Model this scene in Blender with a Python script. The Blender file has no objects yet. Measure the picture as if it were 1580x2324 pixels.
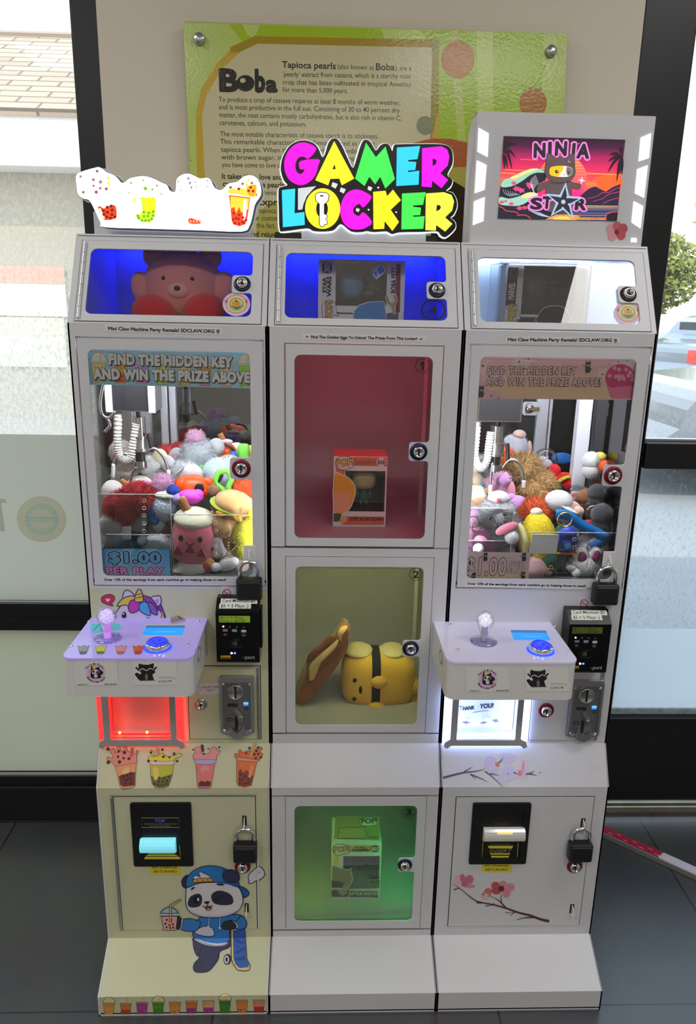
import bpy, bmesh, math, random
from mathutils import Vector, Matrix
from mathutils.geometry import tessellate_polygon
random.seed(7)
SC = bpy.context.scene
COL = SC.collection

# ------------------------------------------------------------------ camera
CAM = Vector((-0.07774, -1.26741, 1.46299))
YAW, PIT, ROL = math.radians(-2.0941), math.radians(15.3124), math.radians(1.1493)
FPX = 1700.0                       # focal length in pixels of the 1580 x 2324 frame
_r = Vector((math.cos(YAW), math.sin(YAW), 0)); _f = Vector((-math.sin(YAW), math.cos(YAW), 0)); _u = Vector((0, 0, 1))
FW = math.cos(PIT)*_f - math.sin(PIT)*_u
_u2 = math.sin(PIT)*_f + math.cos(PIT)*_u
RT = math.cos(ROL)*_r + math.sin(ROL)*_u2
UP = -math.sin(ROL)*_r + math.cos(ROL)*_u2
cd = bpy.data.cameras.new('camera'); cam = bpy.data.objects.new('camera', cd); COL.objects.link(cam)
cd.sensor_fit = 'VERTICAL'; cd.sensor_height = 24.0; cd.lens = FPX/2324*24.0; cd.clip_start = 0.05
cam.matrix_world = Matrix(((RT.x, UP.x, -FW.x, CAM.x), (RT.y, UP.y, -FW.y, CAM.y), (RT.z, UP.z, -FW.z, CAM.z), (0, 0, 0, 1)))
SC.camera = cam

# ------------------------------------------------------------------ world, sun, room lamps, exposure
w = bpy.data.worlds.new('sky'); SC.world = w; w.use_nodes = True
wn = w.node_tree.nodes; wl = w.node_tree.links
bg = wn['Background']
tc = wn.new('ShaderNodeTexCoord'); sx = wn.new('ShaderNodeSeparateXYZ'); rp = wn.new('ShaderNodeValToRGB')
wl.new(tc.outputs['Generated'], sx.inputs[0]); wl.new(sx.outputs['Z'], rp.inputs[0]); wl.new(rp.outputs[0], bg.inputs[0])
rp.color_ramp.elements[0].color = (0.95, 0.97, 1, 1); rp.color_ramp.elements[1].color = (0.55, 0.78, 1, 1)
bg.inputs[1].default_value = 2.3
sd = bpy.data.lights.new('sun', 'SUN'); sd.energy = 2.6; sd.angle = math.radians(0.6); sd.color = (1, 0.95, 0.86)
so = bpy.data.objects.new('sun', sd); COL.objects.link(so); so.rotation_euler = (math.radians(42), 0, math.radians(-28))
CEIL_FILL_LAMPS = [(1.30, -0.52, 11), (-1.75, -0.35, 13), (0.78, -2.2, 17), (-1.3, -2.2, 17), (0.0, -4.0, 15)]  # second entry is an added fill that brightens the back wall
LAMP_COL = (1.0, 0.98, 0.955)
SC.view_settings.view_transform = 'Standard'; SC.view_settings.look = 'None'
SC.view_settings.exposure = 0.0; SC.view_settings.gamma = 1.0; SC.view_settings.use_curve_mapping = False
SC.cycles.max_bounces = 10; SC.cycles.transparent_max_bounces = 24; SC.cycles.diffuse_bounces = 4; SC.cycles.glossy_bounces = 5
SC.cycles.caustics_reflective = False; SC.cycles.caustics_refractive = False
SC.cycles.sample_clamp_indirect = 4.0

# ------------------------------------------------------------------ pixel rays (photograph frame) onto real planes
def ray(u, v):
    return RT*((u-790)/FPX) - UP*((v-1162)/FPX) + FW
def onY(u, v, y):
    d = ray(u, v); return CAM + d*((y-CAM.y)/d.y)
def onZ(u, v, z):
    d = ray(u, v); return CAM + d*((z-CAM.z)/d.z)
def msize(px, u, v, y):            # metres spanned by px pixels at depth y
    return px*((y-CAM.y)/ray(u, v).y)/FPX
class Frame:
    def __init__(s, o, u, v):
        s.o = Vector(o); s.u = Vector(u).normalized(); s.v = Vector(v).normalized(); s.n = s.u.cross(s.v).normalized()
    def at(s, a, b, c=0.0): return s.o + s.u*a + s.v*b + s.n*c
    def hit(s, px, py):
        d = ray(px, py); t = (s.o-CAM).dot(s.n)/d.dot(s.n); return CAM + d*t
    def uv(s, px, py):
        h = s.hit(px, py)-s.o; return h.dot(s.u), h.dot(s.v)

# ------------------------------------------------------------------ materials
def lin(c): 
    c = c/255.0
    return c/12.92 if c <= 0.04045 else ((c+0.055)/1.055)**2.4
def S(r, g, b): return (lin(r), lin(g), lin(b))
KILL = 0.46
def inkc(r, g, b):
    v = [lin(c)/KILL for c in (r, g, b)]; k = min(1.0, 0.84/max(max(v), 1e-6)); return tuple(c*k for c in v)
MATS = {}
def mat(name, col, rough=0.5, metal=0.0, em=0.0, emc=None, noise=0.0, nscale=40.0, bump=0.0, bscale=200.0, spec=0.5, coat=0.0, sheen=0.0):
    if name in MATS: return MATS[name]
    m = bpy.data.materials.new(name); m.use_nodes = True; MATS[name] = m
    nt = m.node_tree; b = nt.nodes['Principled BSDF']
    b.inputs['Base Color'].default_value = (*col, 1); b.inputs['Roughness'].default_value = rough; b.inputs['Metallic'].default_value = metal
    b.inputs['Specular IOR Level'].default_value = spec
    if coat: b.inputs['Coat Weight'].default_value = coat; b.inputs['Coat Roughness'].default_value = 0.08
    if sheen: b.inputs['Sheen Weight'].default_value = sheen; b.inputs['Sheen Roughness'].default_value = 0.6
    if em: 
        b.inputs['Emission Color'].default_value = (*(emc or col), 1); b.inputs['Emission Strength'].default_value = em
    if noise or bump:
        t = nt.nodes.new('ShaderNodeTexCoord')
    if noise:
        n = nt.nodes.new('ShaderNodeTexNoise'); n.inputs['Scale'].default_value = nscale; n.inputs['Detail'].default_value = 5
        nt.links.new(t.outputs['Object'], n.inputs['Vector'])
        mx = nt.nodes.new('ShaderNodeMix'); mx.data_type = 'RGBA'
        mx.inputs['A'].default_value = (*[min(1, c*(1+noise)) for c in col], 1); mx.inputs['B'].default_value = (*[c*(1-noise) for c in col], 1)
        nt.links.new(n.outputs['Fac'], mx.inputs['Factor']); nt.links.new(mx.outputs['Result'], b.inputs['Base Color'])
    if bump:
        n2 = nt.nodes.new('ShaderNodeTexNoise'); n2.inputs['Scale'].default_value = bscale; n2.inputs['Detail'].default_value = 3
        nt.links.new(t.outputs['Object'], n2.inputs['Vector'])
        bp = nt.nodes.new('ShaderNodeBump'); bp.inputs['Strength'].default_value = bump; bp.inputs['Distance'].default_value = 0.003
        nt.links.new(n2.outputs['Fac'], bp.inputs['Height']); nt.links.new(bp.outputs[0], b.inputs['Normal'])
    return m
def ink(rgb, em=0.0):
    if em: return mat('backlit_print_%d_%d_%d_%g' % (*rgb, em), S(*rgb), 0.5, em=em)
    return mat('print_%d_%d_%d' % rgb, inkc(*rgb), 0.42)
def plushm(rgb): return mat('plush_%d_%d_%d' % rgb, S(*rgb), 0.95, noise=0.10, nscale=300, bump=0.5, bscale=900, spec=0.1, sheen=0.4)
def glass_mat(name, tint=(1, 1, 1), refl=0.75, rough=0.0, base=0.004):
    if name in MATS: return MATS[name]
    m = bpy.data.materials.new(name); m.use_nodes = True; MATS[name] = m
    nt = m.node_tree; nt.nodes.clear()
    out = nt.nodes.new('ShaderNodeOutputMaterial'); t = nt.nodes.new('ShaderNodeBsdfTransparent'); g = nt.nodes.new('ShaderNodeBsdfGlossy')
    t.inputs[0].default_value = (*tint, 1); g.inputs['Roughness'].default_value = rough; g.inputs['Color'].default_value = (1, 1, 1, 1)
    fr = nt.nodes.new('ShaderNodeFresnel'); fr.inputs['IOR'].default_value = 1.45
    mu = nt.nodes.new('ShaderNodeMath'); mu.operation = 'MULTIPLY_ADD'; mu.inputs[1].default_value = refl; mu.inputs[2].default_value = base
    mx = nt.nodes.new('ShaderNodeMixShader')
    L = nt.links.new
    L(fr.outputs[0], mu.inputs[0]); L(mu.outputs[0], mx.inputs[0]); L(t.outputs[0], mx.inputs[1]); L(g.outputs[0], mx.inputs[2]); L(mx.outputs[0], out.inputs[0])
    return m
M_WHITE = mat('white_powder_coat', (0.73, 0.735, 0.775), 0.38, noise=0.03, nscale=6)
M_WHITE2 = mat('white_satin_plastic', (0.80, 0.80, 0.80), 0.28, coat=0.3)
M_WRAP = mat('pale_green_vinyl_wrap', (0.68, 0.69, 0.46), 0.42, noise=0.04, nscale=5)
M_BLACK = mat('black_plastic', (0.008, 0.008, 0.010), 0.35)
M_BLACKM = mat('black_frame_metal', (0.008, 0.009, 0.012), 0.4)
M_CHROME = mat('chrome', (0.85, 0.85, 0.86), 0.08, 1.0)
M_STEEL = mat('brushed_steel', (0.55, 0.55, 0.56), 0.3, 1.0)
M_ALU = mat('aluminium', (0.62, 0.63, 0.66), 0.35, 1.0)
M_NAVY = mat('navy_plastic_ring', S(18, 22, 70), 0.3)
M_RED = mat('red_plastic_ring', S(120, 10, 25), 0.3)
M_GOLD = mat('gold_metal', (0.85, 0.62, 0.25), 0.2, 1.0)
M_MIRROR = mat('dark_mirror', (0.25, 0.27, 0.30), 0.03, 1.0)
M_PANE = glass_mat('clear_pane')
M_ACRYL = glass_mat('acrylic_sheet', (0.97, 0.985, 0.99), 0.9, 0.02, 0.03)
M_ACEDGE = mat('acrylic_edge', (0.75, 0.8, 0.82), 0.2)
M_INNER = mat('white_inner_sheet', (0.78, 0.78, 0.79), 0.5)
M_INNERD = mat('dimmed_inner_sheet', (0.40, 0.40, 0.41), 0.5)  # white steel darkened in colour so LED tints outweigh room light
M_DARK = mat('dark_recess', (0.01, 0.01, 0.012), 0.6)

# ------------------------------------------------------------------ mesh builder
class MB:
    def __init__(s): s.bm = bmesh.new(); s.mats = []
    def mi(s, m):
        if m not in s.mats: s.mats.append(m)
        return s.mats.index(m)
    def faces(s, vs, fs, m, smooth=False):
        i = s.mi(m); bv = [s.bm.verts.new(v) for v in vs]
        for f in fs:
            try:
                q = s.bm.faces.new([bv[k] for k in f]); q.material_index = i; q.smooth = smooth
            except ValueError: pass
        return bv
    def box(s, lo, hi, m, bev=0.0, M=None):
        lo = Vector(lo); hi = Vector(hi)
        b = bmesh.new()
        bmesh.ops.create_cube(b, size=1.0)
        bmesh.ops.scale(b, vec=hi-lo, verts=b.verts); bmesh.ops.translate(b, vec=(lo+hi)/2, verts=b.verts)
        if bev: bmesh.ops.bevel(b, geom=list(b.edges), offset=bev, segments=3, profile=0.5, affect='EDGES')
        if M is not None: bmesh.ops.transform(b, matrix=M, verts=b.verts)
        s.merge(b, m, bev > 0.004)
    def fbox(s, fr, a0, a1, b0, b1, c0, c1, m, bev=0.0):   # a box in a Frame
        M = Matrix(((fr.u.x, fr.v.x, fr.n.x, fr.o.x), (fr.u.y, fr.v.y, fr.n.y, fr.o.y), (fr.u.z, fr.v.z, fr.n.z, fr.o.z), (0, 0, 0, 1)))
        s.box((a0, b0, c0), (a1, b1, c1), m, bev, M)
    def merge(s, b, m, smooth=False, keep=False):
        b.verts.index_update()
        vs = [v.co.copy() for v in b.verts]; fs = [[v.index for v in f.verts] for f in b.faces]; b.free()
        s.faces(vs, fs, m, smooth)
    def ell(s, c, r, m, rot=None, seg=20, squash=None):
        b = bmesh.new(); bmesh.ops.create_uvsphere(b, u_segments=seg, v_segments=max(6, seg//2+2), radius=1.0)
        if squash: 
            for v in b.verts: v.co = squash(v.co)
        r = Vector((r, r, r)) if isinstance(r, (int, float)) else Vector(r)
        bmesh.ops.scale(b, vec=r, verts=b.verts)
        M = Matrix.Translation(Vector(c)) @ (rot.to_4x4() if rot is not None else Matrix.Identity(4))
        bmesh.ops.transform(b, matrix=M, verts=b.verts); s.merge(b, m, True)
    def cyl(s, p0, p1, r0, m, r1=None, seg=24, caps=True, smooth=True):
        p0 = Vector(p0); p1 = Vector(p1); r1 = r0 if r1 is None else r1
        d = (p1-p0).normalized(); a = d.orthogonal().normalized(); b = d.cross(a)
        vs = []
        for k in range(seg):
            t = 2*math.pi*k/seg; e = a*math.cos(t)+b*math.sin(t); vs += [p0+e*r0, p1+e*r1]
        s.faces(vs, [[2*k, (2*k+2) % (2*seg), (2*k+3) % (2*seg), 2*k+1] for k in range(seg)], m, smooth)
        if caps:
            if r0 > 1e-6: s.faces([vs[2*k] for k in range(seg)], [list(range(seg))[::-1]], m)
            if r1 > 1e-6: s.faces([vs[2*k+1] for k in range(seg)], [list(range(seg))], m)
    def lathe(s, o, ax, prof, m, seg=28, smooth=True):    # prof: list of (radius, height along ax)
        o = Vector(o); d = Vector(ax).normalized(); a = d.orthogonal().normalized(); b = d.cross(a); vs = []
        for (r, h) in prof:
            for k in range(seg):
                t = 2*math.pi*k/seg; vs.append(o+d*h+(a*math.cos(t)+b*math.sin(t))*max(r, 1e-5))
        fs = []
        for i in range(len(prof)-1):
            for k in range(seg):
                fs.append([i*seg+k, i*seg+(k+1) % seg, (i+1)*seg+(k+1) % seg, (i+1)*seg+k])
        s.faces(vs, fs, m, smooth)
    def tube(s, pts, r, m, seg=10, closed=False, rad=None):
        pts = [Vector(p) for p in pts]; n = len(pts); vs = []; prev = None
        for i, p in enumerate(pts):
            if closed: d = (pts[(i+1) % n]-pts[i-1]).normalized()
            else: d = (pts[min(i+1, n-1)]-pts[max(i-1, 0)]).normalized()
            a = d.orthogonal().normalized() if prev is None else (prev-d*prev.dot(d)).normalized()
            prev = a; b = d.cross(a); rr = rad[i] if rad else r
            for k in range(seg):
                t = 2*math.pi*k/seg; vs.append(p+(a*math.cos(t)+b*math.sin(t))*rr)
        fs = []
        for i in range(n if closed else n-1):
            j = (i+1) % n
            for k in range(seg): fs.append([i*seg+k, i*seg+(k+1) % seg, j*seg+(k+1) % seg, j*seg+k])
        if not closed: fs += [list(range(seg))[::-1], [(n-1)*seg+k for k in range(seg)]]
        s.faces(vs, fs, m, True)
    def quad(s, fr, a0, b0, a1, b1, m, c=0.0): s.faces([fr.at(a0, b0, c), fr.at(a1, b0, c), fr.at(a1, b1, c), fr.at(a0, b1, c)], [[0, 1, 2, 3]], m)
    def plate(s, fr, loops, c0, c1, m, mside=None):       # flat plate with holes in a Frame (loops: outer, hole, hole ...)
        flat = [q for l in loops for q in l]
        tri = tessellate_polygon([[Vector((a, b, 0)) for a, b in l] for l in loops])
        N = len(flat)
        vs = [fr.at(a, b, c1) for a, b in flat] + [fr.at(a, b, c0) for a, b in flat]
        fs = []
        for t in tri:
            (x0, y0), (x1, y1), (x2, y2) = [flat[k] for k in t]
            ar = (x1-x0)*(y2-y0)-(x2-x0)*(y1-y0)
            t = list(t) if ar > 0 else list(t)[::-1]
            fs.append(t); fs.append([k+N for k in t][::-1])
        s.faces(vs, fs, m)
        o = 0
        for l in loops:
            n = len(l); s.faces([fr.at(a, b, c1) for a, b in l]+[fr.at(a, b, c0) for a, b in l], [[k, (k+1) % n, n+(k+1) % n, n+k] for k in range(n)], mside or m); o += n
    def build(s, name, parent=None, label=None, recalc=False):
        if recalc: bmesh.ops.recalc_face_normals(s.bm, faces=s.bm.faces)
        me = bpy.data.meshes.new(name); s.bm.to_mesh(me); s.bm.free()
        for m in s.mats: me.materials.append(m)
        o = bpy.data.objects.new(name, me); COL.objects.link(o)
        if parent is not None:
            o.parent = parent
            if parent.type == 'EMPTY' and parent.get('world_built'): o.location = -parent.location
        if label: o['label'] = label
        return o
def tag(o, label, cat, group=None, kind=None):
    o['label'] = label; o['category'] = cat
    if group: o['group'] = group
    if kind: o['kind'] = kind
    return o
def structure(o): o['kind'] = 'structure'; return o
def thing(name, label, cat, loc=(0, 0, 0), group=None, world_built=True):
    o = bpy.data.objects.new(name, None); COL.objects.link(o); o.location = loc; o.empty_display_size = 0.05
    if world_built: o['world_built'] = 1
    return tag(o, label, cat, group)
def rrect(a0, b0, a1, b1, r, k=6):
    out = []
    for cx, cy, t0 in ((a1-r, b1-r, 0), (a0+r, b1-r, 90), (a0+r, b0+r, 180), (a1-r, b0+r, 270)):
        for i in range(k+1):
            t = math.radians(t0+90*i/k); out.append((cx+r*math.cos(t), cy+r*math.sin(t)))
    return out
def rect(a0, b0, a1, b1): return [(a0, b0), (a1, b0), (a1, b1), (a0, b1)]
def spline(pts, closed=True, k=5):
    n = len(pts); out = []
    for i in range(n if closed else n-1):
        p = [pts[(i+j) % n] if closed else pts[min(max(i+j, 0), n-1)] for j in (-1, 0, 1, 2)]
        for s_ in range(k):
            t = s_/k
            out.append(tuple(0.5*((2*p[1][c])+(-p[0][c]+p[2][c])*t+(2*p[0][c]-5*p[1][c]+4*p[2][c]-p[3][c])*t*t+(-p[0][c]+3*p[1][c]-3*p[2][c]+p[3][c])*t**3) for c in range(len(pts[0]))))
    if not closed: out.append(tuple(pts[-1]))
    return out

# ------------------------------------------------------------------ lettering
_TX = {}
def glyphs(txt, off=0.0, space=1.0):
    key = (txt, off, space)
    if key not in _TX:
        c = bpy.data.curves.new('lettering', 'FONT'); c.body = txt; c.offset = off; c.size = 1.0; c.resolution_u = 3; c.space_character = space
        o = bpy.data.objects.new('lettering', c); COL.objects.link(o)
        dg = bpy.context.evaluated_depsgraph_get(); me = o.evaluated_get(dg).to_mesh()
        vs = [(v.co.x, v.co.y) for v in me.vertices]; fs = [list(p.vertices) for p in me.polygons]
        o.evaluated_get(dg).to_mesh_clear()
        bpy.data.objects.remove(o); bpy.data.curves.remove(c)
        _TX[key] = (vs, fs)
    return _TX[key]
CAPH = max(y for x, y in glyphs('H')[0])
_glyphs0 = glyphs; _DZ = {}
def glyphs(txt, off=0.0, space=1.0):       # heavier weights: glyph plus a round-jointed stroke along its outline
    if off < 0.03: return _glyphs0(txt, off, space)
    key = (txt, off, space, 'fat')
    if key not in _TX:
        vs, fs = _glyphs0(txt, 0.0, space); vs = list(vs); fs = [list(f) for f in fs]; cnt = {}; nv0 = len(vs)
        for f in fs:
            for i in range(len(f)):
                e = (f[i-1], f[i]); cnt[tuple(sorted(e))] = cnt.get(tuple(sorted(e)), 0)+1
        bd = [e for e, c in cnt.items() if c == 1]; used = set()
        for a, b in bd:
            (x0, y0), (x1, y1) = vs[a], vs[b]; l = math.hypot(x1-x0, y1-y0)
            if l < 1e-6: continue
            nx, ny = -(y1-y0)/l*off, (x1-x0)/l*off; k = len(vs)
            vs += [(x0-nx, y0-ny), (x1-nx, y1-ny), (x1+nx, y1+ny), (x0+nx, y0+ny)]; fs.append([k, k+1, k+2, k+3])
            used |= {a, b}
        for a in used:
            x, y = vs[a]; k = len(vs); vs += [(x+off*math.cos(t*math.pi/5), y+off*math.sin(t*math.pi/5)) for t in range(10)]; fs.append(list(range(k, k+10)))
        _TX[key] = (vs, fs); dz = [0.0]*nv0; e = 0
        for f in fs:
            if f[0] >= nv0: e += 1; dz += [4e-6*(1+e % 61)]*len(f)
        _DZ[(txt, off, space)] = dz
    return _TX[key]

class Decal:
    """A flat print on a plane, traced in photograph pixels (crop = x0, y0, scale of the tracing)."""
    def __init__(s, fr, crop=(0, 0, 1.0), off=0.0006, step=0.00010, clip=None, em=0.0):
        s.fr = fr; s.c = crop; s.off = off; s.step = step*0.25; s.mb = MB(); s.em = em
        s.segs = clip or [(fr, None, None)]     # (frame, line above, line below): lines are (y at x=0, slope) in photo pixels
    def px(s, x, y): return (s.c[0]+x/s.c[2], s.c[1]+y/s.c[2])
    def bump(s): s.off += s.step
    def _tri(s, pts, m, fr):
        if len(pts) < 3: return
        tri = tessellate_polygon([[Vector((x, -y, 0)) for x, y in pts]])
        vs = [fr.hit(x, y)+fr.n*s.off for x, y in pts]; fs = []
        for t in tri:
            (x0, y0), (x1, y1), (x2, y2) = [pts[k] for k in t]
            ar = (x1-x0)*(-y2+y0)-(x2-x0)*(-y1+y0)
            if abs(ar) < 1e-9: continue
            fs.append(list(t) if ar > 0 else list(t)[::-1])
        s.mb.faces(vs, fs, m)
    def _clip(s, pts, line, below):
        a, b = line; sg = 1 if below else -1; out = []
        f = lambda p: sg*(p[1]-(a+b*p[0]))
        for i in range(len(pts)):
            p, q = pts[i-1], pts[i]; fp, fq = f(p), f(q)
            if (fp >= 0) != (fq >= 0):
                t = fp/(fp-fq); out.append((p[0]+(q[0]-p[0])*t, p[1]+(q[1]-p[1])*t))
            if fq >= 0: out.append(q)
        return out
    def poly(s, pts, col, sm=0, em=None, bump=True, raw=False):
        m = ink(col, s.em if em is None else em) if isinstance(col, tuple) else col
        if sm: pts = spline(pts, True, sm)
        pts = [tuple(p) for p in pts] if raw else [s.px(*p) for p in pts]
        for fr, top, bot in s.segs:
            q = pts
            if top: q = s._clip(q, top, True)
            if bot: q = s._clip(q, bot, False)
            s._tri(q, m, fr)
        if bump: s.bump()
        else: s.off += 3e-6
    def ell(s, x, y, rx, ry=None, col=(0, 0, 0), rot=0, n=24, em=None, bump=True):
        ry = rx if ry is None else ry; c, d = math.cos(math.radians(rot)), math.sin(math.radians(rot))
        s.poly([(x+rx*math.cos(t)*c-ry*math.sin(t)*d, y+rx*math.cos(t)*d+ry*math.sin(t)*c) for t in [2*math.pi*k/n for k in range(n)]], col, em=em, bump=bump)
    def ring(s, x, y, rx, ry, lw, col, n=32, em=None):
        s.line([(x+rx*math.cos(2*math.pi*k/n), y+ry*math.sin(2*math.pi*k/n)) for k in range(n)], lw, col, True, em=em)
    def line(s, pts, lw, col, closed=False, sm=0, em=None, taper=False):
        if sm: pts = spline(pts, closed, sm)
        n = len(pts); L = []; R = []
        for i, p in enumerate(pts):
            a = pts[i-1] if (closed or i > 0) else p; b = pts[(i+1) % n] if (closed or i < n-1) else p
            dx, dy = b[0]-a[0], b[1]-a[1]; l = math.hypot(dx, dy) or 1
            h = lw/2*(1-i/(n-1)*0.85 if taper and n > 1 else 1)
            L.append((p[0]-dy/l*h, p[1]+dx/l*h)); R.append((p[0]+dy/l*h, p[1]-dx/l*h))
        for i in range(n if closed else n-1):
            j = (i+1) % n; s.poly([L[i], L[j], R[j], R[i]], col, em=em, bump=False)
        s.bump()
    def shape(s, pts, fill, lw=0, lc=(20, 20, 30), sm=5, em=None):
        if sm: pts = spline(pts, True, sm)
        s.poly(pts, fill, em=em)
        if lw: s.line(pts, lw, lc, True, em=em)
    def text(s, t, x0, y0, x1, y1, h, col, bold=0.0, em=None, space=1.0, mirror=False, bump=True, dy=0.0, slant=0.0):
        m = ink(col, s.em if em is None else em) if isinstance(col, tuple) else col
        vs, fs = glyphs(t, bold, space); v0, _ = glyphs(t, 0.0, space)
        if not vs: return
        xa = min(v[0] for v in v0); xb = max(v[0] for v in v0)
        fr = s.fr
        A = Vector(fr.uv(*s.px(x0, y0+dy))); B = Vector(fr.uv(*s.px(x1, y1+dy))); T = Vector(fr.uv(*s.px(x0, y0+dy-h)))
        e = (B-A).normalized(); p = Vector((-e.y, e.x)); hh = abs((T-A).dot(p)); sc = (B-A).length/(xb-xa); sy = hh/CAPH
        if mirror: p = Vector((0, 1)) if hh else p
        if (B-A).x < 0 and mirror: pass
        pts = [A+e*((x-xa+slant*y)*sc)+p*(y*sy) for x, y in vs]
        dz = _DZ.get((t, bold, space)) or [0.0]*len(pts)
        s.mb.faces([fr.at(q.x, q.y, s.off+z) for q, z in zip(pts, dz)], [f[::-1] for f in fs] if mirror else fs, m)
        if bump: s.off += s.step+(2.5e-4 if bold >= 0.03 else 0)
    def vtext(s, t, xb, y0, y1, h, col, bold=0.0, em=None):   # reads bottom to top; baseline at x = xb, from y0 (lower) to y1 (upper)
        m = ink(col, s.em if em is None else em) if isinstance(col, tuple) else col
        vs, fs = glyphs(t, bold); v0, _ = glyphs(t)
        xa = min(v[0] for v in v0); xe = max(v[0] for v in v0); fr = s.fr
        A = Vector(fr.uv(*s.px(xb, y0))); B = Vector(fr.uv(*s.px(xb, y1))); T = Vector(fr.uv(*s.px(xb-h, y0)))
        sc = (B.y-A.y)/(xe-xa); sy = abs(T.x-A.x)/CAPH
        dz = _DZ.get((t, bold, 1.0)) or [0.0]*len(vs)
        s.mb.faces([fr.at(A.x-y*sy, A.y+(x-xa)*sc, s.off+z) for (x, y), z in zip(vs, dz)], fs, m); s.off += s.step+(2.5e-4 if bold >= 0.03 else 0)
    def arctext(s, t, cx, cy, rx, ry, a0, a1, h, col, bold=0.0, em=None, inside=False):  # angles in degrees, 90 = top
        m = ink(col, s.em if em is None else em) if isinstance(col, tuple) else col
        fr = s.fr; n = len(t); o = Vector(fr.uv(*s.px(cx, cy)))
        kx = (Vector(fr.uv(*s.px(cx+rx, cy)))-o).length; ky = (Vector(fr.uv(*s.px(cx, cy-ry)))-o).length
        hm = (Vector(fr.uv(*s.px(cx, cy-h)))-o).length
        for i, ch in enumerate(t):
            if ch == ' ': continue
            a = math.radians(a0+(a1-a0)*(i+0.5)/n); vs, fs = glyphs(ch, bold); v0 = _glyphs0(ch)[0]
            xa = min(v[0] for v in v0); xb = max(v[0] for v in v0); sc = hm/CAPH
            nr = Vector((math.cos(a)*ky, math.sin(a)*kx)).normalized(); c = o+Vector((kx*math.cos(a), ky*math.sin(a)))
            up = -nr if inside else nr; e = Vector((up.y, -up.x))
            dz = _DZ.get((ch, bold, 1.0)) or [0.0]*len(vs)
            s.mb.faces([fr.at(*(c+e*((x-(xa+xb)/2)*sc)+up*(y*sc)), s.off+z) for (x, y), z in zip(vs, dz)], fs, m)
        s.bump()
    def build(s, name, parent, label=None): return s.mb.build(name, parent, label)
    def build_split(s, name, parent, cuts):      # one mesh per printed motif, cut at these photograph x positions
        cx = [s.fr.uv(s.px(c, 0)[0], s.px(0, 400)[1])[0] for c in cuts]; out = [MB() for _ in range(len(cuts)+1)]; bm = s.mb.bm
        for f in bm.faces:
            x = (f.calc_center_median()-s.fr.o).dot(s.fr.u); out[sum(x > c for c in cx)].faces([v.co.copy() for v in f.verts], [list(range(len(f.verts)))], s.mb.mats[f.material_index])
        bm.free()
        for o in out: o.build(name, parent)
# ================================================================== the room
def nodes_mat(name):
    m = bpy.data.materials.new(name); m.use_nodes = True; MATS[name] = m
    return m, m.node_tree, m.node_tree.nodes['Principled BSDF']
def floor_mat():
    m, nt, b = nodes_mat('slate_floor_tile'); L = nt.links.new
    t = nt.nodes.new('ShaderNodeTexCoord'); mp = nt.nodes.new('ShaderNodeMapping'); br = nt.nodes.new('ShaderNodeTexBrick')
    mp.inputs['Location'].default_value = (0.298, -0.010, 0)
    br.offset = 0.072; br.offset_frequency = 2; br.inputs['Scale'].default_value = 1; br.inputs['Mortar Size'].default_value = 0.0022
    br.inputs['Brick Width'].default_value = 0.613; br.inputs['Row Height'].default_value = 0.613; br.inputs['Mortar Smooth'].default_value = 0.1
    br.inputs['Color1'].default_value = (0.078, 0.086, 0.094, 1); br.inputs['Color2'].default_value = (0.066, 0.074, 0.082, 1); br.inputs['Mortar'].default_value = (0.006, 0.007, 0.009, 1)
    n = nt.nodes.new('ShaderNodeTexNoise'); n.inputs['Scale'].default_value = 9; n.inputs['Detail'].default_value = 8
    mx = nt.nodes.new('ShaderNodeMix'); mx.data_type = 'RGBA'; mx.blend_type = 'MULTIPLY'; mx.inputs['Factor'].default_value = 0.5
    L(t.outputs['Object'], mp.inputs[0]); L(mp.outputs[0], br.inputs[0]); L(t.outputs['Object'], n.inputs['Vector'])
    L(br.outputs['Color'], mx.inputs['A']); L(n.outputs['Color'], mx.inputs['B']); L(mx.outputs['Result'], b.inputs['Base Color'])
    b.inputs['Roughness'].default_value = 0.30; b.inputs['Specular IOR Level'].default_value = 1.0
    n3 = nt.nodes.new('ShaderNodeTexNoise'); n3.inputs['Scale'].default_value = 120; bp = nt.nodes.new('ShaderNodeBump'); bp.inputs['Strength'].default_value = 0.12; bp.inputs['Distance'].default_value = 0.002
    L(t.outputs['Object'], n3.inputs['Vector']); L(n3.outputs['Fac'], bp.inputs['Height']); L(bp.outputs[0], b.inputs['Normal'])
    return m
M_WALL = mat('beige_plaster', (0.78, 0.70, 0.59), 0.7, noise=0.05, nscale=4, bump=0.15, bscale=60)
M_CEIL = mat('ceiling_paint', (0.75, 0.74, 0.72), 0.8)
def slab(name, lo, hi, m, bev=0):
    q = MB(); q.box(lo, hi, m, bev); return structure(q.build(name))
slab('floor', (-3, -5, -0.06), (3, 0.86, 0), floor_mat())
slab('ceiling', (-3, -5, 2.8), (3, 0.86, 2.86), M_CEIL)
slab('wall_left', (-3.1, -5, 0), (-3, 0.86, 2.8), M_WALL)
slab('wall_right', (3, -5, 0), (3.1, 0.86, 2.8), M_WALL)
slab('wall_front', (-3, -5.1, 0), (3, -5, 2.8), M_WALL)
q = MB(); q.box((-0.582, 0.62, 0), (0.632, 0.80, 2.55), M_WALL); q.box((-3, 0.62, 2.55), (3, 0.80, 2.8), M_WALL); structure(q.build('wall_back'))

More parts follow.
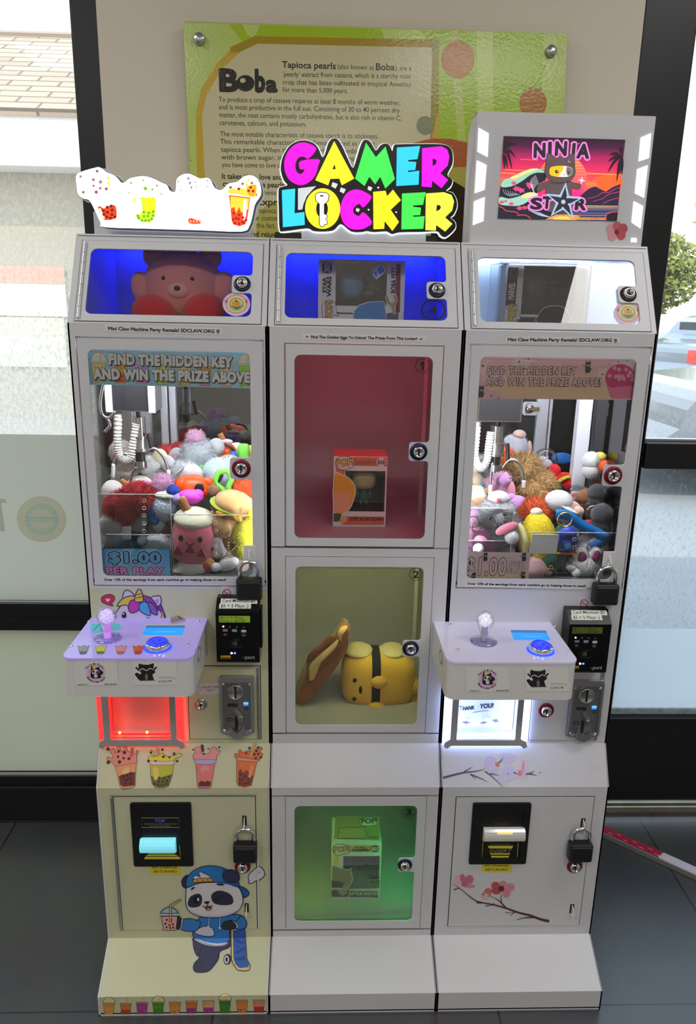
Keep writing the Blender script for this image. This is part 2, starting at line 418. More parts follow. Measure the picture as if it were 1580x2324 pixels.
def frosted(name, col, d=0.35):
    m = bpy.data.materials.new(name); m.use_nodes = True; nt = m.node_tree; nt.nodes.clear(); L = nt.links.new
    o = nt.nodes.new('ShaderNodeOutputMaterial'); a = nt.nodes.new('ShaderNodeBsdfTranslucent'); b = nt.nodes.new('ShaderNodeBsdfDiffuse'); x = nt.nodes.new('ShaderNodeMixShader')
    n = nt.nodes.new('ShaderNodeTexNoise'); n.inputs['Scale'].default_value = 2.5; n.inputs['Detail'].default_value = 6; t = nt.nodes.new('ShaderNodeTexCoord')
    mx = nt.nodes.new('ShaderNodeMix'); mx.data_type = 'RGBA'; mx.inputs['A'].default_value = (*col, 1); mx.inputs['B'].default_value = (*[c*0.86 for c in col], 1)
    L(t.outputs['Object'], n.inputs['Vector']); L(n.outputs['Fac'], mx.inputs['Factor']); L(mx.outputs['Result'], a.inputs[0]); L(mx.outputs['Result'], b.inputs[0])
    x.inputs[0].default_value = d; L(a.outputs[0], x.inputs[1]); L(b.outputs[0], x.inputs[2]); L(x.outputs[0], o.inputs[0]); return m
def dirty_glass(name, col, lo, hi, amt, z0, z1):
    """clear pane with mineral spots and dust, denser from height z1 down to z0"""
    m = bpy.data.materials.new(name); m.use_nodes = True; nt = m.node_tree; nt.nodes.clear(); L = nt.links.new
    o = nt.nodes.new('ShaderNodeOutputMaterial'); a = nt.nodes.new('ShaderNodeBsdfTranslucent'); tr = nt.nodes.new('ShaderNodeBsdfTransparent'); g = nt.nodes.new('ShaderNodeBsdfGlossy')
    g.inputs['Roughness'].default_value = 0.02
    a.inputs[0].default_value = (*col, 1)
    t = nt.nodes.new('ShaderNodeTexCoord'); n = nt.nodes.new('ShaderNodeTexNoise'); n.inputs['Scale'].default_value = 120; n.inputs['Detail'].default_value = 6; n.inputs['Roughness'].default_value = 0.65
    mp = nt.nodes.new('ShaderNodeMapping'); mp.inputs['Scale'].default_value = (1, 1, 0.62)
    r = nt.nodes.new('ShaderNodeMapRange'); r.inputs[1].default_value = lo; r.inputs[2].default_value = hi; r.inputs[3].default_value = 0; r.inputs[4].default_value = 1
    s = nt.nodes.new('ShaderNodeSeparateXYZ'); z = nt.nodes.new('ShaderNodeMapRange'); z.inputs[1].default_value = z1; z.inputs[2].default_value = z0; z.inputs[3].default_value = 0.06; z.inputs[4].default_value = amt
    mu = nt.nodes.new('ShaderNodeMath'); mu.operation = 'MULTIPLY'; ad = nt.nodes.new('ShaderNodeMath'); ad.operation = 'MULTIPLY_ADD'; ad.inputs[1].default_value = 0.55; 
    x = nt.nodes.new('ShaderNodeMixShader'); y = nt.nodes.new('ShaderNodeMixShader'); fr = nt.nodes.new('ShaderNodeFresnel'); fr.inputs[0].default_value = 1.3
    L(t.outputs['Object'], mp.inputs[0]); L(mp.outputs[0], n.inputs['Vector']); L(n.outputs['Fac'], r.inputs[0]); L(t.outputs['Object'], s.inputs[0]); L(s.outputs['Z'], z.inputs[0])
    L(r.outputs[0], mu.inputs[0]); L(z.outputs[0], mu.inputs[1]); L(z.outputs[0], ad.inputs[0]); L(mu.outputs[0], ad.inputs[2])
    L(ad.outputs[0], x.inputs[0]); L(tr.outputs[0], x.inputs[1]); L(a.outputs[0], x.inputs[2]); L(fr.outputs[0], y.inputs[0]); L(x.outputs[0], y.inputs[1]); L(g.outputs[0], y.inputs[2]); L(y.outputs[0], o.inputs[0])
    return m
M_FROST = frosted('frosted_window_film', (0.44, 0.425, 0.335), 0.2)
M_FROST2 = frosted('frosted_lower_pane', (0.41, 0.39, 0.275), 0.2)
M_FROST3 = frosted('frosted_door_film', (0.58, 0.66, 0.72), 0.15)

FGL = Frame((0, 0.666, 0), (1, 0, 0), (0, 0, 1))
def win(name, x0, x1, mx):      # shop window: black frame, glass bead, dirty upper pane, frosted film and lower pane
    f = MB()
    for a, b in mx: f.box((a, 0.635, 0), (b, 0.70, 2.55), M_BLACKM, 0.003)
    f.box((x0, 0.64, 0.60), (x1, 0.70, 0.675), M_BLACKM, 0.002); f.box((x0, 0.633, 0.60), (x1, 0.64, 0.636), M_BLACKM)
    f.box((x0, 0.64, 0), (x1, 0.70, 0.142), M_BLACKM, 0.003); f.box((x0, 0.628, 0), (x1, 0.64, 0.112), M_BLACKM, 0.002); f.box((x0, 0.64, 2.45), (x1, 0.70, 2.55), M_BLACKM)
    fo = structure(f.build(name))
    b = MB(); b.box((x0, 0.642, 0.674), (x1, 0.652, 0.679), M_ALU); b.box((x0, 0.642, 0.141), (x1, 0.652, 0.146), M_ALU); b.build('glazing_bead', fo)
    p = MB(); p.quad(FGL, x0, 1.131, x1, 2.46, dirty_glass('dirty_'+name, (0.85, 0.80, 0.68), 0.42, 0.62, 0.75, 1.35, 1.80)); p.build('upper_pane', fo)
    p = MB(); p.quad(FGL, x0, 0.674, x1, 1.131, M_FROST); p.build('frosted_film', fo)
    p = MB(); p.quad(FGL, x0, 0.141, x1, 0.602, M_FROST2); p.build('lower_pane', fo)
    return fo
W1 = win('window_1', -3, -0.582, [(-0.645, -0.582), (-1.95, -1.88), (-3, -2.94)])
win('window_2', 1.86, 3, [(1.86, 1.92), (2.94, 3)])
# film emblem and letter, seen mirrored from inside
FG = Frame((0, 0.6625, 0), (1, 0, 0), (0, 0, 1))
d = Decal(FG, (0, 1100, 6.455), 0.0006, 0.0001)
FC = lambda r, g, b: (r, g, b)
d.ell(610, 503, 362, 335, FC(158, 160, 148), 8, 40); d.ell(610, 503, 352, 325, FC(176, 182, 160), 8, 40); d.ell(610, 503, 336, 310, FC(165, 166, 150), 8, 40)
d.ell(612, 505, 262, 240, FC(176, 182, 160), 8, 40); d.ell(612, 505, 250, 228, FC(140, 162, 150), 8, 40)
for k in range(18):
    a = 2*math.pi*k/18; r0, r1, dd = 150, 212, 0.13
    d.poly([(612+r0*math.cos(a-dd)*1.06, 505+r0*math.sin(a-dd)), (612+r1*math.cos(a)*1.06, 505+r1*math.sin(a)), (612+r0*math.cos(a+dd)*1.06, 505+r0*math.sin(a+dd))], FC(166, 176, 158), bump=False)
d.bump(); d.ell(612, 505, 162, 148, FC(178, 184, 160)); d.ell(612, 505, 152, 138, FC(158, 168, 150))
for k in range(10):
    a = 2*math.pi*k/10; d.ell(612+100*math.cos(a), 505+95*math.sin(a), 30, 26, FC(182, 190, 172), n=12, bump=False)
d.bump(); d.poly(rect(395, 470, 835, 540), FC(138, 158, 146)); d.text('tapiocaexpress', 825, 528, 400, 522, 40, FC(182, 192, 174), 0.01, mirror=True)
d.arctext('AET', 612, 505, 285, 262, 105, 75, 42, FC(184, 186, 164)); d.arctext('ECIUJ', 612, 505, 285, 262, 205, 150, 42, FC(184, 186, 164)); d.arctext('EEFFOC', 612, 505, 285, 262, 45, -10, 42, FC(184, 186, 164))
d.arctext('YLLAER SI RUOY', 612, 505, 325, 300, 235, 300, 36, FC(182, 186, 160), inside=True)
d.poly([(-60, 200), (75, 205), (95, 262), (18, 262), (76, 680), (14, 684), (-44, 262), (-60, 262)], FC(150, 156, 144))
d.build('window_emblem', W1)

# glass door to the right of the pillar
f = MB()
f.box((0.632, 0.622, 0.03), (0.757, 0.70, 2.55), M_BLACKM, 0.004); f.box((1.72, 0.622, 0.03), (1.86, 0.70, 2.55), M_BLACKM, 0.004)
f.box((0.757, 0.63, 0.065), (1.72, 0.70, 0.335), M_BLACKM, 0.003); f.box((0.757, 0.612, 1.072), (1.72, 0.70, 1.140), M_BLACKM, 0.004); f.box((0.757, 0.63, 2.40), (1.72, 0.70, 2.55), M_BLACKM)
D1 = structure(f.build('door_1'))
g = MB(); g.quad(FGL, 0.757, 1.14, 1.72, 2.40, dirty_glass('dirty_door_upper', (0.6, 0.6, 0.58), 0.47, 0.66, 0.45, 1.14, 1.38)); g.build('upper_pane', D1)
g = MB(); g.quad(FGL, 0.757, 0.60, 1.72, 1.075, dirty_glass('dirty_door_lower', (0.30, 0.37, 0.41), 0.50, 0.64, 0.50, 0.60, 1.30)); g.build('lower_pane', D1)
g = MB(); g.quad(FGL, 0.757, 0.33, 1.72, 0.60, M_FROST3); g.build('frosted_film', D1)
g = MB(); g.box((0.76, 0.640, 1.140), (1.72, 0.660, 1.147), M_ALU, 0.001); g.box((0.757, 0.655, 0.335), (1.72, 0.662, 0.352), mat('worn_glazing_strip', (0.35, 0.45, 0.48), 0.5, noise=0.6, nscale=60)); g.build('glazing_bead', D1)
sill = MB(); ms = mat('worn_aluminium_sill', (0.42, 0.38, 0.30), 0.45, 0.6, noise=0.35, nscale=30)
for k, (ya, yb, zt) in enumerate([(0.655, 0.665, 0.018), (0.668, 0.684, 0.024), (0.688, 0.72, 0.034), (0.724, 0.80, 0.05)]): sill.box((0.632, ya, 0), (1.86, yb, zt), ms, 0.001)
structure(sill.build('trim_1'))
for k, (lx, ly, p) in enumerate(CEIL_FILL_LAMPS):
    L = bpy.data.lights.new('ceiling_or_fill_panel', 'AREA'); L.shape = 'RECTANGLE'; L.size = 0.9; L.size_y = 0.5; L.energy = p; L.color = LAMP_COL
    lo = bpy.data.objects.new('ceiling_or_fill_panel', L); COL.objects.link(lo); lo.location = (lx, ly, 2.785)

# ================================================================== outdoors
q = MB(); q.box((-40, 0.86, -0.10), (40, 60, -0.02), mat('pavement', (0.34, 0.34, 0.34), 0.8, noise=0.15, nscale=2)); structure(q.build('ground_outside'))
def roof_mat():
    m, nt, b = nodes_mat('roof_shingles'); L = nt.links.new
    t = nt.nodes.new('ShaderNodeTexCoord'); mp = nt.nodes.new('ShaderNodeMapping'); br = nt.nodes.new('ShaderNodeTexBrick'); 
    br.inputs['Scale'].default_value = 1; br.inputs['Brick Width'].default_value = 0.62; br.inputs['Row Height'].default_value = 0.20; br.inputs['Mortar Size'].default_value = 0.018
    br.inputs['Color1'].default_value = (0.55, 0.42, 0.30, 1); br.inputs['Color2'].default_value = (0.38, 0.30, 0.22, 1); br.inputs['Mortar'].default_value = (0.20, 0.16, 0.12, 1)
    L(t.outputs['Object'], mp.inputs[0]); L(mp.outputs[0], br.inputs[0]); L(br.outputs[0], b.inputs['Base Color']); b.inputs['Roughness'].default_value = 0.9; return m
BL = thing('shop_building', 'tan building with brown shingled roof beyond the left window', 'building', (-3, 9, 0))
ze = onY(80, 246, 8.4).z; zr = onY(80, 82, 11.5).z; zf = onY(80, 392, 9.0).z
M_TAN = mat('tan_stucco', (0.40, 0.36, 0.27), 0.9, noise=0.08, nscale=3); M_STUC = mat('white_stucco', (0.92, 0.90, 0.86), 0.8)
q = MB(); q.box((-14, 9.0, -0.02), (-0.7, 13, zf), M_TAN); q.build('wall', BL)
q = MB(); q.box((-14, 8.5, zf), (-0.7, 13, ze-0.02), M_STUC); q.build('fascia', BL)
FR = Frame((0, 8.4, ze), (1, 0, 0), (0, 3.1, zr-ze)); q = MB(); Lr = math.hypot(3.1, zr-ze)
q.fbox(FR, -14, -0.6, 0, Lr, -0.08, 0, roof_mat()); ro = q.build('roof', BL)
q = MB(); q.fbox(FR, -14, -0.6, Lr-0.05, Lr+0.08, 0, 0.05, mat('ridge_cap', (0.35, 0.28, 0.22), 0.9)); q.build('ridge', ro)
for nm, y0, y1, c1, c2 in (('menu_reflection_panel', 605, 715, (0.75, 0.32, 0.22), (0.95, 0.9, 0.86)), ('menu_reflection_panel', 722, 830, (0.92, 0.86, 0.55), (0.95, 0.92, 0.75))):
    a = onY(-40, y1, 8.97); b = onY(145, y0, 8.97); q = MB(); q.box((a.x, 8.95, a.z), (b.x, 8.98, b.z), mat('poster_%g' % c1[0], c2, 0.6)); q.box((a.x, 8.94, b.z-(b.z-a.z)*0.35), (b.x, 8.95, b.z), mat('menu_reflection_b_%g' % c1[0], c1, 0.6)); q.build(nm, BL)  # coloured panels stand in for menu reflections on the window glass

def tree(name, label, x, y, h, r, seed, col):
    t = thing(name, label, 'tree', (x, y, -0.02), 'trees across the car park'); rn = random.Random(seed)
    q = MB(); q.tube([(x, y, -0.02), (x+0.1, y, h*0.3), (x-0.05, y, h*0.6)], 0.16, mat('bark', (0.10, 0.07, 0.05), 0.9), rad=[0.2, 0.15, 0.07]); q.build('trunk', t)
    vs = []; fs = []
    for i in range(5200):
        a = rn.gauss(0, 1), rn.gauss(0, 1), rn.gauss(0, 1); l = math.sqrt(sum(k*k for k in a)); rr = r*(0.55+0.5*rn.random())
        c = Vector((x+a[0]/l*rr, y+a[1]/l*rr*0.8, h*0.66+a[2]/l*rr*0.72)); e = Vector((rn.uniform(-1, 1), rn.uniform(-1, 1), rn.uniform(-1, 1))).normalized(); f = e.orthogonal().normalized(); s_ = rn.uniform(0.05, 0.11)
        k = len(vs); vs += [c+e*s_, c+f*s_*0.6, c-e*s_, c-f*s_*0.6]; fs.append([k, k+1, k+2, k+3])
    q = MB(); q.faces(vs, fs, mat('leaves_%d' % seed, col, 0.8, noise=0.3, nscale=3)); q.build('crown', t)
tree('street_tree', 'sunlit yellow green shrub behind the parked cars beyond the glass door', 7.4, 17, 3.6, 1.35, 1, (0.26, 0.28, 0.06))
tree('street_tree', 'taller darker tree farther right beyond the parked cars', 12.5, 20, 6.5, 2.4, 2, (0.30, 0.36, 0.10))
def car(label, cx, cy, rz, paint, sc=1.0):
    t = thing('parked_car', label, 'car', (cx, cy, -0.02), 'parked cars'); R = Matrix.Translation((cx, cy, -0.02)) @ Matrix.Rotation(rz, 4, 'Z')
    side = [(-2.2, 0.35), (-2.25, 0.7), (-2.15, 0.98), (-1.45, 1.06), (-0.95, 1.42), (0.35, 1.45), (1.1, 1.02), (2.0, 0.88), (2.2, 0.6), (2.15, 0.32)]
    side = spline(side, True, 4)
    FS = Frame((0, 0, 0), (1, 0, 0), (0, 0, 1))
    q = MB(); q.plate(FS, [side], -0.86, 0.86, mat('car_paint_%g' % paint[0], paint, 0.25, 0.3, coat=0.8))
    bmesh.ops.transform(q.bm, matrix=R, verts=q.bm.verts); q.build('body', t)
    q = MB()
    for s_ in (-1, 1): q.plate(FS, [[(-1.25, 1.04), (-0.88, 1.36), (0.3, 1.38), (0.85, 1.04)]], s_*0.868-0.004, s_*0.868+0.004, mat('car_glass', (0.03, 0.04, 0.05), 0.05))
    q.box((-1.42, -0.68, 1.08), (-1.36, 0.68, 1.36), MATS['car_glass'], 0, Matrix.Translation((0.15, 0, -0.02)) @ Matrix.Rotation(0.0, 4, 'Y'))
    bmesh.ops.transform(q.bm, matrix=R, verts=q.bm.verts); q.build('window', t)
    for s_ in (-1, 1):
        q = MB(); q.box((-2.27, s_*0.62-0.2, 0.72), (-2.02, s_*0.62+0.25, 0.92), mat('tail_lamp', (0.7, 0.02, 0.02), 0.2, em=1.2, emc=(1, 0.06, 0.03)), 0.02); bmesh.ops.transform(q.bm, matrix=R, verts=q.bm.verts); q.build('tail_lamp', t)
        for wx in (-1.35, 1.35):
            q = MB(); q.cyl((wx, s_*0.68, 0.31), (wx, s_*0.88, 0.31), 0.31, mat('tyre', (0.02, 0.02, 0.02), 0.8)); q.cyl((wx, s_*0.86, 0.31), (wx, s_*0.89, 0.31), 0.2, M_ALU); bmesh.ops.transform(q.bm, matrix=R, verts=q.bm.verts); q.build('wheel', t)
car('silver sedan with a lit red tail lamp beyond the glass door', 7.7, 12.2, math.radians(25), (0.26, 0.30, 0.35))
car('dark grey car parked nearest behind the dirty door glass', 4.95, 5.4, math.radians(180), (0.16, 0.19, 0.22))
# ================================================================== the three cabinets
YB, YD, BACK = 0.1378, 0.0944, 0.575
W_ = 0.36; ZT = 1.585
FB = Frame((0, YB, 0), (1, 0, 0), (0, 0, 1)); FD = Frame((0, YD, 0), (1, 0, 0), (0, 0, 1)); FF = Frame((0, 0, 0), (1, 0, 0), (0, 0, 1))
FH = Frame((0, YB, 1.426), (1, 0, 0), (0, 0.0908, 0.1588)); LH = math.hypot(0.0908, 0.1588)
FC = Frame((0, YD, 0.4903), (1, 0, 0), (0, YB-YD, 0.5682-0.4903)); LC = math.hypot(YB-YD, 0.5682-0.4903)
FE = Frame((0, 0, 0.0501), (1, 0, 0), (0, YD, 0.1081-0.0501)); LE = math.hypot(YD, 0.058)
PROFILE = [(0.2286, ZT), (YB, 1.426), (YB, 0.5682), (YD, 0.4903), (YD, 0.1081), (0, 0.0501), (0, 0), (BACK, 0), (BACK, ZT)]
DOOR_H = (0.013, 0.347, 0.004, 0.168)     # x0 x1 v0 v1 inside a cabinet: the slanted top door
def tabbed(a0, b0, a1, b1, r, tw, tb0, tb1, k=5):     # rounded opening with a lock tab biting in from the right
    rr = 0.006; out = []
    def arc(cx, cy, rad, t0, t1):
        for i in range(k+1):
            t = math.radians(t0+(t1-t0)*i/k); out.append((cx+rad*math.cos(t), cy+rad*math.sin(t)))
    arc(a1-r, b1-r, r, 0, 90); out.reverse(); base = list(out); out.clear()
    arc(a0+r, b0+r, r, 180, 270); arc(a1-r, b0+r, r, 270, 360)
    arc(a1-rr, tb0-rr, rr, 0, 90); arc(a1-tw+rr, tb0+rr, rr, 270, 180); arc(a1-tw+rr, tb1-rr, rr, 180, 90); arc(a1-rr, tb1+rr, rr, 270, 360)
    arc(a1-r, b1-r, r, 0, 90); arc(a0+r, b1-r, r, 90, 180)
    return out
def lock(fr, a, b, parent, ring, name='cam_lock', r=0.0135, keyrot=0.0):
    q = MB(); o = fr.at(a, b, 0); q.lathe(o, fr.n, [(0, 0.0005), (r*1.18, 0.0005), (r*1.18, 0.002), (r*1.05, 0.0042), (r*0.80, 0.0042)], ring)
    o2 = q.build(name, parent)
    q = MB(); q.lathe(o, fr.n, [(r*0.80, 0.003), (r*0.72, 0.0085), (r*0.62, 0.0105), (r*0.52, 0.0105), (r*0.49, 0.0085), (0, 0.0085)], M_CHROME)
    f2 = Frame(o, fr.u*math.cos(keyrot)+fr.v*math.sin(keyrot), -fr.u*math.sin(keyrot)+fr.v*math.cos(keyrot))
    q.fbox(f2, -r*0.10, r*0.10, -r*0.36, r*0.36, 0.0085, 0.0091, M_DARK)
    q.build('lock_cylinder', o2 if parent.type == 'EMPTY' else parent); return o2
def hinge(fr, a, b0, b1, parent, n=7):
    q = MB(); L = (b1-b0)/n
    for k in range(n): q.cyl(fr.at(a, b0+k*L+0.0004, 0.002), fr.at(a, b0+(k+1)*L-0.0004, 0.002), 0.0032, M_ALU, seg=12)
    q.build('hinge', parent)
def cabinet(k, kind):
    x0 = -0.54+W_*k+0.001; x1 = x0+W_-0.002
    root = {'boba': lambda: thing('claw_machine', 'white and pale green mini claw machine topped by a glowing drink cup sign', 'claw machine', ((x0+x1)/2, 0.3, 0), 'mini machine row'),
            'locker': lambda: thing('prize_locker', 'white locker cabinet with four numbered glass doors between two claw machines', 'prize locker', ((x0+x1)/2, 0.3, 0), 'mini machine row'),
            'ninja': lambda: thing('claw_machine', 'white mini claw machine with a cat picture on its top box', 'claw machine', ((x0+x1)/2, 0.3, 0), 'mini machine row')}[kind]()
    root.pop('group', None) if hasattr(root, 'pop') else None
    if 'group' in root: del root['group']
    MI = M_INNER if kind != 'locker' else M_INNERD
    b = MB(); claw = kind != 'locker'; M_HEAD = M_INNER if kind == 'ninja' else M_INNERD
    FSD = Frame((0, 0, 0), (0, 1, 0), (0, 0, 1))
    win_ = rect(0.175, 0.965, 0.545, 1.395)
    front = M_WRAP if kind == 'boba' else M_WHITE
    for xa, open_ in ((x0, kind == 'boba'), (x1-0.003, kind == 'ninja' and False)):
        b.plate(FSD, [PROFILE[::-1], win_] if open_ else [PROFILE[::-1]], xa, xa+0.003, M_WHITE)
    b.box((x0, BACK-0.003, 0), (x1, BACK, ZT), M_WHITE); b.box((x0, 0.2286, ZT-0.003), (x1, BACK, ZT), M_WHITE); b.box((x0, 0.0, 0.004), (x1, BACK, 0.007), M_WHITE)
    T = 0.003
    dh = [x0+DOOR_H[0]-0.0016, DOOR_H[2]-0.0016, x0+DOOR_H[1]+0.0016, DOOR_H[3]+0.0016]
    b.plate(FH, [rect(x0, 0, x1, LH), rect(*dh)], -T, 0, M_WHITE)
    holes = []
    if claw:
        cd_ = (x0+0.0135, 0.9225, x0+0.351, 1.4005)
        holes.append(rect(cd_[0]-0.0016, cd_[1]-0.0016, cd_[2]+0.0016, cd_[3]+0.0016))
        cx = x0+(0.018 if kind == 'boba' else 0.026)
        holes.append(rect(cx, 0.582, cx+0.142, 0.69))
    else:
        holes += [rect(x0+0.031-0.0016, 1.0065, x0+0.3245, 1.3975), rect(x0+0.0305, 0.5935, x0+0.3265, 0.9865)]
    if kind == 'boba':
        b.plate(FB, [rect(x0, 0.916, x1, 1.426), holes[0]], -T, 0, M_WHITE)
        b.plate(FB, [rect(x0, 0.5682, x1, 0.9162), holes[1]], -T, 0, front)
    else:
        b.plate(FB, [rect(x0, 0.5682, x1, 1.426)]+holes, -T, 0, M_WHITE)
    b.plate(FC, [rect(x0, 0, x1, LC)], -T, 0, front)
    if claw: b.plate(FD, [rect(x0, 0.1081, x1, 0.4903)], -T, 0, front)
    else: b.plate(FD, [rect(x0, 0.1081, x1, 0.4903), rect(x0+0.031, 0.130, x0+0.3305, 0.4673)], -T, 0, front)
    b.plate(FE, [rect(x0, 0, x1, LE)], -T, 0, front); b.plate(FF, [rect(x0, 0, x1, 0.0501)], -T, 0, front)
    if kind == 'boba':      # white edge of the vinyl and the raised rims beside it
        for fr, v0, v1 in ((FC, 0, LC), (FD, 0.1081, 0.4903), (FE, 0, LE), (FF, 0, 0.0501)): b.fbox(fr, x0, x0+0.0035, v0, v1, 0, 0.0008, M_WHITE); b.fbox(fr, x1-0.0025, x1, v0, v1, 0, 0.0008, M_WHITE)
        b.fbox(FF, x0, x1, 0, 0.0035, 0, 0.0008, M_WHITE)
    # top compartment
    b.box((x0+0.003, 0.16, 1.428), (x1-0.003, 0.52, 1.431), M_HEAD); b.box((x0+0.003, 0.48, 1.43), (x1-0.003, 0.483, ZT-0.003), M_HEAD)
    b.box((x0+0.003, 0.225, ZT-0.0035), (x1-0.003, 0.483, ZT-0.003), M_HEAD); b.box((x0+0.003, 0.24, 1.43), (x0+0.0035, 0.48, ZT-0.003), M_HEAD); b.box((x1-0.0035, 0.24, 1.43), (x1-0.003, 0.48, ZT-0.003), M_HEAD)
    b.box((x0+0.003, 0.15, 1.40 if claw else 1.424), (x1-0.003, 0.57, 1.404 if claw else 1.428), M_INNER)
    if claw:
        b.box((x0+0.003, YB+0.004, 0.928), (x1-0.003, BACK-0.004, 0.934), mat('dark_green_felt', (0.03, 0.04, 0.035), 0.9))
        b.plate(FSD, [[(YB+0.05, 0.934), (BACK-0.01, 0.934), (BACK-0.01, 1.02)]], x0+0.004, x1-0.004, mat('dark_green_felt', (0.03, 0.04, 0.035), 0.9))
        cx = x0+(0.018 if kind == 'boba' else 0.026)
        b.box((cx-0.003, YB-0.002, 0.585), (cx, YB+0.09, 0.70), M_INNER); b.box((cx+0.142, YB-0.002, 0.585), (cx+0.145, YB+0.09, 0.70), M_INNER); b.box((cx, YB+0.09, 0.585), (cx+0.142, YB+0.093, 0.80), M_INNER); b.box((cx, YB-0.002, 0.579), (cx+0.142, YB+0.09, 0.582), M_INNER)
    else:
        for z in (1.0035, 0.5905): b.box((x0+0.003, YB, z), (x1-0.003, BACK-0.003, z+0.003), M_INNERD)
        b.box((x0+0.003, YD, 0.124), (x1-0.003, BACK-0.003, 0.128), M_INNERD); b.box((x0+0.003, YD, 0.4685), (x1-0.003, BACK-0.003, 0.472), M_INNERD)
        b.box((x0+0.003, BACK-0.02, 0.128), (x1-0.003, BACK-0.017, 1.42), M_INNERD); b.box((x1-0.036, 0.38, 0.6), (x1-0.028, 0.384, 1.40), M_INNERD); b.box((x0+0.02, 0.548, 0.80), (x1-0.02, 0.556, 0.815), M_INNERD)
    if not claw: 
        for xa in (x0+0.003, x1-0.0035): b.box((xa, YB+0.001, 0.128), (xa+0.0005, BACK-0.017, 1.42), M_INNERD)
    def light_stop(fr, a0, b0, a1, b1): b.plate(fr, [rect(a0-0.007, b0-0.007, a1+0.007, b1+0.007), rect(a0+0.007, b0+0.007, a1-0.007, b1-0.007)], -0.0075, -0.0055, M_INNER)  # unseen rim added behind the door gaps to stop LED light leaking
    light_stop(FH, x0+DOOR_H[0], DOOR_H[2]+0.006, x0+DOOR_H[1], DOOR_H[3])
    if claw: light_stop(FB, *cd_)
    else: light_stop(FB, x0+0.0325, 1.0081, x0+0.3225, 1.3958); light_stop(FB, x0+0.032, 0.595, x0+0.325, 0.9848); light_stop(FD, x0+0.0325, 0.1315, x0+0.329, 0.4657)
    b.build('body', root)
    # slanted top door
    a0, a1, v0, v1 = x0+DOOR_H[0], x0+DOOR_H[1], DOOR_H[2], DOOR_H[3]
    o0, o1, w0, w1 = x0+0.030, x0+0.329, 0.0175, 0.1515
    tabs = {'boba': (0.066, 0.102), 'locker': (0.062, 0.097), 'ninja': (0.062, 0.097)}[kind]
    dm = MB(); dm.plate(FH, [rect(a0, v0, a1, v1), tabbed(o0, w0, o1, w1, 0.012, 0.037, *tabs)], -0.002, 0.0015, M_WHITE); do = dm.build('top_door', root)
    g = MB(); g.fbox(FH, o0-0.006, o1+0.006, w0-0.006, w1+0.006, -0.0045, -0.0025, M_PANE); g.build('glass', do)
    hinge(FH, a0+0.006, v0+0.004, v1-0.004, do)
    lock(FH, o1-0.018, (tabs[0]+tabs[1])/2, do, M_NAVY if kind != 'ninja' else M_BLACK)
    return root, do, x0, x1
def swing_door(root, fr, a0, b0, a1, b1, ins, tab, m=None, name='door', c1=0.0015):
    dm = MB(); o = (a0+ins[0], b0+ins[1], a1-ins[2], b1-ins[3])
    dm.plate(fr, [rect(a0, b0, a1, b1), tabbed(*o, 0.012, *tab)], -0.002, c1, m or M_WHITE); do = dm.build(name, root)
    g = MB(); g.fbox(fr, o[0]-0.006, o[2]+0.006, o[1]-0.006, o[3]+0.006, -0.0045, -0.0025, M_PANE); g.build('glass', do)
    return do, o
def strip(name, parent, lo, hi, rgb, e):
    q = MB(); q.box(lo, hi, mat('led_%s_%g' % ('_'.join('%d' % (c*100) for c in rgb), e), rgb, 0.5, em=e)); return q.build(name, parent)
RL, HL, xL0, xL1 = cabinet(0, 'boba')
RM, HM, xM0, xM1 = cabinet(1, 'locker')
RR, HR, xR0, xR1 = cabinet(2, 'ninja')
# --- top compartments: LED strips under the roof
strip('led_strip', RL, (xL0+0.02, 0.455, ZT-0.010), (xL1-0.02, 0.465, ZT-0.005), (0.004, 0.012, 1.0), 45)
strip('led_strip', RM, (xM0+0.02, 0.455, ZT-0.010), (xM1-0.02, 0.465, ZT-0.005), (0.004, 0.012, 1.0), 60)
strip('led_strip', RR, (xR0+0.02, 0.235, ZT-0.008), (xR1-0.02, 0.245, ZT-0.004), (0.70, 0.78, 1.0), 55)
strip('led_strip', RR, (xR0+0.02, 0.455, ZT-0.010), (xR1-0.02, 0.465, ZT-0.005), (0.35, 0.58, 1.0), 16)
# --- locker doors
DM1, O1 = swing_door(RM, FB, xM0+0.0325, 1.0081, xM0+0.3225, 1.3958, (0.016, 0.016, 0.018, 0.019), (0.038, 1.181, 1.217))
DM2, O2 = swing_door(RM, FB, xM0+0.032, 0.595, xM0+0.325, 0.9848, (0.0185, 0.017, 0.0185, 0.019), (0.036, 0.7715, 0.8065))
DM3, O3 = swing_door(RM, FD, xM0+0.0325, 0.1315, xM0+0.329, 0.4657, (0.018, 0.0175, 0.018, 0.019), (0.036, 0.280, 0.314))
lock(FB, *FB.uv(950, 1025), DM1, M_NAVY, r=0.0145); lock(FB, *FB.uv(932, 1471), DM2, M_NAVY, r=0.0145); lock(FD, *FD.uv(919, 1962), DM3, M_NAVY, r=0.0135)
strip('led_strip', RM, (xM0+0.03, YB+0.035, 1.416), (xM1-0.03, YB+0.041, 1.421), (1.0, 0.03, 0.16), 32)
strip('led_strip', RM, (xM0+0.03, YB+0.035, 0.993), (xM1-0.03, YB+0.041, 0.998), (0.85, 0.90, 0.36), 80)
strip('led_strip', RM, (xM1-0.016, YB+0.01, 0.20), (xM1-0.010, YB+0.016, 0.44), (0.01, 1.0, 0.20), 26)
strip('led_strip', RM, (xM0+0.010, YB+0.01, 0.20), (xM0+0.016, YB+0.016, 0.44), (0.50, 1.0, 0.05), 18)
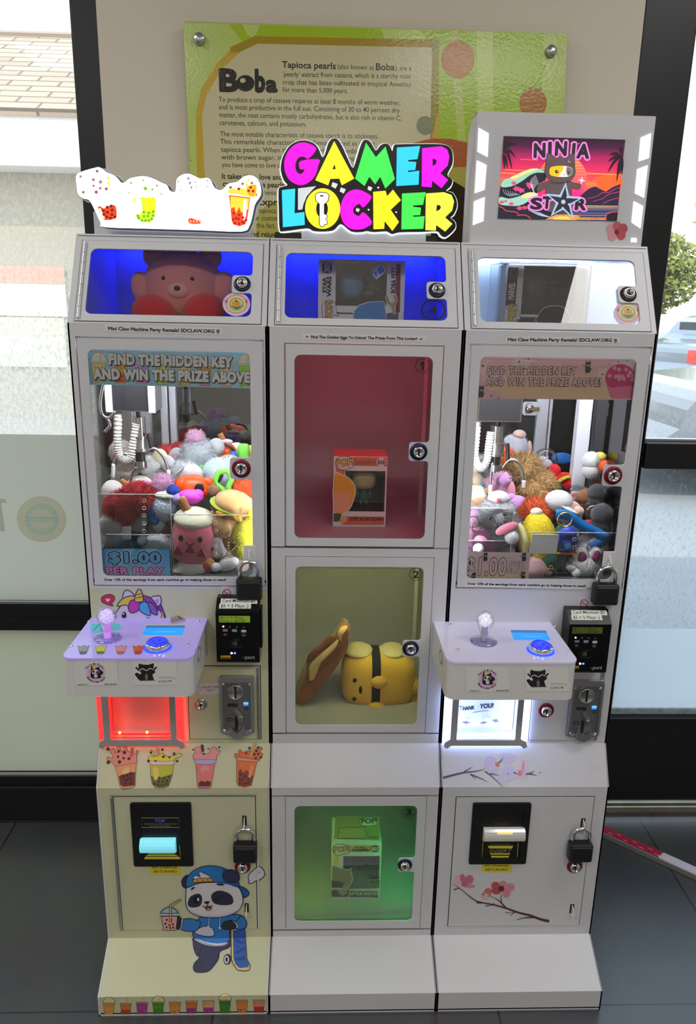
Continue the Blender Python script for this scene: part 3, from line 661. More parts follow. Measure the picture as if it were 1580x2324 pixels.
# --- claw doors
DL, OL = swing_door(RL, FB, xL0+0.015, 0.9241, xL0+0.3495, 1.399, (0.0175, 0.018, 0.0225, 0.019), (0.041, 1.141, 1.183))
DR, OR = swing_door(RR, FB, xR0+0.015, 0.9241, xR0+0.3495, 1.399, (0.0175, 0.018, 0.0225, 0.019), (0.041, 1.136, 1.178))
lock(FB, *FB.uv(548, 1063), DL, M_RED, r=0.0155); lock(FB, *FB.uv(1391, 1079), DR, M_RED, r=0.0155)
for root, x0, x1, em in ((RL, xL0, xL1, 150), (RR, xR0, xR1, 165)):
    strip('led_strip', root, (x0+0.02, YB+0.016, 1.388), (x1-0.02, YB+0.024, 1.394), (0.93, 0.96, 1.0), em)
    if root is RR: strip('led_strip', root, (x0+0.006, YB+0.006, 0.96), (x0+0.011, YB+0.011, 1.38), (0.93, 0.96, 1.0), em*0.35)
    if root is RL: strip('led_strip', root, (x1-0.011, YB+0.006, 0.96), (x1-0.006, YB+0.011, 1.38), (0.93, 0.96, 1.0), em*0.35)
    strip('led_strip', root, (x0+0.02, 0.520, 1.390), (x1-0.02, 0.528, 1.396), (0.93, 0.96, 1.0), em*0.35)  # rear strip added to light the chamber from behind
# back mirrors, posts, side panes
q = MB(); q.box((xL0+0.05, 0.556, 0.98), (xL1-0.004, 0.560, 1.40), M_MIRROR); q.build('mirror_back', RL)
q = MB()
for px0, px1 in ((366, 382), (386, 400)):
    a = onY(px0, 940, 0.548); b_ = onY(px1, 940, 0.548); q.box((a.x, 0.54, 0.95), (b_.x, 0.556, 1.40), mat('white_post', (0.72, 0.74, 0.82), 0.3), 0.002)
q.build('back_door_stile', RL)
q = MB(); q.box((xL0+0.0008, 0.173, 0.963), (xL0+0.0022, 0.547, 1.397), M_PANE); q.build('side_glass', RL)
q = MB(); q.box((xR0+0.004, 0.556, 0.98), (xR1-0.004, 0.560, 1.40), mat('black_back_panel', (0.012, 0.014, 0.016), 0.12)); q.build('back_panel', RR)
q = MB(); q.box((xR1-0.0075, YB+0.02, 0.95), (xR1-0.004, 0.556, 1.40), mat('dark_side_mirror', (0.30, 0.32, 0.34), 0.03, 1.0)); q.build('side_mirror', RR)
q = MB(); a = onY(1217, 940, 0.55); b_ = onY(1243, 940, 0.55); q.box((a.x, 0.542, 0.95), (b_.x, 0.556, 1.40), MATS['white_post'], 0.002); q.box((b_.x+0.002, 0.538, 0.95), (b_.x+0.008, 0.556, 1.40), MATS['white_post'], 0.002)
F5 = Frame((0, 0.546, 0), (1, 0, 0), (0, 0, 1)); c0 = F5.uv(1185, 942); c1 = F5.uv(1222, 912)
q.plate(F5, [rrect(c0[0], c0[1], c1[0], c1[1], 0.006)], 0, 0.003, MATS['white_post']); st = q.build('back_door_stile', RR)
q = MB(); o = F5.at(*F5.uv(1201, 926), 0.003); q.lathe(o, (0, -1, 0), [(0, 0.0), (0.0105, 0), (0.0105, 0.008), (0.008, 0.011), (0, 0.011)], M_CHROME); q.box((o.x, o.y-0.012, o.z-0.004), (o.x+0.022, o.y-0.009, o.z+0.004), M_GOLD); q.build('latch', st)
q = MB(); a = onY(1296, 1100, 0.35); b_ = onY(1326, 1100, 0.35); q.box((a.x, 0.345, 0.95), (min(b_.x, xR1-0.008), 0.37, 1.40), MATS['white_post'], 0.002); q.build('side_post', RR)
# ================================================================== pictures and prints
def gradient(d, tl, tr, br, bl, stops, n=24, em=None):
    def mixp(a, b, t): return (a[0]+(b[0]-a[0])*t, a[1]+(b[1]-a[1])*t)
    for i in range(n):
        t0, t1 = i/n, (i+1)/n; tm = (t0+t1)/2
        for j in range(len(stops)-1):
            if stops[j][0] <= tm <= stops[j+1][0]:
                k = (tm-stops[j][0])/(stops[j+1][0]-stops[j][0]); c = tuple(int(stops[j][1][q]+(stops[j+1][1][q]-stops[j][1][q])*k) for q in range(3)); break
        d.poly([mixp(tl, bl, t0), mixp(tr, br, t0), mixp(tr, br, t1), mixp(tl, bl, t1)], c, em=em, bump=False)
    d.bump()
def off_poly(pts, r):
    n = len(pts); out = []; A = sum(pts[i-1][0]*pts[i][1]-pts[i][0]*pts[i-1][1] for i in range(n)); sg = 1 if A > 0 else -1
    for i in range(n):
        a, b = pts[i-1], pts[(i+1) % n]; dx, dy = b[0]-a[0], b[1]-a[1]; l = math.hypot(dx, dy) or 1
        out.append((pts[i][0]+sg*dy/l*r, pts[i][1]-sg*dx/l*r))
    return out
def pxloop(fr, pts, crop): return [fr.uv(crop[0]+x/crop[2], crop[1]+y/crop[2]) for x, y in pts][::-1]

# ---- wall board about tapioca pearls
BD = thing('wall_sign', 'lime green glossy wall board with printed text about tapioca pearls behind the machines', 'wall sign', (0.03, 0.6, 1.4))
q = MB(); q.box((-0.388, 0.596, 1.40), (0.456, 0.602, 2.056), mat('board_edge', (0.5, 0.55, 0.2), 0.4), 0.0008); q.build('panel', BD)
FBD = Frame((0, 0.596, 0), (1, 0, 0), (0, 0, 1))
_k = KILL; KILL = 0.60
def board_ink(rgb): return mat('board_print_%d_%d_%d' % rgb, inkc(*rgb), 0.16, bump=0.10, bscale=160)
_ink = ink
def ink(rgb, em=0.0): return board_ink(rgb) if not em else _ink(rgb, em)
d = Decal(FBD, (380, 0, 1.681), 0.0004, 0.00005)
d.poly([(60, 87), (1525, 128), (1490, 1100), (110, 1100)], (156, 172, 92))
d.poly([(235, 93), (820, 109), (880, 300), (200, 300), (300, 180)], (138, 162, 28)); d.poly([(286, 94), (352, 96), (340, 130), (322, 142), (305, 132)], (160, 178, 92), sm=0)
d.poly([(962, 113), (1436, 126), (1425, 500), (1405, 700), (1000, 700), (1000, 180)], (136, 160, 24)); d.poly([(814, 109), (965, 113), (1000, 170), (990, 220), (850, 220)], (158, 174, 88))
d.poly([(1180, 120), (1242, 121), (1246, 700), (1185, 700)], (158, 172, 84)); d.poly([(1086, 116), (1107, 117), (1112, 160), (1150, 700), (1118, 700), (1092, 300)], (152, 166, 80))
gold = [(150, 1100), (112, 640), (108, 440), (128, 340), (190, 240), (262, 172), (335, 138), (1037, 152), (1035, 540), (1060, 1100)]
d.poly(gold, (166, 140, 42)); d.poly([(240, 180), (335, 138), (1037, 152), (1036, 200), (240, 200)], (140, 118, 28))
d.poly([(1000, 150), (1037, 152), (1035, 420), (1000, 560)], (128, 118, 30))
d.poly([(185, 1100), (140, 640), (132, 440), (150, 365), (205, 268), (275, 200), (345, 167), (1010, 182), (1003, 520), (1010, 1100)], (170, 163, 128))
d.ell(1108, 227, 64, 73, (152, 98, 30)); d.ell(1395, 393, 53, 59, (146, 96, 32)); d.ell(983, 479, 33, 37, (112, 116, 88))
d.poly([(850, 600), (930, 548), (1010, 528), (1080, 530), (1165, 548), (1165, 642), (850, 660)], (142, 74, 36), sm=0); d.poly([(1000, 640), (1165, 636), (1165, 760), (1000, 760)], (146, 134, 58)); d.poly([(1010, 700), (1060, 660), (1090, 690), (1140, 720), (1160, 760), (1165, 1100), (1000, 1100)], (34, 20, 14))
d.poly([(340, 870), (360, 800), (420, 770), (460, 800), (460, 1100), (340, 1100)], (150, 142, 62), sm=3)
K = (38, 36, 30)
d.text('Tapioca pearls', 438, 258, 642, 264, 24, K, 0.018); d.text('(also known as', 649, 263, 788, 267, 19, K); d.text('Boba', 796, 267, 866, 269, 25, K, 0.018); d.text('), are a', 868, 268, 930, 270, 19, K)
for t, x0, y0, x1, y1 in [("'pearly' extract from cassava, which is a starchy root", 441, 292, 928, 300), ('crop that has been cultivated in tropical America', 440, 322, 930, 331), ('for more than 5,000 years.', 440, 351, 688, 356),
    ('To produce a crop of cassava requires at least 8 months of warm weather,', 196, 388, 888, 401), ('and is most productive in the full sun. Consisting of 30 to 40 percent dry', 197, 417, 886, 430), ('matter, the root contains mostly carbohydrates, but is also rich in vitamin C,', 199, 447, 892, 460),
    ('carotenes, calcium, and potassium.', 200, 477, 530, 483), ('The most notable characteristic of cassava starch is its stickiness.', 202, 520, 805, 529), ('This remarkable characteristic is demonstrated as in the', 202, 549, 790, 557), ('tapioca pearls. When the white pearls are combined', 205, 579, 760, 586),
    ("with brown sugar, it results in the pearl's treat", 206, 608, 735, 614), ('you have come to love so much.', 208, 637, 500, 641), ('chewiness', 300, 742, 415, 744), ('tapioca', 348, 812, 415, 813), ('our custom', 318, 840, 430, 842), ('this fact.', 340, 869, 412, 870)]:
    d.text(t, x0, y0, x1, y1, 18.5, K, 0.002, bump=False)
d.bump()
for t, x0, y0, x1, y1, h in [('It takes time, love and', 209, 682, 437, 686, 20), ('care to tapioca pearls', 212, 711, 445, 716, 20), ('Express', 345, 782, 470, 785, 25), ('and rejuve', 312, 902, 425, 905, 20)]: d.text(t, x0, y0, x1, y1, h, K, 0.02)
d.text('B', 205, 346, 268, 347, 80, K, 0.05); d.text('b', 338, 348, 370, 349, 80, K, 0.05); d.text('a', 380, 349, 416, 350, 60, K, 0.05); d.ell(298, 318, 34, 31, K); d.ell(288, 308, 11, 9, (170, 163, 128))
for x, y in ((1428, 250), (1436, 262), (1424, 280), (1440, 252), (90, 612)): d.ell(x, y, 2, 2, K, bump=False)
d.build('printed_face', BD); ink = _ink; KILL = _k
for px, py in ((453, 90), (1250, 118)):
    o = FBD.hit(px, py); q = MB(); q.lathe(o, (0, -1, 0), [(0, 0), (0.0115, 0), (0.012, 0.008), (0.0105, 0.0105), (0, 0.0105)], M_STEEL); q.cyl(o+Vector((0, 0.006, 0)), o+Vector((0, 0.024, 0)), 0.007, M_STEEL); q.build('standoff', BD)
for x in (-0.36, 0.43):
    q = MB(); q.cyl((x, 0.602, 1.44), (x, 0.62, 1.44), 0.007, M_STEEL); q.build('standoff', BD)

# ---- glowing drink cup sign on the left machine
YS = 0.262; FS1 = Frame((0, YS, 0), (1, 0, 0), (0, 0, 1)); cr = (170, 370, 3.511)
sil = [(5, 100), (50, 65), (150, 35), (200, 30), (260, 70), (310, 90), (345, 120), (370, 150), (395, 150), (430, 120), (500, 102), (560, 100), (620, 115), (690, 150), (735, 170), (760, 215), (795, 225), (800, 180), (810, 120), (860, 85), (910, 80), (960, 100), (1000, 118), (1060, 112), (1090, 140), (1115, 190), (1150, 210), (1180, 200), (1220, 160), (1290, 145), (1340, 105), (1390, 92), (1440, 105), (1475, 150), (1490, 220), (1480, 270), (1440, 330), (1420, 420), (1395, 500), (1330, 550), (1000, 540), (600, 528), (235, 515), (200, 480), (150, 370), (110, 300), (60, 285), (20, 250), (8, 180)]
M_SIGNW = mat('backlit_white_acrylic', (0.9, 0.95, 0.95), 0.4, em=1.6, emc=(0.90, 1.0, 0.95)); M_CAN = mat('sign_return', (0.04, 0.055, 0.07), 0.4)
q = MB(); q.plate(FS1, [pxloop(FS1, spline(sil, True, 3), cr)], -0.028, -0.002, M_CAN); sg = q.build('cup_sign', RL)
q = MB(); q.plate(FS1, [pxloop(FS1, spline(off_poly(sil, 9), True, 3), cr)], -0.033, -0.0285, mat('sign_backplate', (0.65, 0.68, 0.75), 0.3, em=0.25)); q.build('backplate', sg)
q = MB(); q.plate(FS1, [pxloop(FS1, spline(off_poly(sil, -5), True, 3), cr)], -0.002, 0.0, M_SIGNW); q.build('lit_face', sg)
q = MB(); q.box((xL0+0.012, 0.302, ZT), (xL1-0.042, 0.36, 1.632), M_WHITE, 0.002); q.build('sign_base', RL)
d = Decal(FS1, cr, 0.0005, 0.00008, em=1.0)
PK = (150, 90, 120)
for x, y, r, c in [(45, 107, 11, (125, 95, 110)), (178, 65, 12, (120, 90, 110)), (148, 133, 12, PK), (204, 150, 14, (150, 80, 120)), (149, 182, 10, PK), (203, 201, 11, PK), (251, 206, 13, (150, 75, 90)), (68, 233, 12, (125, 110, 110)), (171, 232, 14, (160, 70, 120)),
    (448, 159, 10, (140, 180, 60)), (545, 137, 9, (150, 180, 80)), (655, 180, 10, (130, 170, 60)), (432, 236, 8, (160, 185, 100)), (690, 247, 9, (150, 190, 80)), (618, 211, 10, (130, 180, 30)), (562, 203, 15, (120, 175, 20)),
    (825, 150, 6, (130, 120, 140)), (962, 152, 6, (140, 130, 150)), (1058, 140, 8, (130, 170, 130)), (1052, 188, 6, (150, 130, 150)), (968, 190, 6, (150, 130, 150)), (845, 218, 6, (150, 150, 150)),
    (1241, 195, 11, (90, 80, 30)), (1307, 207, 13, (190, 70, 10)), (1337, 166, 11, (150, 80, 90)), (1411, 160, 11, (150, 90, 60)), (1402, 195, 12, (180, 60, 10)), (1385, 222, 13, (190, 60, 10)), (1421, 224, 12, (190, 60, 0)), (1443, 253, 11, (170, 60, 20)), (1401, 262, 10, (200, 80, 20))]:
    d.ell(x, y, r, r, c, n=14, bump=False)
d.bump()
for x, y, r, c in [(45, 104, 4, 0), (204, 146, 5, 0), (1307, 203, 4, 0), (1385, 218, 4, 0)]: d.ell(x-3, y, 4, 4, (250, 235, 235), n=8, bump=False)
for p in ([(258, 106), (278, 110), (275, 132), (256, 128)], [(262, 148), (280, 152), (274, 178), (259, 174)], [(1380, 122), (1394, 126), (1386, 150), (1372, 145)], [(1362, 165), (1382, 165), (1380, 190), (1358, 186)]): d.poly(p, (250, 225, 10), bump=False)
for p in ([(895, 114), (912, 110), (914, 134), (898, 138)], [(908, 150), (930, 148), (922, 172), (910, 172)], [(918, 190), (940, 182), (930, 215)]): d.poly(p, (140, 125, 180), bump=False)
d.bump()
d.poly([(182, 355), (205, 345), (230, 362), (268, 345), (292, 335), (326, 345), (334, 430), (300, 450), (240, 455), (215, 430)], (222, 60, 25), sm=2); d.poly([(188, 362), (205, 360), (240, 440), (232, 446), (215, 430)], (255, 225, 190)); 
for x, y in ((258, 352), (290, 342), (228, 380), (260, 393), (298, 375), (296, 412), (255, 430), (320, 430), (232, 410), (285, 440)): d.ell(x, y, 13, 12, (110, 25, 10), n=12, bump=False)
d.bump()
d.poly([(472, 280), (480, 330), (486, 400), (500, 445), (540, 470), (590, 474), (625, 455), (640, 400), (645, 285), (600, 278)], (190, 232, 30), sm=2); d.poly([(535, 285), (560, 380), (630, 380), (645, 285)], (225, 235, 30)); d.poly([(480, 290), (530, 290), (535, 400), (500, 405), (487, 390)], (255, 255, 250), sm=2)
for x, y in ((550, 392), (590, 398), (625, 388), (510, 440), (552, 425), (582, 423), (623, 418), (536, 458), (563, 458), (590, 458), (612, 445), (502, 422)): d.ell(x, y, 11, 11, (90, 165, 15), n=12, bump=False)
d.bump()
d.poly([(900, 452), (925, 436), (955, 448), (975, 455), (1008, 458), (1002, 484), (950, 488), (912, 482)], (228, 75, 50)); 
for x in (915, 940, 965, 990): d.poly([(x, 470), (x+10, 452), (x+16, 474)], (255, 180, 110), bump=False)
d.poly([(1228, 255), (1398, 275), (1385, 380), (1372, 460), (1355, 490), (1310, 505), (1262, 490), (1250, 460), (1240, 360)], (240, 70, 25), sm=0); d.poly([(1240, 265), (1390, 283), (1380, 370), (1325, 395), (1310, 350), (1285, 405), (1272, 350), (1243, 365)], (255, 205, 60)); d.poly([(1345, 300), (1370, 305), (1365, 420), (1340, 455)], (255, 250, 230), sm=2)
d.poly([(1215, 225), (1260, 200), (1290, 215), (1330, 195), (1360, 215), (1375, 185), (1440, 170), (1450, 200), (1440, 265), (1395, 270), (1300, 250), (1240, 245)], (255, 205, 70), sm=2); d.poly([(1375, 190), (1440, 172), (1445, 230), (1425, 266), (1380, 250)], (255, 160, 30), sm=2)
for x, y in ((1307, 207), (1402, 195), (1385, 222), (1421, 224), (1268, 400), (1310, 415), (1285, 440), (1340, 435), (1262, 450), (1305, 448), (1335, 470), (1275, 480), (1365, 455), (1310, 485), (1350, 478)): d.ell(x, y, 11, 11, (165, 15, 10), n=12, bump=False)
d.build_split('printed_cup', sg, (370, 770, 1150))

# ---- lettered sign on the locker
YG = 0.255; FS2 = Frame((0, YG, 0), (1, 0, 0), (0, 0, 1)); cg = (600, 300, 3.435)
outl = [(128, 260), (143, 190), (190, 110), (250, 70), (320, 60), (390, 85), (425, 130), (450, 190), (472, 170), (500, 80), (535, 45), (575, 55), (610, 110), (650, 200), (690, 275), (715, 220), (745, 120), (770, 65), (800, 55), (835, 80), (870, 140), (905, 100), (940, 85), (975, 95), (1000, 145), (1012, 100), (1050, 90), (1215, 88), (1380, 90), (1450, 115), (1472, 170), (1468, 250), (1430, 330), (1470, 370), (1455, 420), (1420, 455), (1470, 470), (1500, 520), (1505, 580), (1480, 640), (1455, 665), (1490, 700), (1490, 750), (1420, 815), (1380, 800), (1350, 770), (1230, 775), (1060, 778), (1000, 792), (960, 772), (920, 772), (850, 776), (800, 768), (760, 776), (680, 772), (610, 718), (580, 722), (540, 762), (460, 772), (380, 767), (330, 747), (150, 770), (118, 750), (112, 600), (110, 450), (130, 425), (180, 410), (150, 370), (130, 310)]
q = MB(); q.plate(FS2, [pxloop(FS2, spline(outl, True, 3), cg)], -0.012, -0.004, mat('black_sign_board', (0.006, 0.006, 0.008), 0.25)); gs = q.build('lettered_sign', RM)
q = MB(); q.plate(FS2, [pxloop(FS2, spline(off_poly(outl, 11), True, 3), cg)], -0.018, -0.0125, mat('edge_lit_acrylic', (0.85, 0.88, 0.92), 0.2, em=0.9, emc=(0.85, 0.92, 1))); q.build('acrylic_rim', gs)
LET = [('G', (235, 0, 215), [(300, 80), (350, 90), (405, 130), (345, 205), (310, 190), (270, 195), (245, 235), (243, 280), (258, 315), (290, 325), (315, 290), (278, 285), (282, 225), (425, 212), (420, 260), (400, 330), (360, 380), (310, 408), (260, 408), (205, 380), (170, 330), (155, 260), (165, 190), (200, 130), (250, 92)], None),
 ('A', (255, 238, 35), [(545, 70), (700, 360), (605, 412), (585, 360), (515, 362), (498, 412), (398, 372)], [(548, 245), (530, 290), (558, 288)]),
 ('M', (62, 228, 82), [(793, 82), (870, 195), (945, 112), (1018, 365), (945, 438), (905, 345), (865, 405), (820, 345), (782, 418), (708, 360)], None),
 ('E', (45, 200, 248), [(1035, 120), (1215, 108), (1195, 208), (1122, 215), (1120, 228), (1185, 232), (1178, 292), (1120, 298), (1120, 312), (1208, 300), (1203, 408), (1030, 418)], None),
 ('R', (238, 0, 225), [(1232, 125), (1380, 110), (1425, 135), (1443, 190), (1430, 260), (1372, 320), (1433, 372), (1383, 435), (1308, 375), (1305, 428), (1228, 422)], [(1312, 205), (1335, 208), (1347, 225), (1338, 250), (1312, 265)]),
 ('L', (52, 205, 248), [(137, 452), (240, 440), (235, 632), (312, 622), (315, 722), (145, 740)], None),
 ('O', (252, 232, 42), [(455+137*math.cos(t*math.pi/18), 595+158*math.sin(t*math.pi/18)) for t in range(36)], [(450+46*math.cos(t*math.pi/12), 597+70*math.sin(t*math.pi/12)) for t in range(24)]),
 ('C', (240, 0, 220), [(720, 447), (790, 470), (835, 510), (775, 585), (745, 560), (715, 570), (692, 605), (705, 640), (740, 652), (775, 625), (840, 700), (800, 740), (740, 758), (670, 750), (615, 700), (593, 620), (605, 540), (650, 470)], None),
 ('K', (255, 240, 30), [(850, 465), (945, 457), (958, 500), (1003, 448), (1065, 530), (985, 605), (1050, 700), (1000, 768), (938, 690), (935, 752), (852, 755)], None),
 ('E', (66, 230, 80), [(1075, 478), (1258, 468), (1238, 565), (1160, 570), (1160, 582), (1222, 588), (1215, 645), (1160, 648), (1160, 660), (1250, 655), (1240, 752), (1070, 757)], None),
 ('R', (252, 244, 70), [(1262, 478), (1400, 468), (1460, 490), (1480, 540), (1465, 610), (1410, 665), (1467, 715), (1412, 773), (1340, 720), (1337, 765), (1258, 762)], [(1345, 565), (1372, 567), (1380, 582), (1372, 602), (1340, 618)])]
for nm, c, pts, hole in LET:
    pts = spline(pts, True, 3) if nm in 'GC' else pts; m = mat('lit_letter_%d_%d_%d' % c, S(*c), 0.35, em=0.92); lp = [pxloop(FS2, pts, cg)]
    if hole: lp.append(pxloop(FS2, hole, cg))
    q = MB(); q.plate(FS2, lp, -0.004, 0.0005, m); q.build('letter', gs)
d = Decal(FS2, cg, 0.0012, 0.0001, em=0.95)
key = [(400, 490), (425, 472), (480, 474), (502, 490), (497, 530), (475, 555), (465, 560), (465, 640), (485, 645), (490, 665), (472, 680), (490, 695), (488, 715), (465, 720), (462, 732), (445, 735), (432, 720), (432, 560), (405, 535)]
d.poly(off_poly(key, 6), M_BLACK); d.poly(key, (240, 242, 245)); d.ell(448, 497, 15, 7, (60, 60, 70)); d.line([(448, 565), (446, 715)], 6, (190, 195, 200)); d.build('key_print', gs)
d = Decal(FS2, cg, -0.0038, 0.0001, em=0.75)  # pale glowing shapes painted where light shows through the board
d.poly([(262, 436), (405, 418), (375, 446), (330, 498), (305, 560), (296, 600), (262, 604)], (205, 212, 220)); d.build('painted_light_gap', gs)
for x, y, r in ((548, 412, 26), (612, 452, 24), (825, 437, 20), (890, 430, 9), (730, 605, 17), (815, 603, 9), (1030, 622, 8)): d = Decal(FS2, cg, -0.0038, 0.0001, em=0.75); d.poly([(x-r*0.6, y-r), (x+r, y-r*0.4), (x+r*0.3, y+r), (x-r, y+r*0.3)], (215, 220, 228)); d.build('painted_light_gap', gs)
a = onY(684, 545, YG+0.02); b = onY(968, 520, YG+0.02)
q = MB(); q.box((a.x, YG+0.019, ZT), (b.x, YG+0.075, 1.70), M_WHITE, 0.002); q.build('sign_base', RM)
q = MB(); q.box((xM0+0.005, YG+0.024, ZT), (a.x-0.001, YG+0.06, 1.60), M_BLACK); q.build('sign_foot', RM); q = MB(); q.box((b.x+0.001, YG+0.024, ZT), (b.x+0.02, YG+0.06, 1.60), M_BLACK); q.build('sign_foot', RM)

# ---- top box with the cat picture on the right machine
YT = 0.24; FS3 = Frame((0, YT, 0), (1, 0, 0), (0, 0, 1)); X0, X1, Z0, Z1 = 0.2005, 0.5315, ZT, 1.813
q = MB(); q.plate(FS3, [[(X0, Z0), (X1, Z0), (X1, Z1), (X0, Z1)]], -0.006, 0, M_WHITE)
q.plate(Frame((0, 0, 0), (0, 1, 0), (0, 0, 1)), [[(YT+0.006, Z0), (YT+0.09, Z0), (YT+0.09, Z1-0.03), (YT+0.06, Z1), (YT+0.006, Z1)]], X0, X0+0.003, M_WHITE); q.plate(Frame((0, 0, 0), (0, 1, 0), (0, 0, 1)), [[(YT+0.006, Z0), (YT+0.09, Z0), (YT+0.09, Z1-0.03), (YT+0.06, Z1), (YT+0.006, Z1)]], X1-0.003, X1, M_WHITE)
q.box((X0, YT+0.087, Z0), (X1, YT+0.09, Z1-0.03), M_WHITE); q.box((X0, YT+0.006, Z1-0.003), (X1, YT+0.06, Z1), M_WHITE); tb = q.build('top_box', RR)
c4 = (1030, 230, 3.16)
for p in ([(178, 192), (250, 232), (242, 400), (170, 362)], [(165, 425), (235, 458), (220, 635), (150, 660)], [(145, 720), (222, 688), (212, 860), (137, 888)], [(1340, 262), (1415, 230), (1398, 408), (1325, 432)], [(1315, 488), (1390, 460), (1363, 692), (1298, 660)], [(1290, 718), (1357, 752), (1338, 912), (1274, 868)], [(1272, 980), (1312, 982), (1310, 1012), (1270, 1010)]):
    q = MB(); q.plate(FS3, [pxloop(FS3, p, c4)], 0, 0.0015, mat('lit_slot', (0.9, 0.88, 0.95), 0.4, em=1.0, emc=(0.93, 0.90, 1.0))); q.build('light_slot', tb)
d = Decal(FS3, c4, 0.0006)
for k, (x, y, c) in enumerate([(1125, 915, (176, 120, 130)), (1172, 898, (150, 70, 80)), (1215, 912, (140, 60, 72)), (1200, 958, (150, 60, 75)), (1135, 965, (180, 125, 132))]): d.ell(x, y, 32, 36, c)
d.ell(1168, 938, 16, 20, (95, 30, 45)); d.build('flower_sticker', tb)
# the lit picture
cp = (1120, 300, 5.097); d = Decal(FS3, cp, 0.0008, 0.00007, em=0.80)
TL, TR, BR, BL = (118, 45), (1525, 88), (1425, 1028), (50, 1000)
P = lambda u, v: (TL[0]+(TR[0]-TL[0])*u+(BL[0]-TL[0])*v+(BR[0]-TR[0]-BL[0]+TL[0])*u*v, TL[1]+(TR[1]-TL[1])*u+(BL[1]-TL[1])*v+(BR[1]-TR[1]-BL[1]+TL[1])*u*v)
gradient(d, TL, TR, BR, BL, [(0, (40, 18, 36)), (0.10, (70, 22, 58)), (0.22, (165, 30, 90)), (0.34, (215, 40, 95)), (0.48, (235, 75, 80)), (0.56, (245, 130, 70)), (0.70, (225, 40, 120)), (0.80, (60, 35, 70)), (1, (35, 22, 40))], 30)
for u0, u1, v, c in [(0.0, 0.12, 0.44, (250, 150, 80)), (0.02, 0.2, 0.40, (240, 120, 80)), (0.7, 1, 0.42, (250, 160, 80)), (0.78, 0.98, 0.47, (245, 120, 50)), (0.84, 0.97, 0.50, (245, 105, 40)), (0.15, 0.3, 0.27, (235, 90, 100))]: d.poly([P(u0, v), P(u1, v+0.005), P(u1, v+0.018), P(u0, v+0.013)], c, bump=False)
d.bump(); d.poly([P(0.80, 0.47), P(0.9, 0.44), P(1, 0.46), P(1, 0.62), P(0.9, 0.64), P(0.82, 0.60)], (240, 100, 45), sm=3)
gx, gy, gr = 800, 530, 278
for k in range(15):                                                   # striped sun
    t0, t1 = -1+2*k/15, -1+2*(k+0.82)/15; w0, w1 = math.sqrt(max(0, 1-t0*t0)), math.sqrt(max(0, 1-t1*t1)); f = k/14
    d.poly([(gx-gr*w0, gy+gr*t0*0.95), (gx+gr*w0, gy+gr*t0*0.95), (gx+gr*w1, gy+gr*t1*0.95), (gx-gr*w1, gy+gr*t1*0.95)], (int(252-8*f), int(178-150*f), int(80+60*f)), bump=False)
d.bump()
mt = [(1000, 740), (1100, 650), (1180, 628), (1240, 660), (1300, 690), (1370, 640), (1468, 600), (1442, 850), (1000, 850)]
d.poly(mt, (42, 34, 58)); 
for l in ([(1010, 730), (1100, 655), (1180, 630), (1235, 660)], [(1090, 770), (1200, 740), (1260, 700), (1330, 700), (1400, 660), (1465, 640)], [(1150, 800), (1260, 770), (1330, 720), (1460, 690)], [(1260, 830), (1340, 790), (1450, 760)]): d.line(l, 6, (215, 60, 120), sm=3)
d.poly([(900, 840), (1447, 850), (1425, 1028), (600, 1010), (700, 930)], (52, 60, 92))
for y, c in ((848, (250, 190, 120)), (868, (235, 150, 110)), (890, (90, 130, 160)), (930, (80, 110, 160)), (955, (200, 110, 120)), (985, (240, 140, 70)), (1000, (250, 190, 60))): d.poly([(880, y), (1440, y+6), (1438, y+14), (700, y+9)], c, bump=False)
d.bump(); d.poly([(600, 1010), (720, 955), (900, 950), (1000, 975), (960, 1018)], (248, 150, 60)); d.poly([(680, 1010), (760, 975), (860, 975), (900, 1015)], (252, 210, 90))
# plain rolling sea swell
d.poly([(90, 570), (160, 530), (260, 500), (370, 440), (470, 418), (560, 430), (620, 470), (600, 560), (520, 600), (500, 740), (640, 900), (700, 960), (590, 1012), (50, 1000), (70, 700)], (34, 34, 46))
d.poly([(110, 560), (200, 520), (300, 475), (400, 432), (480, 420), (560, 435), (590, 470), (500, 470), (420, 500), (340, 560), (230, 620), (120, 640), (85, 620)], (150, 205, 180), sm=3); d.poly([(200, 525), (330, 465), (430, 428), (520, 430), (450, 455), (340, 500), (240, 545)], (235, 225, 140), sm=3)
d.poly([(75, 750), (180, 770), (300, 740), (420, 700), (520, 720), (420, 790), (300, 850), (160, 850), (68, 830)], (155, 208, 185), sm=3); d.poly([(330, 730), (420, 695), (500, 715), (420, 755), (340, 765)], (225, 225, 150), sm=3)
for x, y, r in ((235, 590, 32), (265, 655, 38), (320, 675, 40), (425, 625, 40), (400, 600, 25), (95, 810, 28), (205, 830, 30), (300, 880, 34), (360, 875, 30), (140, 800, 20)): d.poly([(x+r*math.cos(a)*(1.25 if i % 2 else 0.7), y+r*0.75*math.sin(a)*(1.2 if i % 2 else 0.7)) for i, a in enumerate([2*math.pi*i/10 for i in range(10)])], (225, 70, 135), bump=False)
d.bump()
for k in range(7): d.line([(490+k*5, 500+k*14), (430+k*6, 560+k*16), (440+k*6, 640+k*14), (500+k*8, 735+k*12)], 4, (205, 200, 215), sm=4)
for k in range(6): d.line([(110+k*28, 660+k*8), (130+k*24, 710), (200+k*20, 745-k*4)], 4, (190, 190, 210), sm=4)
for k in range(6): d.line([(400+k*25, 900+k*6), (520+k*25, 960+k*4), (640+k*25, 985)], 5, (170, 195, 215), sm=4)
for l in ([(60, 860), (110, 880), (140, 910), (250, 925), (290, 950)], [(270, 965), (360, 960), (410, 985), (430, 1003)], [(1100, 1022), (1150, 990), (1230, 1005)], [(1290, 1020), (1300, 950), (1350, 930), (1430, 922)]): d.line(l, 9, (235, 70, 100), sm=4)
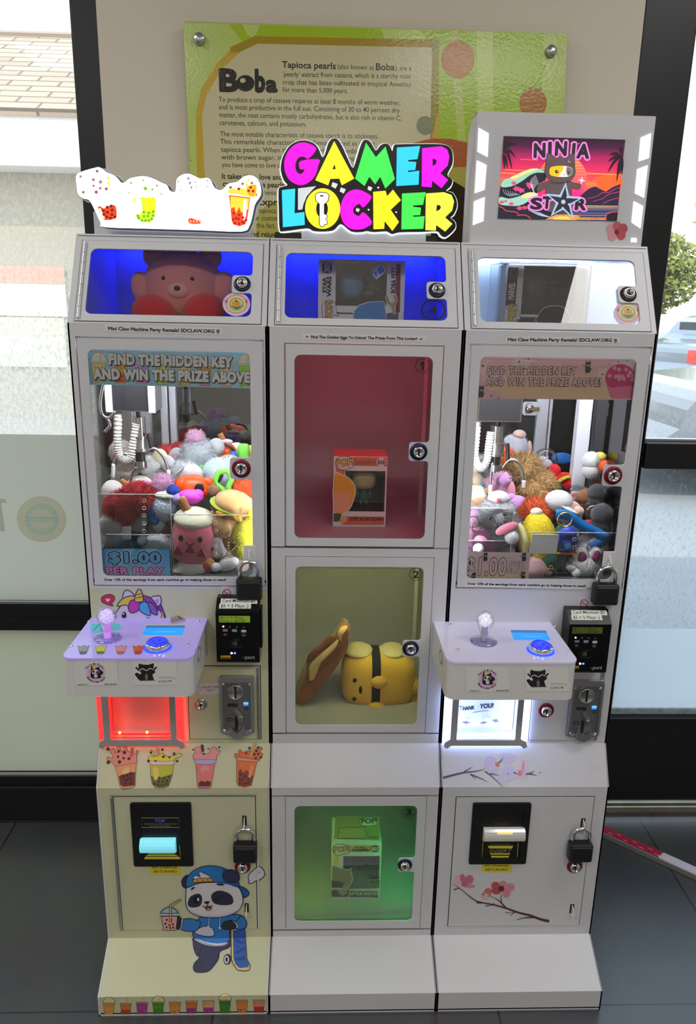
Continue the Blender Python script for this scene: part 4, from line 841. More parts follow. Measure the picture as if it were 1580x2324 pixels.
d.poly([(1300, 1022), (1310, 960), (1360, 935), (1433, 930), (1426, 1027)], (30, 24, 34))
for rt, rads in (((112, 255), [(255, 300, 215), (250, 150, 128), (215, 440, 250), (160, 430, 300), (125, 440, 300), (170, 90, 110), (270, 148, 140)]), ((1490, 290), [(1340, 260, 330), (1320, 340, 300), (1320, 470, 330), (1420, 580, 360), (1455, 500, 330), (1460, 170, 200), (1480, 500, 380)])):
    for ex, ey, cy in rads:                                           # palm fronds
        mx_, my_ = (rt[0]+ex)/2, min(cy, (rt[1]+ey)/2-25); dx, dy = ex-rt[0], ey-rt[1]; l = math.hypot(dx, dy) or 1; nx, ny = -dy/l*16, dx/l*16
        d.poly([rt, (mx_+nx, my_+ny), (ex, ey), (mx_-nx, my_-ny)], (26, 18, 28), sm=4, bump=False)
d.bump()
GR = (92, 76, 76); DK = (46, 34, 36)                                   # the cat in a hood
d.shape([(520, 610), (600, 575), (700, 560), (850, 560), (930, 590), (1000, 605), (1000, 650), (960, 662), (905, 650), (900, 720), (900, 900), (650, 930), (610, 860), (600, 700), (590, 650), (540, 690), (500, 680), (498, 640)], GR, 5, DK, sm=3)
d.poly([(595, 360), (612, 250), (650, 255), (725, 310), (640, 380)], GR); d.poly([(820, 310), (905, 245), (932, 270), (932, 380)], GR); d.line([(597, 400), (612, 250), (650, 255), (720, 300)], 5, DK); d.line([(835, 305), (905, 245), (932, 270), (934, 390)], 5, DK)
d.shape([(590, 430), (610, 350), (680, 295), (765, 280), (850, 295), (915, 345), (940, 430), (935, 500), (880, 565), (765, 585), (650, 565), (600, 500)], GR, 5, DK, sm=4)
eye = [(640, 460), (655, 410), (720, 392), (800, 390), (870, 400), (912, 430), (905, 490), (860, 520), (780, 525), (690, 515), (650, 495)]
d.shape(eye, (238, 228, 222), 5, DK, sm=4); d.poly([(645, 460), (657, 412), (720, 396), (798, 394), (800, 430), (770, 480), (740, 520), (690, 510), (652, 492)], (248, 190, 25), sm=3); d.poly([(850, 402), (905, 430), (902, 485), (860, 512), (838, 470), (838, 430)], (120, 108, 108), sm=3)
d.ell(728, 460, 21, 20, (45, 30, 25)); d.ell(870, 467, 17, 17, (45, 32, 30)); d.ell(734, 456, 6, 6, (245, 240, 230)); d.ell(876, 464, 5, 5, (245, 240, 230)); d.ell(817, 493, 13, 8, (195, 165, 165)); d.line([(645, 590), (700, 600), (780, 590), (870, 575)], 5, DK, sm=3)
def star(cx, cy, R, r, rot=0, n=5): return [(cx+(R if i % 2 == 0 else r)*math.sin(math.radians(rot+i*180/n)), cy-(R if i % 2 == 0 else r)*math.cos(math.radians(rot+i*180/n))) for i in range(2*n)]
d.poly(star(1015, 562, 50, 18, 10, 4), (225, 220, 225)); d.line(star(1015, 562, 50, 18, 10, 4), 4, (90, 60, 80), True)
LV = (228, 130, 205); BK = (38, 32, 40)
for t, x0, y0, x1, y1, h in (('N', 468, 292, 585, 288, 150), ('I', 636, 268, 656, 267, 142), ('N', 712, 268, 830, 268, 148), ('J', 880, 279, 924, 280, 140), ('A', 962, 296, 1088, 302, 150)):
    d.text(t, x0, y0, x1, y1, h, LV, 0.15, bump=False)
d.off += 3e-4
for t, x0, y0, x1, y1, h in (('N', 468, 292, 585, 288, 150), ('I', 636, 268, 656, 267, 142), ('N', 712, 268, 830, 268, 148), ('J', 880, 279, 924, 280, 140), ('A', 962, 296, 1088, 302, 150)):
    d.text(t, x0, y0, x1, y1, h, BK, 0.055, bump=False); d.line([(x0+8, y0-h-6), (x0+26, y0-h-12)], 5, (235, 225, 235))
d.off += 3e-4; d.poly([(595, 360), (612, 250), (650, 255), (725, 310), (640, 380)], GR); d.poly([(820, 310), (905, 245), (932, 270), (932, 380)], GR); d.line([(597, 400), (612, 250), (650, 255), (720, 300)], 5, DK); d.line([(835, 305), (905, 245), (932, 270), (934, 390)], 5, DK)
for t, x0, y0, x1, y1, h in (('S', 428, 888, 540, 892, 120), ('T', 560, 880, 655, 884, 128), ('R', 940, 896, 1050, 900, 122)): d.text(t, x0, y0, x1, y1, h, LV, 0.15, bump=False)
d.off += 3e-4
for t, x0, y0, x1, y1, h in (('S', 428, 888, 540, 892, 120), ('T', 560, 880, 655, 884, 128), ('R', 940, 896, 1050, 900, 122)): d.text(t, x0, y0, x1, y1, h, BK, 0.05, bump=False); d.line([(x0+8, y0-h-4), (x0+26, y0-h-9)], 5, (235, 225, 235))
d.off += 3e-4; d.poly(star(805, 808, 225, 92, 6), (165, 190, 225)); d.poly(star(805, 812, 180, 62, 6), (46, 42, 48)); d.ell(800, 810, 25, 26, (175, 195, 225))
for k in range(5): a = math.radians(6+36+72*k); d.ell(800+72*math.sin(a), 810-72*math.cos(a), 13, 13, (175, 195, 225), bump=False)
d.build('picture', tb)

# ================================================================== control boxes, chutes, readers, coin and bill slots
def control_box(root, x0, x1, zt, k):
    zb, yf = zt-0.0765, -0.041
    FT = Frame((0, 0, zt-0.004), (1, 0, 0), (0, 1, 0)); r = 0.018
    loop = [(x1, YB-0.001), (x0, YB-0.001)] + [(x0+r-r*math.cos(math.radians(t)), yf+r-r*math.sin(math.radians(t))) for t in range(0, 91, 15)] + [(x1-r+r*math.sin(math.radians(t)), yf+r-r*math.cos(math.radians(t))) for t in range(0, 91, 15)]
    q = MB(); q.plate(FT, [loop], -(zt-0.004-zb), -0.0002, M_WHITE2); bo = q.build('control_box', root)
    tint = (0.46, 0.40, 0.80) if k == 0 else (0.72, 0.70, 0.86)
    q = MB(); q.plate(FT, [off_poly(loop, 0.0012)], 0, 0.004, mat('control_top_%d' % k, tint, 0.12, em=0.22 if k == 0 else 0.10, emc=(0.42, 0.34, 1.0) if k == 0 else (0.5, 0.5, 1.0))); q.build('control_box_top', root)
    return bo, Frame((0, 0, zt), (1, 0, 0), (0, 1, 0)), Frame((0, yf, 0), (1, 0, 0), (0, 0, 1))
def rod(root, FT, px, py, bx, by, rpx, lit):
    o = FT.hit(px, py); br = msize(rpx, px, py, o.y); h = onY(bx, by, o.y).z-o.z
    q = MB(); q.lathe(o, (0, 0, 1), [(0, 0), (msize(30, px, py, o.y), 0), (msize(30, px, py, o.y), 0.002), (0.012, 0.0028), (0, 0.0028)], glass_mat('clear_disc', (0.9, 0.88, 1.0), 0.9, 0.05, 0.08)); j = q.build('joystick', root)
    q = MB(); q.cyl(o+Vector((0, 0, 0.002)), o+Vector((0, 0, h-br*0.75)), br*0.36, mat('frosted_stem_%d' % lit, (0.6, 0.6, 0.65), 0.2, 0.6 if not lit else 0.2, em=0.5 if lit else 0, emc=(0.7, 0.1, 1))); q.build('stem', j)
    q = MB(); c = o+Vector((0, 0, h)); q.lathe(o, (0, 0, 1), [(br*0.40, h-br*1.75), (br*0.62, h-br*1.2), (br*0.95, h-br*0.35), (br, h), (br*0.86, h+br*0.52), (br*0.5, h+br*0.86), (0.0001, h+br)], glass_mat('bulb_glass', (0.98, 0.98, 1.0), 0.5, 0.03, 0.03)); q.build('bulb', j)
    rn = random.Random(3); q = MB()
    for _ in range(150):
        v = Vector((rn.gauss(0, 1), rn.gauss(0, 1), rn.gauss(0, 1))).normalized()*br*0.8*rn.random()**0.4
        q.ell(c+v*0.95+Vector((0, 0, -br*0.1)), br*0.11, mat('glow_bubbles_%d' % lit, (0.72, 0.72, 0.82), 0.1, em=0.45, emc=(0.65, 0.5, 1) if lit else (0.8, 0.8, 0.85)), seg=6)  # bubbles given their own glow so either knob looks bright
    q.build('bulb_beads', j)
def button(root, FT, px, py, rpx):
    o = FT.hit(px, py); r = msize(rpx, px, py, o.y)
    q = MB(); q.lathe(o, (0, 0, 1), [(r*1.0, 0), (r*1.02, 0.009), (r*0.95, 0.0115), (r*0.88, 0.0115)], M_CHROME); b = q.build('push_button', root)
    q = MB(); q.lathe(o, (0, 0, 1), [(r*0.88, 0.009), (r*0.84, 0.0135), (r*0.7, 0.0155), (r*0.66, 0.0145), (r*0.3, 0.0165), (0, 0.017)], mat('lit_blue_cap', (0.01, 0.03, 0.8), 0.15, em=0.9, emc=(0.008, 0.03, 1.0), coat=0.5)); q.build('button_cap', b)
    q = MB(); q.lathe(o, (0, 0, 1), [(r*1.01, 0.0002), (r*1.16, 0.0002), (r*1.16, 0.0016), (r*1.01, 0.0016)], mat('blue_glow_ring', (0.01, 0.05, 0.9), 0.4, em=9, emc=(0.002, 0.012, 1.0))); q.build('glow_ring', b)
def screws(par, FT, pts, cr):
    for x, y in pts:
        q = MB(); o = FT.hit(cr[0]+x/cr[2], cr[1]+y/cr[2]); q.lathe(o, FT.n, [(0.0036, 0), (0.0034, 0.0016), (0.0018, 0.0024), (0.0014, 0.0014), (0, 0.0014)], M_CHROME, seg=14); q.build('screw', par)
BXL, FTL, FFL = control_box(RL, -0.536, -0.306, 0.8535, 0); BXR, FTR, FFR = control_box(RR, 0.153, 0.392, 0.8485, 1)
cL = (140, 1310, 3.29); cR = (990, 1310, 3.59)
rod(RL, FTL, 245, 1449, 242, 1397, 22, 1); rod(RR, FTR, 1098, 1456, 1100, 1406, 21, 0)
button(RL, FTL, 358, 1470, 27); button(RR, FTR, 1227, 1477, 26.5)
screws(BXL, FTL, [(205, 332), (70, 515), (1020, 327), (942, 507)], cL); screws(BXR, FTR, [(120, 388), (175, 593), (970, 400), (1085, 603)], cR)
for root, FT, cr, sc in ((BXL, FTL, cL, [(632, 362), (922, 362), (905, 437), (600, 437)]), (BXR, FTR, cR, [(605, 433), (895, 437), (933, 515), (635, 513)])):
    d = Decal(FT, cr, 0.0006, 0.0001, em=0.85)
    if root is BXL: d.poly(off_poly(sc, 9), (150, 140, 140))
    d.poly(sc, (38, 140, 235)); a, b, c, e = sc; mixp = lambda p, q_, t: (p[0]+(q_[0]-p[0])*t, p[1]+(q_[1]-p[1])*t)
    d.poly([a, b, mixp(b, c, 0.22), mixp(a, e, 0.22)], (30, 70, 120)); d.poly([mixp(a, e, 0.08), mixp(b, c, 0.08), mixp(b, c, 0.14), mixp(a, e, 0.14)], (60, 130, 190))
    d.poly([mixp(mixp(a, e, 0.6), mixp(b, c, 0.6), 0.25), mixp(mixp(a, e, 0.6), mixp(b, c, 0.6), 0.8), mixp(mixp(a, e, 0.66), mixp(b, c, 0.66), 0.8), mixp(mixp(a, e, 0.66), mixp(b, c, 0.66), 0.25)], (80, 170, 245)); d.build('screen', root)
d = Decal(FTL, cL, 0.0006, 0.0001)
d.poly([(222, 360), (262, 345), (420, 345), (440, 375), (400, 395), (250, 412), (218, 395)], (70, 165, 175), sm=3); d.line([(235, 400), (285, 350), (300, 405)], 5, (20, 40, 60)); d.build('hand_sticker', BXL)
for x, c, c2 in ((160, (110, 110, 112), (60, 60, 70)), (290, (150, 150, 40), (60, 80, 20)), (440, (225, 150, 160), (150, 60, 60)), (570, (225, 95, 50), (140, 30, 20))):
    d = Decal(FTL, cL, 0.0006, 0.0001); d.shape([(x-40, 512), (x-15, 522), (x+5, 510), (x+28, 520), (x+48, 510), (x+36, 540), (x+22, 572), (x-22, 576), (x-30, 545)], c, 2, (50, 40, 50), 2); d.poly([(x-28, 556), (x+27, 556), (x+22, 571), (x-22, 574)], c2); d.build('drink_sticker', BXL)

RAC = (24, 22, 28)
def box_stickers(FR, box, ox, oy):
    cs = (ox, oy, 5.097)
    d = Decal(FR, cs, 0.0005, 0.00006)
    d.poly([(85, 45), (585, 42), (607, 330), (105, 338)], (176, 178, 176)); d.poly([(90, 50), (580, 47), (602, 326), (110, 333)], (190, 191, 188))
    for r, c in ((118, (190, 176, 184)), (105, (192, 165, 185)), (90, (190, 150, 182))): d.ell(345, 188, r, r*0.92, c)
    d.arctext('Party & Event', 340, 192, 105, 98, 152, 28, 22, (52, 30, 80), 0.03); d.arctext('Rentals Available!', 345, 190, 122, 112, 206, 334, 22, (52, 30, 80), 0.03, inside=True)
    d.poly([(285, 200), (290, 120), (305, 105), (330, 125), (365, 125), (385, 112), (390, 150), (420, 165), (430, 195), (400, 215), (410, 240), (380, 250), (305, 250), (285, 230)], RAC, sm=2)
    d.poly([(298, 165), (330, 145), (375, 160), (385, 185), (350, 205), (310, 200)], (188, 186, 190), sm=3); d.ell(318, 172, 13, 15, RAC); d.ell(366, 178, 13, 15, RAC); d.ell(345, 225, 22, 18, (190, 190, 192)); d.poly([(303, 140), (318, 85), (350, 135)], (170, 160, 60)); d.ell(318, 84, 7, 7, (60, 60, 50)); d.line([(340, 190), (390, 190)], 9, RAC)
    d.text('sdclaw.org', 135, 328, 250, 326, 14, RAC, 0.02); d.text('858-326-0491', 447, 326, 590, 324, 14, RAC, 0.02); d.build('rentals_sticker', box)
    d = Decal(FR, cs, 0.0005, 0.00006)
    d.poly([(775, 40), (1272, 38), (1287, 326), (790, 328)], (176, 178, 176)); d.poly([(780, 45), (1267, 43), (1282, 321), (795, 323)], (196, 197, 194))
    d.poly([(838, 85), (870, 85), (900, 92), (960, 92), (1000, 78), (1018, 85), (1012, 140), (1035, 180), (1000, 210), (1020, 270), (1000, 280), (860, 278), (820, 240), (795, 200), (825, 185), (855, 205), (870, 190), (845, 150)], RAC, sm=2)
    d.line([(808, 122), (850, 165)], 20, RAC); d.line([(1048, 120), (1005, 165)], 20, RAC); d.line([(845, 280), (1040, 276)], 8, (110, 110, 108))
    d.line([(850, 160), (890, 138), (930, 162), (970, 135), (1012, 150)], 8, (200, 200, 198), sm=3); d.ell(893, 158, 6, 6, (80, 80, 80)); d.ell(962, 155, 6, 6, (80, 80, 80)); d.poly([(912, 212), (950, 210), (945, 268), (918, 268)], (96, 84, 66)); d.line([(930, 190), (930, 212)], 6, (120, 110, 90))
    d.text('@SDCLAWVENDING', 1078, 246, 1228, 245, 11, (90, 80, 85), 0.01); d.text('SCAN ME', 1070, 298, 1226, 294, 24, RAC, 0.0); d.line([(1240, 258), (1258, 262), (1250, 240), (1264, 240)], 4, RAC); d.build('scan_sticker', box)
box_stickers(FFL, BXL, 150, 1490); box_stickers(FFR, BXR, 1039, 1504.5)
for FX, bx, xx in ((Frame((-0.306, 0, 0), (0, 1, 0), (0, 0, 1)), BXL, 0), (Frame((0.153, 0, 0), (0, -1, 0), (0, 0, 1)), BXR, 1)):
    s_ = 1 if xx == 0 else -1; zc = 0.828 if xx == 0 else 0.823; q = MB(); c = [(s_*0.03+0.026*math.cos(t*math.pi/12), zc+0.018*math.sin(t*math.pi/12)) for t in range(24)]
    q.plate(FX, [c], 0.0002, 0.0006, ink((175, 176, 185))); q.plate(FX, [[(s_*0.03+0.020*math.cos(t*math.pi/12), zc+0.014*math.sin(t*math.pi/12)) for t in range(24)]], 0.0006, 0.0008, ink((90, 92, 100))); q.plate(FX, [[(s_*0.03+0.012*math.cos(t*math.pi/12), zc+0.009*math.sin(t*math.pi/12)) for t in range(24)]], 0.0008, 0.001, ink((170, 172, 182))); q.build('side_sticker', bx)

def chute(root, x0, z0, col, em, white):
    """prize chute with an edge-lit acrylic surround"""
    x1 = x0+0.176; zt = 0.70; E = mat('edge_lit_%d' % white, col, 0.3, em=em, emc=col)
    q = MB(); q.plate(FB, [[(x0, z0+0.008), (x1, z0+0.008), (x1, zt), (x0, zt)], rect(x0+0.024, z0+0.016, x0+0.150, 0.688)], 0.0005, 0.007, E); o = q.build('chute_light', root)
    q = MB(); M_FR = mat('grey_chute_frame', (0.42, 0.43, 0.44), 0.35)
    fl = 0.010
    out = [(x0-0.001, z0), (x0+0.006, z0-0.004), (x0+0.014, z0+0.003), (x1-0.014, z0+0.003), (x1-0.006, z0-0.004), (x1+0.001, z0), (x1-0.002, z0+0.012), (x1-0.014, z0+0.018), (x1-0.014, zt), (x0+0.011, zt), (x0+0.011, z0+0.018), (x0+0.002, z0+0.012)]
    q.plate(FB, [out[::1], rect(x0+0.0245, z0+0.0165, x0+0.1495, zt-0.012)[::1]], 0.0072, 0.013, M_FR); q.build('chute_frame', root)
    q = MB(); q.box((x0+0.02, YB+0.030, z0+0.014), (x0+0.154, YB+0.033, 0.70), M_WHITE2 if white else mat('flap_grey', (0.55, 0.50, 0.46), 0.35)); fp = q.build('chute_flap', root)
    e2 = 4.5 if white else 2.4
    for lo, hi in (((x0+0.025, YB+0.008, z0+0.014), (x0+0.150, YB+0.012, z0+0.018)), ((x0+0.0205, YB+0.008, z0+0.02), (x0+0.0245, YB+0.012, 0.68)), ((x0+0.1505, YB+0.008, z0+0.02), (x0+0.1535, YB+0.012, 0.68))): strip('led_strip', root, lo, hi, col, e2)
    return fp
chute(RL, -0.5365, 0.567, (1.0, 0.012, 0.012), 4.5, 0); FPR = chute(RR, 0.188, 0.567, (0.42, 0.54, 1.0), 15.0, 1)
q = MB()
for x, y in ((430, 1175), (635, 1172)):
    o = FB.hit(cL[0]+x/cL[2], cL[1]+y/cL[2]); q.ell(o+Vector((0, 0.004, 0.002)), 0.003, mat('led_dot', (1, 0.5, 0.1), 0.3, em=6, emc=(1, 0.35, 0.05)), seg=10)
q.build('led_dots', RL)
FFP = Frame((0, YB+0.030, 0), (1, 0, 0), (0, 0, 1)); d = Decal(FFP, (1039, 1598, 8.0), 0.0006, 0.0001); T = (10, 10, 14)
d.line([(0, 35), (40, 38), (100, 32)], 8, T); d.line([(52, 38), (58, 110)], 9, T)
d.text('HANK', 92, 112, 300, 92, 66, T, 0.035, slant=0.12); d.text('YOU!', 400, 76, 640, 60, 80, T, 0.035, slant=0.15); d.line([(270, 150), (380, 128), (560, 112)], 8, T, sm=3)
for x, y, r, a, n in ((150, 330, 70, 8, 4), (470, 335, 60, -15, 4), (690, 300, 68, 20, 4)):
    d.poly([(x+(r*1.3 if i % 4 == 2 else r if i % 2 == 0 else r*0.28)*math.sin(math.radians(a+i*45)), y-(r*0.55 if i % 2 == 0 else r*0.26)*math.cos(math.radians(a+i*45))) for i in range(8)], (58, 62, 78)); d.ell(x, y, 8, 7, (215, 218, 230))
for l in ([(130, 262), (210, 222)], [(165, 268), (230, 225)], [(445, 285), (450, 205)], [(480, 290), (470, 215)], [(560, 250), (480, 190)], [(600, 238), (520, 185)]): d.line(l, 4, (90, 92, 105))
d.build('thank_you_drawing', FPR)

def reader(root, x0, zt1, lit):
    yF = 0.092; wd = 0.0845; zb = zt1-0.107; x1 = x0+wd; zt2 = zt1+0.021
    FSd = Frame((0, 0, 0), (0, 1, 0), (0, 0, 1)); prof = [(yF+0.003, zb), (YB-0.001, zb-0.002), (YB-0.001, zt2), (yF+0.026, zt2), (yF, zt1), (yF, zb+0.004)]
    q = MB(); q.plate(FSd, [prof], x0, x1, mat('reader_black', (0.006, 0.006, 0.007), 0.22, spec=0.25)); q.box((x1, yF+0.018, zb+0.025), (x1+0.004, YB-0.002, zt1), MATS['reader_black']); ro_ = q.build('card_reader', root)
    F0 = Frame((x0, yF, zt1), (1, 0, 0), (0, 0, 1)); F1 = Frame((x0, yF, zt1), (1, 0, 0), (0, 0.026, 0.021))
    def Rm(fr, a, b, c, e, m, h=0.0006): 
        q_ = MB(); q_.plate(fr, [rect(a, b, c, e)], 0.0001, h, m); return q_
    q = Rm(F1, 0.008, 0.0205, 0.080, 0.0315, ink((190, 192, 185))); q.plate(F1, [rect(0.006, 0.0095, 0.068, 0.0203)], 0.0001, 0.0006, ink((190, 192, 185)))
    for t, a, b, w_, y in (('Card Minimum $5', 0.011, 0.0235, 0.064, 0), ('$5 = 5 Plays \u263a', 0.009, 0.012, 0.054, 0)):
        t = t.replace(' \u263a', ' :)'); vs, fs = glyphs(t, 0.012); xa = min(v[0] for v in vs); xb = max(v[0] for v in vs); k = w_/(xb-xa)
        q.faces([F1.at(a+(x-xa)*k, b+yy*0.0068/CAPH, 0.0008) for x, yy in vs], fs, ink((20, 20, 22)))
    q.build('price_sticker', ro_)
    gl = 0.30 if lit else 0.04
    q = Rm(F0, 0.0065, -0.0195, 0.067, -0.0060, mat('lcd_%d' % lit, (0.08, 0.12, 0.02), 0.3, em=gl, emc=(0.40, 0.62, 0.03)))
    for t, a, b, w_ in (('$5 = 5 Plays', 0.009, -0.0115, 0.045), ('Price = $5.00', 0.009, -0.018, 0.048)):
        vs, fs = glyphs(t, 0.0); xa = min(v[0] for v in vs); xb = max(v[0] for v in vs); k = w_/(xb-xa); q.faces([F0.at(a+(x-xa)*k, b+yy*0.0042/CAPH, 0.0008) for x, yy in vs], fs, M_DARK)
    q.build('reader_display', ro_)
    q = MB()
    for i, a in enumerate((0.0145, 0.0275, 0.0410, 0.0545)): q.lathe(F0.at(a, -0.0285-0.0006*i, 0), F0.n, [(0.0018, 0), (0.0014, 0.001), (0, 0.0012)], mat('lamp_on', (1, 1, 0.7), 0.3, em=2.5, emc=(0.9, 1, 0.45)) if i == 0 else mat('lamp_off', (0.12, 0.12, 0.12), 0.4), seg=12)
    for a, c, em in ((0.0295, (0.7, 0.9, 1), 4), (0.036, (0.1, 0.2, 1), 2.5)): q.lathe(F0.at(a, -0.0855, 0), F0.n, [(0.0022, 0), (0.0016, 0.0012), (0, 0.0014)], mat('lamp_%g' % c[0], c, 0.3, em=em), seg=12)
    q.build('indicator_lamps', ro_)
    q = MB()
    for a, b, w_, h, c in ((0.0135, -0.0390, 0.0095, 0.0050, (90, 90, 118)), (0.0315, -0.0395, 0.0095, 0.0052, (110, 112, 135)), (0.0495, -0.0405, 0.0095, 0.0052, (150, 150, 152)), (0.0505, -0.0495, 0.007, 0.006, (28, 66, 100)), (0.0075, -0.0975, 0.020, 0.007, (150, 115, 30))): q.plate(F0, [rect(a, b, a+w_, b+h)], 0.0001, 0.0005, ink(c))
    q.plate(F0, [[(0.018+0.004*math.cos(t*math.pi/8), -0.0455+0.0026*math.sin(t*math.pi/8)) for t in range(16)]], 0.0001, 0.0005, ink((90, 40, 42)))
    q.plate(F0, [[(0.0083, -0.0965), (0.0265, -0.0970), (0.0265, -0.0945), (0.0083, -0.094)]], 0.0005, 0.0007, ink((60, 40, 10)))
    for i in range(4): q.tube([F0.at(0.0315+i*0.0028+r_*0.0014*0, -0.0645+0.0012*(i+1.2)*s_, 0.0004) if 0 else F0.at(0.0315+i*0.0024+0.0010*math.cos(s_), -0.0645+0.0016*(i*0.5+1)*math.sin(s_)*1.6, 0.0004) for r_ in (0,) for s_ in [-1.1, -0.6, 0, 0.6, 1.1]], 0.0003, ink((120, 125, 130)), seg=6)
    q.tube([F0.at(0.040+0.013*math.cos(t*math.pi/12), -0.0645+0.0085*math.sin(t*math.pi/12), 0.0003) for t in range(4, 23)], 0.00022, ink((60, 62, 64)), seg=6)
    for t, a, w_, c in (('e', 0.051, 0.0048, (55, 58, 58)), ('port', 0.0565, 0.0185, (150, 152, 152))):
        vs, fs = glyphs(t, 0.0); xa = min(v[0] for v in vs); xb = max(v[0] for v in vs); k = w_/(xb-xa); q.faces([F0.at(a+(x-xa)*k, -0.0975+yy*0.0075/CAPH, 0.0005) for x, yy in vs], fs, ink(c))
    q.build('reader_labels', ro_)
pL = onY(489, 1391, 0.092); pR = onY(1293.5, 1417, 0.092)
reader(RL, pL.x, pL.z, 1); reader(RR, pR.x, pR.z, 0)

def coin_unit(root, rectpx, mech, wrap, lockpx, red):
    a = FB.uv(*rectpx[0]); b = FB.uv(*rectpx[1])
    q = MB(); q.plate(FB, [rect(a[0], a[1], b[0], b[1])], 0.0002, 0.0016, M_WRAP if wrap else M_WHITE); q.plate(FB, [rect(a[0]-0.0016, a[1]-0.0016, b[0]+0.0016, b[1]+0.0016)], 0.00005, 0.0003, M_DARK); cdo = q.build('coin_door', root)
    hinge(FB, b[0]-0.004, a[1]+0.002, b[1]-0.002, cdo, 7)
    u, v = FB.uv(*lockpx)
    if red: lock(FB, u, v, cdo, M_RED, r=0.0145)
    else: lock(FB, u, v, cdo, M_STEEL, r=0.0115)
    c = FB.uv(*mech); F0 = Frame(FB.at(c[0], c[1], 0.0016), (1, 0, 0), (0, 0, 1)); w2, h2 = 0.0345, 0.066
    st = mat('grey_cast_metal', (0.30, 0.30, 0.31), 0.38, 0.75)
    q = MB(); q.fbox(F0, -w2, w2, -h2, h2, 0, 0.006, st, 0.003); q.plate(F0, [rrect(-w2+0.001, -h2+0.001, w2-0.001, h2, 0.008), rrect(-w2+0.0055, -h2+0.004, w2-0.006, h2-0.012, 0.004)], 0.006, 0.011, M_ALU); cm = q.build('coin_mechanism', root)
    q = MB(); o = F0.at(-0.002, 0.032, 0.006); q.lathe(o, F0.n, [(0.0175, 0), (0.0172, 0.006), (0.0158, 0.0075), (0.0145, 0.006), (0, 0.006)], M_STEEL); F2 = Frame(o, F0.u, F0.v); q.fbox(F2, -0.002, 0.002, -0.0135, 0.0135, 0.006, 0.0064, M_DARK); q.build('coin_slot', cm)
    for s1 in (-1, 1):
        for s2 in (-1, 1): q = MB(); q.lathe(F0.at(s1*0.0275, s2*0.054-0.006, 0.006), F0.n, [(0.0042, 0), (0.0038, 0.002), (0.0015, 0.0032), (0, 0.0033)], M_CHROME, seg=14); q.build('screw', cm)
    q = MB(); q.plate(F0, [rrect(0.0135, 0.0025, 0.0235, 0.0065, 0.001)], 0.006, 0.0075, mat('lit_blue_tab', (0.1, 0.4, 1), 0.3, em=1.3, emc=(0.10, 0.42, 1.0))); q.plate(F0, [rrect(0.0135, -0.0015, 0.0235, 0.0015, 0.001)], 0.006, 0.007, mat('lit_blue_tab2', (0.1, 0.3, 0.8), 0.3, em=0.5, emc=(0.12, 0.3, 0.8))); q.plate(F0, [rect(0.0145, -0.0115, 0.0235, -0.003)], 0.006, 0.0064, ink((52, 54, 66))); q.build('coin_lamp', cm)
    q = MB(); q.plate(F0, [rrect(-0.0195, -0.003, 0.002, 0.0035, 0.003)], 0.006, 0.0068, M_DARK); q.plate(F0, [[(-0.0055+0.0005, -0.060), (0.001, -0.058), (0.0015, -0.035), (-0.003, -0.024), (-0.0055, -0.03)]], 0.006, 0.0066, M_DARK)
    q.plate(F0, [[(-0.016+0.0068*math.cos(t*math.pi/9), -0.034+0.0048*math.sin(t*math.pi/9)) for t in range(18)]], 0.006, 0.0066, M_DARK); q.plate(F0, [[(-0.016+0.0052*math.cos(t*math.pi/9), -0.034+0.0034*math.sin(t*math.pi/9)) for t in range(18)]], 0.0066, 0.0068, st)
    for t, a_, w_, b_, h_, c_ in (('TW-131', -0.0165, 0.0155, -0.0012, 0.0032, (70, 70, 72)), ('T\u00b7L', -0.0190, 0.0062, -0.0355, 0.003, (15, 15, 16))):
        vs, fs = glyphs(t, 0.02); xa = min(v[0] for v in vs); xb = max(v[0] for v in vs); k = w_/(xb-xa); q.faces([F0.at(a_+(x-xa)*k, b_+yy*h_/CAPH, 0.0070) for x, yy in vs], fs, ink(c_))
    q.build('coin_markings', cm)
    q = MB(); q.plate(F0, [[(-0.007, -0.010), (-0.002, -0.003), (0.002, -0.008), (0.0135, -0.023), (0.0125, -0.031), (0.006, -0.034), (0.003, -0.030), (0.002, -0.022)]], 0.008, 0.011, M_ALU); q.cyl(F0.at(0.008, -0.0305, 0.006), F0.at(0.008, -0.0305, 0.013), 0.0055, M_STEEL, seg=16); q.build('return_lever', cm)
    q = MB(); q.plate(Frame(F0.at(0, 0, 0), F0.u, F0.v), [[(-0.015, -0.042), (-0.0035, -0.0585), (0.002, -0.0585), (0.016, -0.042), (0.016, -0.066), (0.004, -0.073), (-0.004, -0.073), (-0.015, -0.066)]], 0.006, 0.017, M_ALU); q.build('coin_cup', cm)
    return cdo
CDL = coin_unit(RL, [(432, 1676), (590, 1512)], (539, 1596), True, (456, 1597), False); CDR = coin_unit(RR, [(1200, 1679), (1372, 1522)], (1326, 1604), False, (1239, 1611), True)
d = Decal(FB, cL, 0.0022, 0.0001); d.poly([(965, 792), (1183, 788), (1185, 868), (968, 874)], (172, 166, 168)); d.ring(1003, 832, 34, 36, 5, (150, 125, 130)); d.ring(1003, 834, 14, 18, 5, (185, 140, 145)); d.text('QUARTERS', 1050, 824, 1176, 823, 17, (92, 84, 92), 0.01); d.text('ONLY', 1082, 848, 1146, 847, 17, (92, 84, 92), 0.01); d.build('quarters_sticker', CDL)

